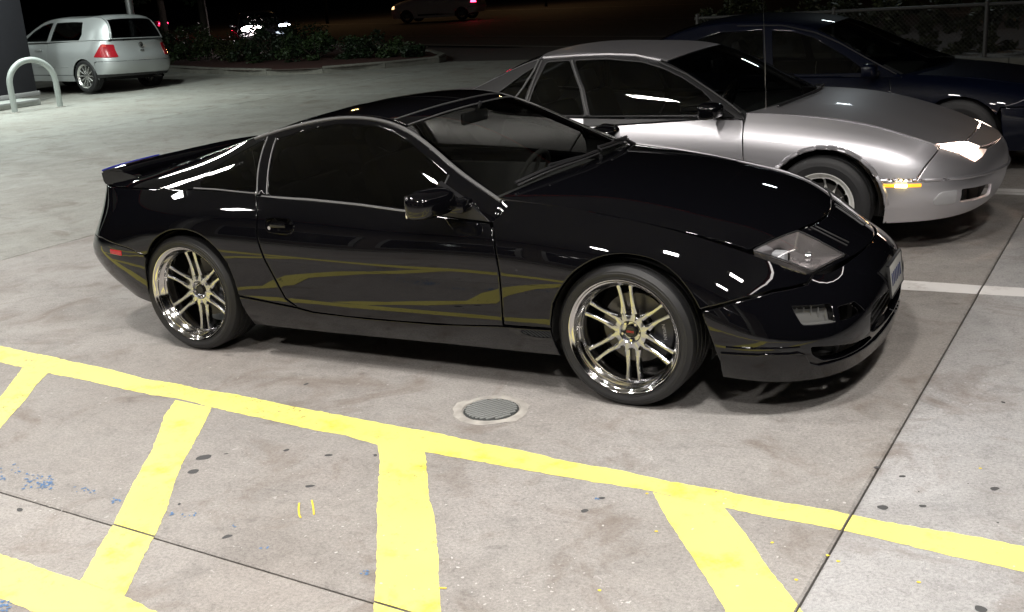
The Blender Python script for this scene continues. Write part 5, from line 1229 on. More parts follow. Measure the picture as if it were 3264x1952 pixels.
for i in range(len(XS)-1):
    for j in range(len(YS)-1):
        q = [jpt(XS[i], YS[j]), jpt(XS[i+1], YS[j]), jpt(XS[i+1], YS[j+1]), jpt(XS[i], YS[j+1])]
        if i == 0 and j == len(YS)-2: continue
        P_ = shrink(np.array(q), .004); V = []; F = []; n_ = 4
        I_ = shrink(np.array(q), .012)
        V = [(a, b, 0) for a, b in I_] + [(a, b, -.006) for a, b in P_] + [(a, b, -.05) for a, b in P_]
        F = [(0,1,2,3)] + [(k, k+4, (k+1) % 4+4, (k+1) % 4) for k in range(4)] + [(k+4, k+8, (k+1) % 4+8, (k+1) % 4+4) for k in range(4)]
        me = bpy.data.meshes.new('slab'); me.from_pydata(V, [], F); o = new('slab', me, pav, m=conc)
        v = tone.uniform(.93, 1.07); c_ = (v, v, v, 1)
        if i == len(XS)-2: c_ = (1.13, 1.18, 1.24, 1)        # cooler, paler strip right of the long joint
        if i <= 3: c_ = (v*.98, v*1.03, v*1.0, 1)
        o.color = c_
# kerbed planting island, kerb in separate stones
front = cr([(-27.5,21.6),(-24.2,19.2),(-20.8,17.35),(-17.6,15.95),(-15.6,15.35),(-14.1,15.55),(-13.0,16.5),(-12.2,17.6)], 4)
back = cr([(-12.2,17.6),(-12.6,18.6),(-14.0,20.2),(-17.5,22.8),(-22,25.4),(-27.5,28.2)], 4)
isl = front + back[1:]
V = [(a, b, .115) for a, b in isl]; mesh('planting_bed', V, [tuple(range(len(V)))], mulch, kind='structure')
kb = bpy.data.objects.new('kerb', None); C.objects.link(kb); kb['kind'] = 'structure'
L = dens(isl[::4] + [isl[-1]], 2.6, False); cen = np.array((-19, 19.5))
for k in range(len(L)-1):
    a, b = L[k], L[k+1]; d = (b-a)/np.linalg.norm(b-a); n = np.array((-d[1], d[0])); n = n if (cen-a)@n > 0 else -n
    if np.linalg.norm(b-a) < .12: continue
    g_ = d*.006; q = [a+g_, b-g_, b-g_+n*.16, a+g_+n*.16]; q2 = [a+g_+n*.025, b-g_+n*.025, b-g_+n*.15, a+g_+n*.15]
    h_ = .15 + tone.uniform(-.006, .006)
    if k == 7: h_ -= .03
    V = [(x, y, -.04) for x, y in q] + [(x, y, h_-.02) for x, y in q] + [(x, y, h_) for x, y in q2]
    F = [(0,1,5,4),(1,2,6,5),(2,3,7,6),(3,0,4,7),(4,5,9,8),(5,6,10,9),(6,7,11,10),(7,4,8,11),(8,9,10,11)]
    mesh('kerb_stone', V, F, kerb_m, kb)
# apron and street beyond
mesh('sidewalk', [(-12.3,17.4,-.012),(-9.2,16.6,-.012),(12,18.2,-.012),(12,23.5,-.012),(-13.2,22.3,-.012),(-17,23.6,-.012),(-14,20.2,-.012)], [tuple(range(7))], vary(mat('dull sidewalk', (.075,.066,.064), .8), (.075,.066,.064), 3, .25), kind='structure')
d_ = np.array((-.9,.43)); d_ /= np.linalg.norm(d_); nn_ = np.array((.43,.9)); nn_ /= np.linalg.norm(nn_); o_ = np.array((-13.2,22.9))
def ribbon(name, off, w, l0, l1, z, m):
    q = [o_ + nn_*off + d_*l0, o_ + nn_*(off+w) + d_*l0, o_ + nn_*(off+w) + d_*l1, o_ + nn_*off + d_*l1]; return mesh(name, [(a, b, z) for a, b in q], [(0,1,2,3)], m, kind='structure')
ribbon('street', .3, 40, -60, 120, -.03, vary(mat('street asphalt', (.040,.036,.037), .8), (.042,.037,.038), 6, .3))
ribbon('gutter', .0, .3, -60, 120, -.01, kerb_m)
wl_ = mat('faded lane paint', (.32,.31,.28), .8)
ribbon('lane_line', 3.6, .12, -30, 90, -.022, wl_); ribbon('lane_line', 12.0, .14, -20, 90, -.022, wl_); ribbon('lane_line', 24, .2, -20, 90, -.022, wl_)
mesh('verge', [(-9.2,16.6,-.008),(12,18.3,-.008),(12,14.0,-.008),(-3,14.6,-.008),(-8,15.2,-.008)], [(0,1,2,3,4)], mulch, kind='structure')
vk = bpy.data.objects.new('kerb', None); C.objects.link(vk); vk['kind'] = 'structure'
Lv = dens([(-8.2,15.15),(-3,14.55),(3,13.85),(11,13.0)], 1.0, False)
for k in range(len(Lv)-1):
    a, b = Lv[k], Lv[k+1]; d = (b-a)/np.linalg.norm(b-a); n = np.array((-d[1], d[0])); q = [a+d*.006, b-d*.006, b-d*.006+n*.15, a+d*.006+n*.15]
    V = [(x, y, -.04) for x, y in q] + [(x, y, .10) for x, y in q]; mesh('kerb_stone', V, [(0,1,5,4),(1,2,6,5),(2,3,7,6),(3,0,4,7),(4,5,6,7)], kerb_m, vk)
# ---- paint
def painted(nm, col, worn, seed):
    m = mat(nm, col, .55); P = m.node_tree.nodes['Principled BSDF']; g = nd(m, 'NewGeometry'); n = nd(m, 'TexNoise'); n.inputs['Scale'].default_value = 5; n.inputs['Detail'].default_value = 9; n.inputs['Roughness'].default_value = .72
    lk(m, g.outputs['Position'], n.inputs['Vector']); r_ = nd(m, 'ValToRGB'); r_.color_ramp.elements[0].position = .30; r_.color_ramp.elements[1].position = .46
    r_.color_ramp.elements[0].color = (*worn, 1); r_.color_ramp.elements[1].color = (*col, 1); lk(m, n.outputs['Fac'], r_.inputs[0])
    n2 = nd(m, 'TexNoise'); n2.inputs['Scale'].default_value = 1.6; n2.inputs['Detail'].default_value = 5; lk(m, g.outputs['Position'], n2.inputs['Vector'])
    mr = nd(m, 'MapRange'); mr.inputs[1].default_value = .3; mr.inputs[2].default_value = .7; mr.inputs[3].default_value = .86; mr.inputs[4].default_value = 1.04; lk(m, n2.outputs['Fac'], mr.inputs[0])
    mx = nd(m, 'MixRGB', blend_type='MULTIPLY'); mx.inputs[0].default_value = 1; lk(m, r_.outputs[0], mx.inputs[1]); lk(m, mr.outputs[0], mx.inputs[2]); lk(m, mx.outputs[0], P.inputs['Base Color'])
    n3 = nd(m, 'TexNoise'); n3.inputs['Scale'].default_value = 34; n3.inputs['Detail'].default_value = 8; n3.inputs['Roughness'].default_value = .75; lk(m, g.outputs['Position'], n3.inputs['Vector'])
    n4 = nd(m, 'TexNoise'); n4.inputs['Scale'].default_value = 1.9; n4.inputs['Detail'].default_value = 3; lk(m, g.outputs['Position'], n4.inputs['Vector'])
    ad = nd(m, 'Math', operation='MULTIPLY_ADD'); ad.inputs[1].default_value = .45; lk(m, n4.outputs['Fac'], ad.inputs[0]); lk(m, n3.outputs['Fac'], ad.inputs[2])
    al = nd(m, 'ValToRGB'); al.color_ramp.elements[0].position = .84; al.color_ramp.elements[0].color = (1,1,1,1); al.color_ramp.elements[1].position = .92; al.color_ramp.elements[1].color = (.25,.25,.25,1)
    lk(m, ad.outputs[0], al.inputs[0]); lk(m, al.outputs[0], P.inputs['Alpha'])
    return m
yel = painted('yellow road paint', (.88,.79,.20), (.66,.54,.05), 1); wht = painted('white road paint', (.74,.72,.70), (.48,.46,.44), 2)
jr = random.Random(11)
def strip_pts(c, step=.03):
    return dens(c, step, False)
def paint_band(name, A, B_, m, wob=.006, z=.0012, label=None):
    """ribbon between two hand-cut edges A and B, broken where it crosses a slab joint"""
    n = max(2, int(max(np.linalg.norm(np.diff(np.array(A, float), axis=0), axis=1).sum(), .1)/.022))
    def res(L):
        L = np.array(L, float); s_ = np.concatenate([[0], np.cumsum(np.linalg.norm(np.diff(L, axis=0), axis=1))]); t_ = np.linspace(0, s_[-1], n)
        return np.stack([np.interp(t_, s_, L[:, 0]), np.interp(t_, s_, L[:, 1])], 1)
    a, b = res(A), res(B_); w = (b-a)/np.linalg.norm(b-a, axis=1, keepdims=True)
    def walk():
        lo = np.interp(np.arange(n), np.arange(0, n+9, 9), [jr.gauss(0, wob) for _ in range(len(np.arange(0, n+9, 9)))]); return (lo + np.array([jr.gauss(0, wob*.35) for _ in range(n)]))[:, None]
    a = a + w*walk(); b = b + w*walk(); V = []; F = []
    for k in range(n-1):
        polys = [[tuple(a[k]), tuple(a[k+1]), tuple(b[k+1]), tuple(b[k])]]
        for XA in XS:      # x - KX*y = XA
            new_ = []
            for p_ in polys:
                v = [q[0]-KX*q[1]-XA for q in p_]
                if min(v) < .005 and max(v) > -.005: new_ += [clip(p_, 1, -KX, XA-.005), clip(p_, -1, KX, -XA-.005)]
                else: new_.append(p_)
            polys = [p_ for p_ in new_ if len(p_) > 2]
        for YB in YS:
            new_ = []
            for p_ in polys:
                v = [q[1]-KY*q[0]-YB for q in p_]
                if min(v) < .005 and max(v) > -.005: new_ += [clip(p_, -KY, 1, YB-.005), clip(p_, KY, -1, -YB-.005)]
                else: new_.append(p_)
            polys = [p_ for p_ in new_ if len(p_) > 2]
        for p_ in polys: i0 = len(V); V += [(x, y, z) for x, y in p_]; F.append(tuple(range(i0, i0+len(p_))))
    return mesh(name, V, F, m, kind='structure')
ymT = [(-9.5,-.72),(-6,-.98),(-3.62,-1.162),(-2.10,-1.293),(-.747,-1.371),(.411,-1.458),(1.111,-1.491),(1.581,-1.502),(4.5,-1.64)]
ymB = [(-9.5,-.93),(-6,-1.175),(-3.362,-1.361),(-2.025,-1.452),(-.797,-1.543),(.387,-1.561),(1.121,-1.619),(1.591,-1.662),(4.5,-1.80)]
def edge_y(x, L): return float(np.interp(x, [q[0] for q in L], [q[1] for q in L]))
paint_band('yellow_edge_line', ymT, ymB, yel)
l2T = [(-9,-2.36),(-1.524,-2.776),(-1.108,-2.795),(-.893,-2.813),(-.732,-2.832),(4.5,-3.12)]; l2B = [(-9,-2.55),(-1.265,-2.968),(-1.097,-2.985),(-.5,-3.02),(4.5,-3.31)]
paint_band('yellow_back_line', l2T, l2B, yel)
for A_, B_ in (([(-3.193,-1.345),(-2.889,-1.735),(-2.12,-2.74)], [(-2.96,-1.385),(-2.516,-2.02),(-1.95,-2.75)]),
    ([(-2.017,-1.456),(-1.70,-1.90),(-1.318,-2.464),(-1.108,-2.79)], [(-1.765,-1.475),(-1.45,-1.98),(-1.103,-2.48),(-.902,-2.808)]),
    ([(-.797,-1.55),(-.45,-2.05),(-.108,-2.58),(.03,-2.86)], [(-.581,-1.555),(-.27,-1.98),(.077,-2.505),(.28,-2.87)]),
    ([(.387,-1.565),(.60,-1.86),(.85,-2.193),(1.32,-2.92)], [(.666,-1.59),(.84,-1.83),(1.048,-2.113),(1.62,-2.94)]),
    ([(-4.5,-1.25),(-3.3,-2.65)], [(-4.25,-1.28),(-3.1,-2.66)]), ([(-5.9,-1.15),(-4.6,-2.6)], [(-5.65,-1.16),(-4.35,-2.6)])):
    paint_band('yellow_cross_stripe', A_, B_, yel, z=.0016)
paint_band('white_bay_line', [(-4.2,1.39),(.792,1.384),(2.6,1.40)], [(-4.2,1.18),(.822,1.19),(1.418,1.225),(2.6,1.24)], wht, .004)
paint_band('white_bay_line', [(-4.2,4.12),(1.246,4.13),(2.6,4.13)], [(-4.2,3.92),(1.26,3.90),(2.6,3.92)], wht, .004)
paint_band('white_bay_line', [(-4.2,6.85),(2.6,6.85)], [(-4.2,6.65),(2.6,6.65)], wht, .004)
# yellow drips
dm = MB()
for x0, y0, x1, y1 in ((-.56,-1.97,-.51,-2.06), (-.52,-1.93,-.475,-2.03)):
    pass
def blob(V, F, x, y, rx, ry, z, k=11, ang=0, jag=.25):
    n0 = len(V); r0 = [1 + jr.uniform(-jag, jag) for _ in range(k)]
    for i in range(k):
        a = 2*math.pi*i/k; rr_ = (r0[i] + r0[i-1])/2; px, py = rx*rr_*math.cos(a), ry*rr_*math.sin(a)
        V.append((x + px*math.cos(ang) - py*math.sin(ang), y + px*math.sin(ang) + py*math.cos(ang), z))
    F.append(tuple(range(n0, n0+k)))
def marks(name, L, m, label=None, z=.0008):
    V = []; F = []
    for x, y, rx, ry, a in L: blob(V, F, x, y, rx, ry, z + len(F)*1e-6, 12, a)
    return mesh(name, V, F, m, kind='stuff')
SPOTS = [(-1.41,-1.904,0.03,0.024,0.71),(-1.355,-2.026,0.024,0.02,0.31),(-0.856,-2.384,0.02,0.011,1.19),(-0.827,-1.964,0.018,0.01,0.46),(-0.927,-1.709,0.018,0.011,0.2),(-1.127,-1.729,0.014,0.011,1.2),(-1.753,-2.515,0.017,0.009,2.75),(-0.747,-1.645,0.012,0.008,2.4),(-1.2,-2.258,0.009,0.006,2.3),(-1.345,-1.845,0.01,0.006,0.67),(-1.533,-1.084,0.016,0.01,1.61),(1.469,-1.134,0.019,0.013,0.83),(1.17,-1.142,0.012,0.009,0.52),(1.266,-1.345,0.012,0.01,0.32),(1.075,-1.098,0.012,0.008,0.64),(1.146,-1.401,0.017,0.017,2.78),(1.497,-1.914,0.018,0.014,2.49),(1.435,-0.322,0.011,0.008,2.42),(1.498,-1.38,0.005,0.004,2.4),(0.239,-1.667,0.012,0.009,0.58),(0.22,-1.778,0.014,0.013,0.93),(1.384,-1.123,0.004,0.003,1.88),(1.239,-1.244,0.004,0.003,2.2)]
FLECKS = [(-0.547,-2.188,0.0036,0.003,2.5),(-0.546,-2.206,0.0033,0.0016,0.9),(-0.535,-2.168,0.0024,0.001,0.7),(-0.42,-2.227,0.0014,0.0007,1.3),(-0.642,-2.237,0.002,0.0008,0.1),(-0.596,-2.282,0.0046,0.0032,1.3),(-0.511,-2.194,0.0022,0.001,0.8),(-0.632,-2.206,0.0022,0.0011,1.0),(-0.461,-2.158,0.0022,0.0014,2.7),(-0.477,-2.237,0.0017,0.0007,0.6),(-0.415,-2.229,0.002,0.0014,2.4),(-0.478,-2.241,0.0026,0.0019,0.8),(-0.398,-2.232,0.0021,0.0011,1.9),(-0.44,-2.222,0.0024,0.002,0.6),(-0.514,-2.18,0.0059,0.0037,0.2),(-0.527,-2.151,0.0037,0.0018,1.1),(-0.473,-2.195,0.0014,0.0008,0.2),(-0.474,-2.144,0.0045,0.0029,0.4),(0.174,-2.235,0.0031,0.0015,2.4),(0.186,-2.308,0.0021,0.0017,2.9),(0.16,-2.383,0.0043,0.0032,2.6),(0.183,-2.419,0.0046,0.0041,0.9),(0.001,-2.267,0.0058,0.0046,0.4),(0.091,-2.443,0.0012,0.0005,3.0),(0.139,-2.223,0.0047,0.0026,1.2),(-0.042,-2.234,0.0014,0.001,0.9),(0.097,-2.187,0.0021,0.0017,0.7),(0.193,-2.328,0.004,0.0019,1.6),(0.049,-2.191,0.0018,0.0015,2.0),(-0.004,-2.232,0.0018,0.0012,3.0),(0.102,-2.328,0.0042,0.0031,1.3),(-0.048,-2.222,0.006,0.0032,2.3),(-0.001,-2.266,0.0054,0.0039,0.0),(0.055,-2.357,0.004,0.0031,2.5),(0.238,-2.379,0.0039,0.0029,2.5),(0.045,-2.313,0.0057,0.0044,0.1),(-0.022,-2.275,0.0021,0.0017,2.8),(0.156,-2.203,0.0012,0.0006,2.1),(0.114,-2.376,0.0036,0.002,1.8),(-0.065,-2.248,0.003,0.0021,0.5),(0.107,-2.2,0.0012,0.0009,0.7),(0.161,-2.417,0.0028,0.0016,1.6),(0.083,-2.278,0.0022,0.0018,0.2),(0.077,-2.229,0.0017,0.0013,1.8),(-0.03,-2.265,0.0014,0.0012,0.8),(-0.009,-2.364,0.0023,0.0014,0.2),(0.236,-2.298,0.0023,0.001,0.0),(0.242,-2.276,0.0031,0.0021,1.0),(0.205,-2.249,0.0034,0.0026,0.4),(0.281,-2.267,0.0018,0.0007,0.1),(0.249,-2.267,0.0034,0.0022,2.0),(0.276,-2.269,0.0018,0.0013,1.7),(0.319,-2.264,0.005,0.0026,2.6),(0.208,-2.246,0.0028,0.0016,2.5),(0.21,-2.246,0.0022,0.0009,2.6),(0.228,-2.233,0.0015,0.0006,3.0),(0.269,-2.287,0.003,0.0018,1.0),(0.269,-2.212,0.0024,0.0014,0.6),(0.252,-2.278,0.0015,0.0007,1.2),(0.287,-2.298,0.0043,0.0035,0.4),(0.292,-2.204,0.0054,0.0034,2.2),(0.338,-2.283,0.0054,0.0043,2.9),(0.33,-2.263,0.0038,0.003,2.8),(0.307,-2.201,0.0038,0.0026,0.6),(0.2,-2.24,0.0027,0.0013,2.5),(0.229,-2.303,0.0018,0.0014,0.2),(0.324,-2.242,0.003,0.0021,1.7),(0.219,-2.238,0.0044,0.0019,2.3),(0.316,-2.259,0.0021,0.0016,2.5),(0.285,-2.357,0.006,0.0027,0.4),(0.272,-2.386,0.0036,0.0019,2.1),(0.279,-2.39,0.0013,0.001,2.8),(0.311,-2.376,0.0051,0.0024,0.6),(0.297,-2.367,0.0018,0.0007,0.9),(0.255,-2.373,0.0018,0.0007,0.8),(0.483,-2.318,0.0021,0.0013,0.8),(0.438,-2.347,0.0059,0.0051,1.5),(0.471,-2.345,0.0014,0.001,0.3),(0.456,-2.343,0.0012,0.0005,2.2),(0.458,-2.329,0.0033,0.0019,0.1),(0.499,-2.315,0.0031,0.0021,2.4),(0.438,-2.334,0.0015,0.0011,2.5),(0.535,-2.273,0.0038,0.0018,2.3),(0.55,-2.252,0.0031,0.0026,0.1),(0.577,-2.254,0.0035,0.003,2.7),(0.558,-2.271,0.0028,0.0015,1.0),(0.556,-2.247,0.0036,0.0018,0.3),(0.557,-2.261,0.0059,0.0027,1.2),(0.571,-2.253,0.0048,0.0042,2.0),(0.567,-2.257,0.0019,0.0014,2.1),(0.576,-2.246,0.0054,0.003,1.0),(-1.759,-2.439,0.0058,0.0031,1.2),(-1.702,-2.437,0.0016,0.001,1.4),(-1.584,-2.467,0.0034,0.0026,2.1),(-1.678,-2.392,0.0018,0.0016,1.3),(-1.682,-2.424,0.003,0.0022,2.8),(-1.58,-2.476,0.0015,0.0014,0.5),(-1.674,-2.417,0.0012,0.0006,3.0),(-1.775,-2.399,0.0023,0.0012,1.8),(-1.661,-2.455,0.004,0.0017,0.6),(-1.699,-2.401,0.0046,0.0033,1.5),(-1.591,-2.459,0.0039,0.0027,1.8),(-1.665,-2.51,0.0019,0.0017,1.2),(-1.58,-2.478,0.0016,0.0014,2.6),(-1.609,-2.497,0.0015,0.001,1.9),(-1.637,-2.433,0.0029,0.0017,0.6),(-1.711,-2.462,0.0029,0.0016,0.4),(-1.728,-2.421,0.0027,0.0023,0.1),(-1.671,-2.464,0.0027,0.0022,0.5),(-1.657,-2.388,0.0017,0.0008,1.4),(-1.69,-2.39,0.003,0.0024,0.6),(-1.653,-2.505,0.0025,0.002,0.5),(-1.745,-2.421,0.0021,0.0014,2.7),(-1.631,-2.479,0.0054,0.0039,2.8),(-1.702,-2.432,0.0042,0.003,2.6),(-1.691,-2.426,0.0025,0.0015,0.9),(-1.621,-2.493,0.0021,0.001,0.6),(-1.631,-2.473,0.0012,0.0009,2.2),(-1.663,-2.502,0.0012,0.0008,2.6),(-1.665,-2.49,0.0048,0.0022,2.4),(-1.668,-2.492,0.0046,0.0025,0.3),(-1.634,-2.498,0.0011,0.0006,1.4),(-1.612,-2.439,0.0034,0.0024,0.5),(-1.586,-2.493,0.0046,0.0036,1.9),(-1.515,-2.244,0.0023,0.0014,0.0),(-1.516,-2.247,0.0061,0.0028,0.1),(-1.573,-2.204,0.0017,0.0011,2.6),(-1.567,-2.199,0.0024,0.0018,2.8),(-1.509,-2.204,0.0023,0.0017,0.7),(-1.529,-2.24,0.0027,0.0015,1.7),(-1.507,-2.206,0.0022,0.0014,2.8),(-1.494,-2.215,0.0028,0.0025,0.2),(-1.595,-2.197,0.0018,0.0009,1.7),(-1.522,-2.227,0.0014,0.0009,1.2),(-1.535,-2.201,0.0022,0.0011,0.4),(-1.486,-2.228,0.0031,0.0019,1.8),(-1.017,-1.855,0.0019,0.001,0.7),(-1.017,-1.939,0.0024,0.0019,0.4),(-1.065,-1.898,0.0024,0.0011,0.4),(-0.909,-1.892,0.0013,0.001,0.9),(-0.956,-1.901,0.0038,0.0018,0.7),(-0.656,-2.012,0.0026,0.0012,2.2),(-0.617,-2.008,0.0024,0.0021,0.7),(-0.559,-1.986,0.0018,0.0014,3.0),(-0.646,-2.016,0.0046,0.0028,3.0),(-0.659,-1.852,0.0013,0.0011,2.3),(-0.62,-1.934,0.0043,0.0029,1.0),(-0.703,-1.916,0.0042,0.0018,2.3),(-0.608,-1.953,0.0022,0.0012,0.5),(-0.632,-1.926,0.0048,0.0041,1.7),(-0.594,-1.911,0.003,0.0013,0.2),(-0.795,-2.174,0.0013,0.0012,2.5),(-0.945,-2.267,0.0018,0.0007,0.4),(-0.894,-2.206,0.0011,0.0007,2.1),(-0.749,-2.214,0.0046,0.0031,0.0),(-0.754,-2.192,0.0011,0.0006,1.8),(-0.981,-2.179,0.0013,0.0009,1.5),(0.956,-1.246,0.0021,0.0011,2.8),(1.016,-1.159,0.0011,0.0006,2.3),(0.971,-1.093,0.0017,0.0009,0.1),(1.014,-1.15,0.001,0.0006,1.7),(0.92,-1.85,0.0026,0.0014,1.4),(0.907,-1.843,0.0045,0.0037,1.6),(0.907,-1.85,0.003,0.0014,0.7),(0.156,-1.973,0.0022,0.0013,2.8),(0.802,-1.49,0.0016,0.0007,2.0),(0.876,-1.964,0.003,0.0024,0.1),(0.419,-1.608,0.0014,0.0011,2.4),(0.912,-1.772,0.003,0.0026,1.0),(0.857,-1.848,0.0027,0.0022,1.3),(0.306,-1.833,0.0017,0.0011,1.0),(0.724,-1.663,0.0011,0.0006,2.2),(0.779,-1.477,0.0026,0.0023,1.3),(0.119,-1.915,0.0037,0.0017,2.2),(0.323,-2.084,0.0026,0.0016,2.1),(0.335,-1.562,0.0025,0.002,2.4),(0.232,-2.122,0.003,0.0021,0.3),(0.205,-2.071,0.0022,0.001,2.4),(0.875,-1.67,0.003,0.0014,1.4),(0.504,-2.039,0.0053,0.0047,1.5),(0.84,-2.049,0.0051,0.0034,0.6),(0.59,-1.59,0.0031,0.0028,1.4),(0.875,-1.902,0.0012,0.001,2.6),(0.831,-1.726,0.0019,0.0008,1.2),(0.219,-1.995,0.0054,0.0043,0.8),(0.386,-2.151,0.0033,0.0025,0.8),(0.322,-1.852,0.0058,0.0042,2.1),(0.643,-1.522,0.0042,0.0021,0.1),(0.946,-2.017,0.0019,0.0008,0.5),(0.465,-2.135,0.0017,0.0012,2.8),(0.213,-1.894,0.0016,0.0008,1.8),(0.648,-1.561,0.006,0.003,2.2),(0.49,-1.797,0.0044,0.0022,2.0),(0.607,-1.768,0.0062,0.0027,1.4),(-0.359,-2.304,0.0048,0.0035,2.5),(-0.132,-1.702,0.0042,0.0032,2.4),(-1.164,-1.997,0.0057,0.0026,1.6),(-0.183,-2.22,0.005,0.004,0.0),(-0.743,-2.547,0.002,0.0013,2.7),(-0.521,-2.564,0.0022,0.0015,2.0),(-0.308,-1.69,0.0016,0.0009,2.6),(-0.53,-2.445,0.0022,0.0013,0.3),(-0.281,-1.92,0.0015,0.0008,2.0),(-0.42,-2.67,0.0039,0.0027,2.3),(-0.018,-2.411,0.0029,0.0024,2.0),(-0.759,-2.144,0.0018,0.001,1.7),(-0.138,-2.447,0.0011,0.0008,0.7),(-1.082,-2.108,0.0022,0.001,1.7),(-0.314,-2.428,0.005,0.0026,1.1),(-0.106,-2.19,0.0013,0.001,1.5),(-0.554,-2.649,0.0034,0.0022,1.0),(-0.824,-2.006,0.0021,0.0009,1.0),(-0.636,-1.806,0.003,0.0021,2.2),(-0.604,-1.839,0.003,0.0014,0.4),(-0.322,-2.108,0.0019,0.0013,2.4),(-0.774,-2.168,0.0018,0.001,3.0),(0.067,-2.441,0.0034,0.0018,2.5),(-0.204,-1.744,0.0012,0.0007,0.2),(-0.176,-2.438,0.0054,0.0038,0.2),(-0.126,-2.371,0.002,0.0016,1.6),(-0.427,-2.334,0.0058,0.005,1.6),(0.181,-2.438,0.0018,0.0014,0.9),(-0.215,-2.28,0.0017,0.0008,0.5),(-0.95,-2.256,0.0024,0.0018,1.2),(-0.452,-2.413,0.0039,0.0034,1.4),(0.184,-2.385,0.0038,0.0022,1.7),(-0.718,-1.948,0.0019,0.0011,1.7),(-0.773,-2.492,0.0014,0.0007,0.6),(-0.818,-2.317,0.0011,0.0007,1.5),(-1.033,-2.274,0.0026,0.0016,2.7),(0.001,-2.187,0.0017,0.0013,0.7),(-0.25,-2.24,0.0018,0.0008,2.8),(-0.296,-2.544,0.0031,0.0024,0.4),(-0.451,-2.643,0.002,0.0014,1.1),(-0.061,-2.428,0.003,0.0025,0.0),(-0.479,-1.71,0.003,0.0022,1.1),(-0.751,-2.428,0.0024,0.0018,1.1),(-0.536,-2.252,0.004,0.0019,0.7),(-0.932,-1.889,0.0028,0.0022,0.8),(-0.257,-1.913,0.0053,0.0042,1.6),(-0.29,-2.519,0.0014,0.001,2.2),(-0.943,-2.229,0.0018,0.0007,2.0),(-0.715,-1.855,0.0021,0.0015,0.3),(-0.001,-2.066,0.0014,0.001,0.1),(-0.01,-2.243,0.0026,0.0023,0.6),(-0.116,-2.072,0.0033,0.0014,2.8),(-0.706,-2.284,0.002,0.0008,0.0),(-0.411,-2.322,0.0016,0.0013,0.2),(-0.474,-2.498,0.0043,0.0029,0.1),(-0.151,-1.957,0.004,0.0017,1.2),(-0.342,-2.18,0.0034,0.0024,1.6),(-0.339,-2.47,0.0019,0.0008,2.5),(-1.012,-1.874,0.0029,0.0021,1.9),(1.564,-1.645,0.0046,0.003,1.5),(1.38,-0.791,0.0048,0.002,1.6),(1.488,-1.406,0.0018,0.0014,0.2),(1.185,-1.967,0.0015,0.001,0.1),(1.541,-0.826,0.0054,0.0035,0.4),(1.024,-1.414,0.0061,0.0046,2.1),(1.346,-1.04,0.0056,0.003,1.1),(1.453,-1.232,0.0012,0.0006,2.5),(1.038,-1.81,0.0023,0.0012,2.7),(1.335,-1.982,0.0028,0.0014,2.8),(1.314,-1.242,0.0038,0.0026,1.8),(1.146,-1.954,0.0018,0.0008,0.7),(1.508,-1.698,0.0022,0.0015,1.9),(0.974,-1.059,0.003,0.0025,1.0),(1.566,-1.269,0.0045,0.0026,0.1),(1.525,-1.546,0.0022,0.0018,2.7),(0.967,-1.416,0.0062,0.0033,1.0),(1.424,-1.86,0.0051,0.0021,2.0),(1.178,-1.31,0.0028,0.0017,2.1),(1.476,-1.731,0.0018,0.0009,2.9),(1.332,-1.751,0.0046,0.0026,2.5),(1.392,-1.765,0.0018,0.0016,0.7),(1.377,-1.841,0.0035,0.0019,2.9),(0.911,-1.127,0.003,0.0016,1.1),(1.47,-1.549,0.0012,0.0006,1.5),(1.274,-1.703,0.0021,0.001,1.0),(1.356,-1.671,0.0038,0.0033,1.6),(1.578,-1.461,0.0056,0.004,1.8),(1.331,-1.209,0.002,0.0016,2.8),(1.503,-1.403,0.0027,0.0022,1.3),(1.353,-0.685,0.003,0.0014,0.2),(1.213,-1.695,0.0044,0.002,2.4),(1.121,-1.942,0.0027,0.0015,0.6),(1.335,-0.904,0.0045,0.0038,1.0),(1.373,-0.877,0.0061,0.003,2.8),(1.113,-0.843,0.0023,0.0017,0.6),(1.105,-0.973,0.0014,0.0006,1.6),(1.122,-0.968,0.0021,0.001,2.5),(1.096,-0.845,0.0016,0.001,1.5),(1.108,-0.873,0.003,0.0013,1.1),(1.133,-0.896,0.0018,0.0011,0.0),(1.125,-0.967,0.002,0.0017,3.0),(1.133,-0.513,0.0038,0.0023,1.3),(1.124,-0.562,0.0044,0.0036,1.6),(1.153,-0.58,0.0032,0.0013,1.6),(1.144,-0.572,0.0032,0.0014,1.4),(1.142,-0.6,0.0042,0.0031,0.4)]
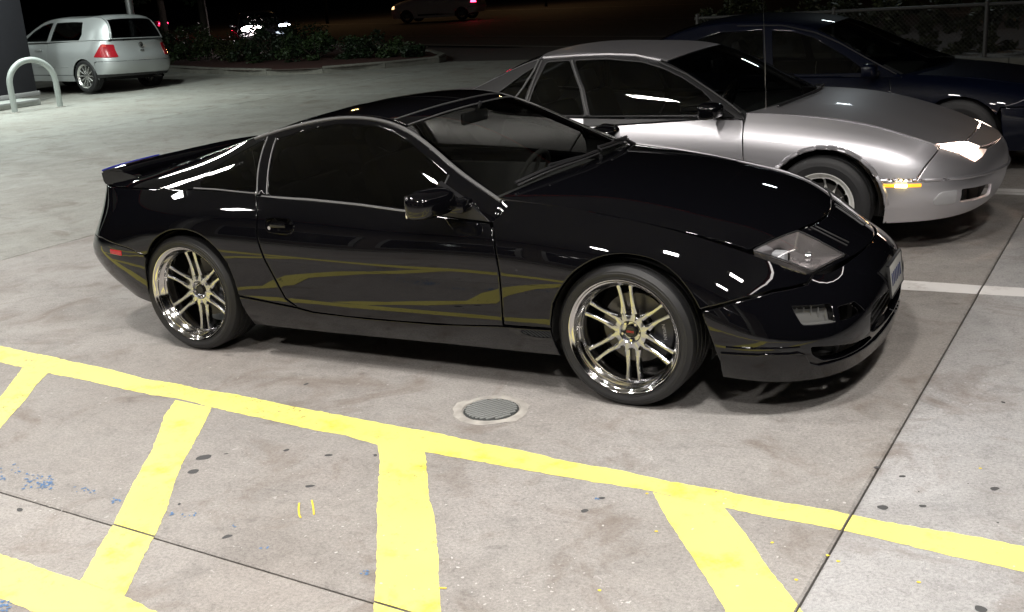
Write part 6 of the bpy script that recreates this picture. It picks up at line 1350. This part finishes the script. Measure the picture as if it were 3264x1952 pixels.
BLUE = [(-1.886,-2.325,0.0087,0.0043,2.8),(-1.81,-2.317,0.0065,0.0032,1.3),(-1.917,-2.278,0.0075,0.0038,2.6),(-1.865,-2.313,0.008,0.004,2.5),(-1.922,-2.297,0.0076,0.0038,2.8),(-1.925,-2.282,0.0034,0.0017,1.1),(-1.987,-2.287,0.0033,0.0016,0.7),(-1.847,-2.358,0.0057,0.0029,1.1),(-1.868,-2.278,0.0034,0.0017,1.1),(-1.965,-2.283,0.0061,0.0031,0.4),(-1.948,-2.275,0.005,0.0025,2.3),(-1.886,-2.344,0.0037,0.0019,1.6),(-1.884,-2.27,0.0054,0.0027,1.3),(-1.835,-2.3,0.0041,0.0021,1.6),(-1.851,-2.284,0.0066,0.0033,1.0),(-1.857,-2.306,0.0054,0.0027,0.9),(-1.925,-2.327,0.0085,0.0042,1.3),(-1.936,-2.33,0.0072,0.0036,1.8),(-1.908,-2.292,0.0051,0.0026,2.2),(-1.912,-2.36,0.0079,0.004,2.0),(-1.857,-2.332,0.0064,0.0032,2.2),(-1.861,-2.281,0.0053,0.0027,2.9),(-1.881,-2.331,0.0042,0.0021,0.9),(-1.949,-2.319,0.0056,0.0028,1.2),(-1.891,-2.265,0.0073,0.0036,1.6),(-1.894,-2.385,0.0054,0.0027,0.3),(-1.897,-2.383,0.0082,0.0041,1.3),(-1.872,-2.365,0.0036,0.0018,1.8),(-1.847,-2.327,0.0077,0.0039,0.9),(-2.001,-2.283,0.0085,0.0043,2.7),(-1.838,-2.3,0.0042,0.0021,2.0),(-1.873,-2.366,0.0047,0.0023,1.8),(-1.879,-2.362,0.009,0.0045,2.1),(-1.937,-2.279,0.0041,0.002,1.2),(-1.84,-2.351,0.0052,0.0026,1.4),(-1.92,-2.334,0.0066,0.0033,1.2),(-1.875,-2.284,0.0062,0.0031,2.3),(-1.844,-2.298,0.004,0.002,0.3),(-1.88,-2.299,0.0038,0.0019,0.4),(-1.92,-2.33,0.0034,0.0017,0.8),(-1.981,-2.288,0.0034,0.0017,2.0),(-1.921,-2.312,0.0065,0.0032,0.5),(-1.843,-2.308,0.0063,0.0031,0.9),(-1.868,-2.335,0.0054,0.0027,1.8),(-1.963,-2.317,0.0083,0.0042,0.4),(-1.869,-2.326,0.0059,0.003,0.3),(-1.825,-2.354,0.0063,0.0031,2.7),(-1.853,-2.329,0.0067,0.0033,0.1),(-1.854,-2.309,0.0037,0.0018,0.4),(-1.852,-2.335,0.0056,0.0028,0.7),(-1.827,-2.335,0.0033,0.0016,2.7),(-1.838,-2.308,0.0078,0.0039,0.6),(-1.827,-2.33,0.0088,0.0044,0.1),(-1.787,-2.346,0.0082,0.0041,1.4),(-1.835,-2.334,0.0072,0.0036,0.3),(-1.789,-2.345,0.0056,0.0028,1.0),(-1.79,-2.34,0.0084,0.0042,2.5),(-1.794,-2.341,0.0039,0.0019,2.7),(-1.837,-2.301,0.0046,0.0023,1.1),(-1.829,-2.344,0.0056,0.0028,2.7),(-1.847,-2.305,0.0068,0.0034,1.4),(-1.819,-2.343,0.0086,0.0043,0.2),(-1.824,-2.317,0.0042,0.0021,1.7),(-1.85,-2.323,0.0067,0.0033,0.2),(-1.846,-2.339,0.006,0.003,2.4),(-1.847,-2.343,0.0049,0.0024,1.9),(-1.852,-2.326,0.0065,0.0033,0.4),(-1.826,-2.312,0.0089,0.0045,1.2),(-1.822,-2.329,0.0041,0.0021,1.1),(-1.853,-2.308,0.0034,0.0017,1.4),(-1.834,-2.317,0.0037,0.0018,2.1),(-1.828,-2.322,0.0045,0.0023,2.3),(-2.095,-2.281,0.0054,0.0027,1.6),(-2.119,-2.311,0.0052,0.0026,1.8),(-2.06,-2.347,0.0084,0.0042,0.5),(-2.04,-2.297,0.0033,0.0017,2.0),(-2.134,-2.239,0.0087,0.0043,1.4),(-2.156,-2.288,0.0076,0.0038,0.8),(-2.058,-2.293,0.0055,0.0028,2.2),(-2.052,-2.28,0.009,0.0045,2.9),(-2.045,-2.353,0.0067,0.0033,2.2),(-2.087,-2.256,0.0045,0.0023,0.1),(-2.083,-2.337,0.0082,0.0041,2.5),(-2.061,-2.358,0.0077,0.0038,0.8),(-1.652,-2.291,0.0035,0.0018,0.3),(-1.643,-2.309,0.0066,0.0033,2.5),(-1.642,-2.294,0.0039,0.0019,3.0),(-1.662,-2.294,0.009,0.0045,1.3),(-1.581,-2.312,0.0035,0.0017,1.0),(-1.606,-2.313,0.0062,0.0031,1.7),(-1.666,-2.301,0.0052,0.0026,2.7),(-1.604,-2.296,0.0077,0.0039,2.0),(-1.614,-2.295,0.0045,0.0022,0.4),(-1.632,-2.299,0.0068,0.0034,2.7),(-1.707,-2.299,0.0058,0.0029,0.8),(-1.665,-2.326,0.0044,0.0022,2.1),(-1.477,-2.315,0.0065,0.0032,2.6),(-1.453,-2.341,0.0084,0.0042,2.0),(-1.464,-2.332,0.0063,0.0032,0.9),(-1.449,-2.342,0.0037,0.0019,2.1),(-1.455,-2.34,0.0032,0.0016,0.1),(-1.439,-2.32,0.009,0.0045,2.6),(-1.451,-2.318,0.0066,0.0033,1.1),(-1.46,-2.321,0.0083,0.0041,2.1),(-1.095,-2.314,0.0047,0.0023,2.6),(-1.163,-2.329,0.008,0.004,1.5),(-1.167,-2.336,0.0059,0.0029,1.2),(-1.174,-2.323,0.0084,0.0042,2.1),(-1.08,-2.307,0.0085,0.0042,2.5),(-1.087,-2.292,0.0063,0.0031,2.7),(-1.105,-2.328,0.0048,0.0024,1.4),(-1.128,-2.316,0.006,0.003,2.0),(-0.69,-2.404,0.0052,0.0026,0.8),(-0.688,-2.405,0.0068,0.0034,0.2),(-0.669,-2.393,0.0078,0.0039,2.0),(-0.666,-2.399,0.0035,0.0018,2.8),(-0.271,-2.413,0.0052,0.0026,3.0),(-0.251,-2.412,0.0057,0.0028,0.3),(-0.261,-2.391,0.0058,0.0029,2.9),(-0.271,-2.397,0.0043,0.0021,1.9),(-0.255,-2.404,0.007,0.0035,0.1),(-0.877,-2.319,0.0058,0.0029,0.5),(-0.89,-2.314,0.0055,0.0028,1.8),(-0.878,-2.32,0.0044,0.0022,1.9),(-1.23,-2.971,0.0076,0.0038,2.1),(-1.189,-3.009,0.0069,0.0034,2.4),(-1.249,-2.98,0.0079,0.004,2.8),(-1.225,-2.999,0.0036,0.0018,2.9),(-1.198,-2.996,0.0076,0.0038,0.8),(-1.212,-3.008,0.0038,0.0019,1.7),(-1.197,-2.989,0.0049,0.0024,1.2),(-1.23,-3.001,0.0079,0.004,0.4),(-1.255,-2.979,0.0039,0.0019,1.9),(-1.2,-3.013,0.0073,0.0036,0.7),(-1.249,-2.977,0.0077,0.0039,1.5),(-1.214,-2.974,0.0045,0.0023,1.4),(-1.21,-3.016,0.0033,0.0016,1.7),(-1.225,-2.99,0.0083,0.0041,2.8),(-1.235,-2.995,0.0065,0.0033,1.2),(-1.246,-2.972,0.0044,0.0022,1.6),(-1.216,-2.987,0.0072,0.0036,2.5),(-1.211,-2.987,0.0042,0.0021,0.3),(0.231,-1.679,0.0049,0.0024,2.9),(0.233,-1.684,0.0036,0.0018,0.9),(0.221,-1.681,0.0071,0.0036,1.6),(0.224,-1.679,0.0052,0.0026,0.9)]
DRIPS = [[(-0.774,-2.091),(-0.743,-2.133),(-0.712,-2.168),(-0.695,-2.181)],[(-0.743,-2.057),(-0.702,-2.101),(-0.665,-2.145)],[(0.008,-2.393),(0.03,-2.386)]]
RING = [(-2.015,-1.672)]
YFLECK = [(1.046,-1.778,0.006,0.005,0),(1.083,-1.801,0.006,0.005,0),(0.991,-1.952,0.006,0.005,0),(0.869,-1.762,0.006,0.005,0),(0.376,-1.582,0.006,0.005,0),(0.469,-2.223,0.006,0.005,0),(1.41,-0.988,0.006,0.005,0),(1.321,-1.835,0.006,0.005,0),(0.501,-1.825,0.006,0.005,0)]

marks('gum_spots', SPOTS, mat('trodden gum', (.065,.065,.066), .8))
marks('paint_flecks', FLECKS, mat('pale fleck', (.52,.50,.48), .7), z=.0020)
marks('blue_flecks', BLUE, mat('blue fleck', (.09,.19,.36), .7), z=.0018)
marks('yellow_flecks', YFLECK, mat('yellow fleck', (.75,.60,.05), .7), z=.0021)
for L_ in DRIPS: MB().tube([(a, b, .0025) for a, b in cr(L_, 4)], .0035, 5, rz=.0012).build('paint_drip', mat('yellow fleck'), None, kind='stuff')

# ---- drain cover
ring_m = vary(mat('pale mortar', (.42,.40,.36), .9), (.36,.34,.31), 13, .75, .8)
def ground_cover(x, y):
    t = thing('drain_cover', 'round grooved metal drain cover in a pale broken concrete ring beside the front wheel', 'drain cover', (x, y, 0))
    lid = MB().lathe([(0,.004),(.118,.004),(.121,.001),(.121,-.01)], 40, 'z').build('lid', vary(mat('galvanised lid', (.04,.043,.042), .7, .1), (.04,.043,.042), 60, .3), t, sharp=20)
    for k in range(12):
        xx = -.106 + k*.212/11; h_ = math.sqrt(max(0, .112**2 - xx*xx))
        if h_ < .012: continue
        MB().bbox((xx-.0052, -h_, .003), (xx+.0052, h_, .0085), .0008, Matrix.Rotation(R(-33), 4, 'Z')).build('tread_bar', mat('worn bar steel', (.30,.31,.30), .5, .3), t)
    V = []; F = []; n_ = 44; w2 = [.018 + abs(jr.gauss(0, .010)) for _ in range(n_)]
    for i in range(n_):
        a = 2*math.pi*i/n_; w_ = (w2[i] + w2[i-1])/2; 
        for r_, z_ in ((.124,-.004),(.128,.004),(.134+w_*.5,.0055),(.140+w_,.0012)): V.append((r_*math.cos(a), r_*math.sin(a), z_ + jr.uniform(-.0008,.0008)))
    for i in range(n_):
        j = (i+1) % n_; F += [(i*4+k, j*4+k, j*4+k+1, i*4+k+1) for k in range(3)]
    mesh('mortar_ring', V, F, ring_m, t, True)
ground_cover(-.532, -1.078)
# ---- pump island end, canopy column and hoop
pl_ = thing('pump_island', 'low raised pump island with a metal edge at the left border', 'kerb island', (-17.65, 7.0, 0))
MB().bbox((-.75,-4.5,0),(.72,3.06,.125), .03).build('island_body', vary(mat('island concrete', (.40,.42,.40), .7), (.40,.42,.40), 12, .15), pl_)
MB().tube([(.735,-4.5,.10),(.735,2.9,.10),(.70,3.03,.10),(.62,3.075,.10),(-.75,3.075,.10)], .022, 8).build('steel_edge', mat('galvanised steel', (.45,.46,.46), .35, .7), pl_)
col = thing('canopy_column', 'dark wide canopy column standing on the pump island behind the hoop', 'column', (-17.95, 9.98, .125))
MB().bbox((-.32,-.60,0),(.34,.58,4.6), .03).build('shaft', vary(mat('dark column cladding', (.006,.006,.010), .8), (.006,.006,.010), 3, .2), col)
MB().bbox((-.36,-.64,0),(.38,.62,.10), .02).build('foot_plate', mat('column foot', (.22,.22,.22), .6), col)
hp = thing('hoop_barrier', 'grey steel hoop barrier on two legs in front of the hatchback', 'bollard', (-16.0, 9.21, 0), R(73))
hoop = [(-.43,0,0),(-.43,0,.45)] + [(-.43*math.cos(a), 0, .50 + .43*math.sin(a)) for a in np.linspace(.05, math.pi-.05, 22)] + [(.43,0,.45),(.43,0,0)]
MB().tube(hoop, .055, 18).build('hoop', mat('grey barrier paint', (.40,.44,.42), .42, .1, .2), hp)
for s_ in (-1, 1): MB().lathe([(0,.012),(.085,.012),(.09,.006),(.09,0)], 24, 'z', Matrix.Translation((s_*.43,0,0))).build('foot_collar', mat('pale mortar'), hp)
sg = thing('round_sign', 'small round sign with a dim red ring on the dark column', 'sign', (-17.58, 9.28, 1.72), rot=(0, R(90), 0))
MB().lathe([(0,0),(.14,0),(.14,.012),(0,.012)], 32, 'z').build('disc', mat('sign dark face', (.05,.03,.03), .6), sg, sharp=20)
MB().tube([(.12*math.cos(a), .12*math.sin(a), .014) for a in np.linspace(0, 2*np.pi, 32, endpoint=False)], .014, 6, closed=True).build('red_ring', mat('dull red ring', (.25,.03,.02), .6), sg)
# light pole behind the hatchback
lp_ = thing('light_pole', 'plain grey light pole rising behind the hatchback roof', 'pole', (-19.9, 15.55, 0))
MB().tube([(0,0,.0),(0,0,7.4)], [.095,.075], 16).build('shaft', mat('galvanised steel', (.45,.46,.46), .35, .7), lp_); MB().bbox((-.16,-.16,.0),(.16,.16,.03), .01).build('base_plate', mat('galvanised steel'), lp_)
# ---- chain-link fence, far right
fe = thing('chain_link_fence', 'chain-link fence with a grey post and top rail at the upper right', 'fence', (0, 0, 0))
fx0, fx1, fy, fz = -5.2, 7.0, 15.66, .86
gal = mat('dull galvanised', (.15,.145,.14), .55, .4)
MB().tube([(fx0, fy, fz-.005), (fx1, fy, fz+.03)], .028, 10).build('top_rail', gal, fe)
for x in (-5.15, -2.6, -.06, 2.5, 5.0): MB().tube([(x, fy, -.05), (x, fy, fz+.04)], .037, 12).build('post', gal, fe); MB().lathe([(0,.03),(.03,.02),(.042,0),(.042,-.02)], 12, 'z', Matrix.Translation((x, fy, fz+.05))).build('post_cap', gal, fe)
wm = MB(); h_ = fz-.02; sp_ = .075
x = fx0 - h_
while x < fx1:
    for s_ in (1, -1):
        xa, xb_ = (x, x+h_) if s_ > 0 else (x+h_, x); pa, pb = Vector((xa, fy-.004*s_, 0.0)), Vector((xb_, fy-.004*s_, h_))
        lo, hi = 0, 1
        if xb_ != xa:
            for lim in (fx0, fx1):
                t_ = (lim-xa)/(xb_-xa)
                if 0 < t_ < 1:
                    if (xa < fx0 if lim == fx0 else xa > fx1): lo = max(lo, t_)
                    else: hi = min(hi, t_)
        if max(xa, xb_) > fx0 and min(xa, xb_) < fx1: wm.tube([pa.lerp(pb, lo), pa.lerp(pb, hi)], .0022, 3, caps=False)
    x += sp_
wm.build('wire_mesh', gal, fe, smooth=False, kind='stuff', fix=False)
# ---- shrubs and trees
leafs = [vary(mat('leaf green %d' % k if False else n_, c_, .55), c_, 4, .45) for k, (n_, c_) in enumerate((('leaf green', (.030,.055,.015)), ('leaf dark', (.014,.030,.010)), ('leaf olive', (.035,.042,.013))))]
bark = vary(mat('bark', (.06,.05,.04), .9), (.06,.05,.04), 20, .4, .5)
vr = random.Random(3)
def leaf_cloud(cx, cy, z0, rx, ry, rz, n, size, shell_=.55):
    cl = [(vr.gauss(0,.45)*rx, vr.gauss(0,.45)*ry, abs(vr.gauss(.35,.3))*rz, vr.uniform(.16,.34)*min(rx, ry, 1.2)) for _ in range(max(6, n//90))]; V = []; F = []
    for k in range(n):
        c_ = cl[vr.randrange(len(cl))]; d = Vector((vr.gauss(0,1), vr.gauss(0,1), vr.gauss(0,1))).normalized()*(c_[3]*vr.uniform(shell_, 1.25))
        q = Vector((cx + c_[0] + d.x, cy + c_[1] + d.y, max(.04, z0 + c_[2] + d.z*.8))); u_ = Vector((vr.gauss(0,1), vr.gauss(0,1), vr.gauss(0,.6))).normalized(); w_ = u_.cross(Vector((vr.gauss(0,1), vr.gauss(0,1), vr.gauss(0,1)))).normalized(); s_ = size*vr.uniform(.6, 1.3)
        i0 = len(V); V += [q - u_*s_, q + w_*s_*.42, q + u_*s_, q - w_*s_*.42]; F.append((i0, i0+1, i0+2, i0+3))
    return V, F
def shrub(x, y, rx, rz, k, label):
    t = thing('shrub', label, 'shrub', (x, y, .1), 0, 'shrubs on the planted island')
    V, F = leaf_cloud(0, 0, .02, rx, rx*.8, rz, int(900*rx*rx + 500), .055)
    mesh('foliage', V, F, leafs[k], t)
    st_ = MB()
    for _ in range(6):
        a = vr.uniform(0, 6.28); st_.tube([(0,0,-.02), (math.cos(a)*rx*.3, math.sin(a)*rx*.3, rz*.4), (math.cos(a)*rx*.55, math.sin(a)*rx*.5, rz*.75)], [.018,.012,.005], 5)
    st_.build('stems', bark, t)
SH = [(-25.4,21.6,1.2,.95,0,'tall green shrub at the far left end of the island, behind the hatchback'),(-23.4,20.6,1.1,.85,1,'dark shrub rising just beyond the hatchback rear corner'),(-21.4,19.6,1.15,.85,0,'leafy green shrub right of the hatchback above the kerb'),
 (-19.6,19.0,1.1,.80,2,'olive shrub in front of the lit headlamp glow'),(-18.0,18.6,1.1,.85,1,'dark rounded shrub below the two white lamps'),(-16.6,18.6,1.0,.62,0,'lower green shrub midway along the island'),
 (-15.3,18.4,.9,.50,1,'low dark shrub near the right part of the island'),(-14.2,18.5,.8,.55,0,'green shrub close to the island tip'),(-13.3,18.3,.6,.34,1,'smallest shrub at the right tip of the island'),
 (-22.2,22.6,1.2,.9,1,'dark shrub in the back row, third from the left'),(-19.2,21.4,1.2,.75,1,'back row shrub behind the olive one'),(-16.4,20.4,1.0,.55,1,'back row shrub near the island tip')]
for a in SH: shrub(*a)
def tree(x, y, h, r_, label, k=1, z0=.1, n=3200):
    t = thing('tree', label, 'tree', (x, y, z0))
    tk = MB().tube(cr([(0,0,-.1),(.05,.02,h*.25),(-.06,.05,h*.5),(.04,-.03,h*.8)], 4), list(np.linspace(.16,.06,13)), 8)
    for _ in range(7):
        a = vr.uniform(0, 6.28); z1 = h*vr.uniform(.35,.6); tk.tube([(0,0,z1), (math.cos(a)*r_*.4, math.sin(a)*r_*.4, z1+h*.15), (math.cos(a)*r_*.8, math.sin(a)*r_*.8, z1+h*.3)], [.06,.04,.015], 6)
    tk.build('trunk', bark, t); V, F = leaf_cloud(0, 0, h*.38, r_, r_, h*.55, n, .10); mesh('crown', V, F, leafs[k], t)
tree(-24.0, 22.4, 5.0, 1.9, 'dim leafy tree on the island behind the light pole', 1)
tree(-27.6, 24.2, 5.5, 2.0, 'dark tree at the upper left beyond the hatchback', 0)
hd_ = thing('hedge', 'overgrown dark hedge of mixed leaves behind the chain-link fence', 'hedge', (0, 0, 0))
V, F = [], []
for k in range(9):
    a, b = leaf_cloud(-4.6 + k*1.45, 17.0 + vr.uniform(-.3,.4), 0, .9, .55, 1.6, 2600, .075); n0 = len(V); V += a; F += [tuple(i+n0 for i in f_) for f_ in b]
mesh('foliage', V, F, leafs[2], hd_)
# ---- canopy over the bays and the lit fixtures in it (above and behind the camera)
soffit = vary(mat('soffit paint', (.22,.22,.21), .7), (.22,.22,.21), 2, .05)
lamp_f = mat('lit diffuser', (.9,.9,.9), .5, emit=(1,.98,.95), es=20)
def canopy(label, x0, y0, x1, y1, z, cols):
    t = thing('canopy', label, 'canopy', (x0, y0, 0)); W_, D_ = x1-x0, y1-y0
    MB().bbox((0,0,z+.02),(W_,D_,z+.55), .02).build('deck', soffit, t)
    for a, b in (((-.03,-.03,z-.04),(W_+.03,.0,z+.60)), ((-.03,D_,z-.04),(W_+.03,D_+.03,z+.60)), ((-.03,0,z-.04),(0,D_,z+.60)), ((W_,0,z-.04),(W_+.03,D_,z+.60))): MB().bbox(a, b, .008).build('fascia', mat('fascia paint', (.35,.05,.04), .4), t)
    for cx, cy in cols: MB().bbox((cx-x0-.2,cy-y0-.2,0),(cx-x0+.2,cy-y0+.2,z+.03), .02).build('column', soffit, t)
def fixture(x, y, z, power, col, size=(.40,.40), where=''):
    t = thing('ceiling_light', where, 'light fixture', (x, y, z), 0, 'square lights set under the canopies')
    a, b = size
    for p0, p1 in (((-a/2-.05,-b/2-.05,-.05),(a/2+.05,-b/2,.0)), ((-a/2-.05,b/2,-.05),(a/2+.05,b/2+.05,.0)), ((-a/2-.05,-b/2,-.05),(-a/2,b/2,.0)), ((a/2,-b/2,-.05),(a/2+.05,b/2,.0))): MB().box(p0, p1).build('frame', mat('fixture frame', (.6,.6,.6), .4), t, smooth=False)
    mesh('diffuser', [(-a/2,-b/2,-.012),(a/2,-b/2,-.012),(a/2,b/2,-.012),(-a/2,b/2,-.012)], [(0,3,2,1)], lamp_f, t)
    o = area('lamp', (0, 0, -.02), size, power, col); o.parent = t

canopy('broad flat canopy with a red fascia over the near bays, above the camera', -10.4, -8.6, 3.05, 4.2, 4.6, [(-9.6,-7.9),(2.5,-7.9)])
fl_ = thing('light_band', 'thin white light tube running along the right fascia of the near canopy', 'light tube', (3.13, -6.2, 4.62)); MB().tube([(0,0,0),(0,10.3,0)], .028, 8).build('tube', mat('lit tube', (.9,.9,.9), .5, emit=(1,.95,.92), es=11), fl_); MB().box((-.03,-.05,-.05),(.02,.0,.05)).box((-.03,10.3,-.05),(.02,10.35,.05)).build('end_caps', gal, fl_, smooth=False)
canopy('pump canopy with a red fascia over the island at the left', -24.0, 1.0, -14.6, 10.9, 4.7, [(-17.95,3.0)])
WARM, COOL = (1,.955,.91), (.91,1,.95)
FX = [(-2.95,-2.15,'light fixture above the black coupe door'),(-6.95,-.9,'light fixture beyond the black coupe tail'),(-7.5,-5.9,'far corner light fixture of the near canopy'),(-7.9,-3.4,'light fixture midway along the left edge of the near canopy'),(-1.7,-5.6,'light fixture above the camera walkway'),(3.0-.9,-5.2,'light fixture at the right rear corner of the near canopy'),(.5,-2.7,'light fixture above the front wheel of the black coupe'),(2.4,-1.9,'light fixture at the right edge of the near canopy'),(-9.0,2.6,'light fixture at the far left corner of the near canopy')]
for x, y, w_ in FX: fixture(x, y, 4.6, POW*(1.15 if x > 1 else 1), WARM, where=w_)
FP = [(-14.9,9.8,'light fixture nearest the hatchback tail'),(-15.0,5.8,'light fixture at the right edge of the pump canopy'),(-16.6,3.6,'light fixture over the near end of the pump island'),(-16.6,8.6,'light fixture over the hoop barrier'),(-21.5,6.5,'light fixture at the back of the pump canopy')]
for x, y, w_ in FP: fixture(x, y, 4.7, POWP, COOL, where=w_)
def lot_lamp(x, y, h, power, col, label, head=(.7,.35), cat='street lamp', arm=0):
    t = thing('street_lamp', label, cat, (x, y, -.03), 0, 'tall lamps round the lot and street')
    MB().tube([(arm,0,0),(arm,0,h)] if not arm else [(arm,0,0),(arm,0,h-.3),(arm-.5,0,h+.15),(0,0,h+.10)], [.10,.07] if not arm else [.10,.08,.06,.045], 12).build('pole', dark_in, t); MB().bbox((-head[0]/2-.04,-head[1]/2-.04,h),(head[0]/2+.04,head[1]/2+.04,h+.16), .02).build('lamp_head', dark_in, t)
    o = area('lamp', (0, 0, h-.012), head, power, col); o.parent = t
lot_lamp(-2.2, 19.5, 6.2, 45, (.85,.97,1), 'cool white lot lamp on a long arm over the verge', arm=5.6)
lot_lamp(-31.0, 62.0, 10, 200, (1,.58,.25), 'orange street lamp across the street')
lot_lamp(-40.0, 50.0, 9, 160, (1,.58,.25), 'orange street lamp far along the street')
lot_lamp(6.0, 33.0, 9, 100, (1,.55,.22), 'orange street lamp to the right beyond the fence')
# shop front behind the camera
sf_ = thing('shop_front', 'pale block shop front with dark framed windows facing the bays, behind the camera', 'building', (-10, -9.3, 0))
brk = vary(mat('painted block', (.13,.115,.10), .8), (.13,.115,.10), 5, .15)
MB().box((-2,-.3,0),(15,0,4.55)).build('wall', brk, sf_, smooth=False)
for k in range(5):
    w_ = MB().box((.4+k*2.6,.0,.6),(2.6+k*2.6,.05,2.8)).build('window', mat('window frame', (.35,.35,.35), .4, .5), sf_, smooth=False)
    MB().box((.5+k*2.6,.05,.7),(2.5+k*2.6,.06,2.7)).build('pane', mat('shop glass', (.02,.02,.022), .05, 0, 1), w_, smooth=False)
wk = MB().bbox((-12.5,-9.3,-.02),(6,-7.2,.12), .02).build('walkway', kerb_m, None, kind='structure')
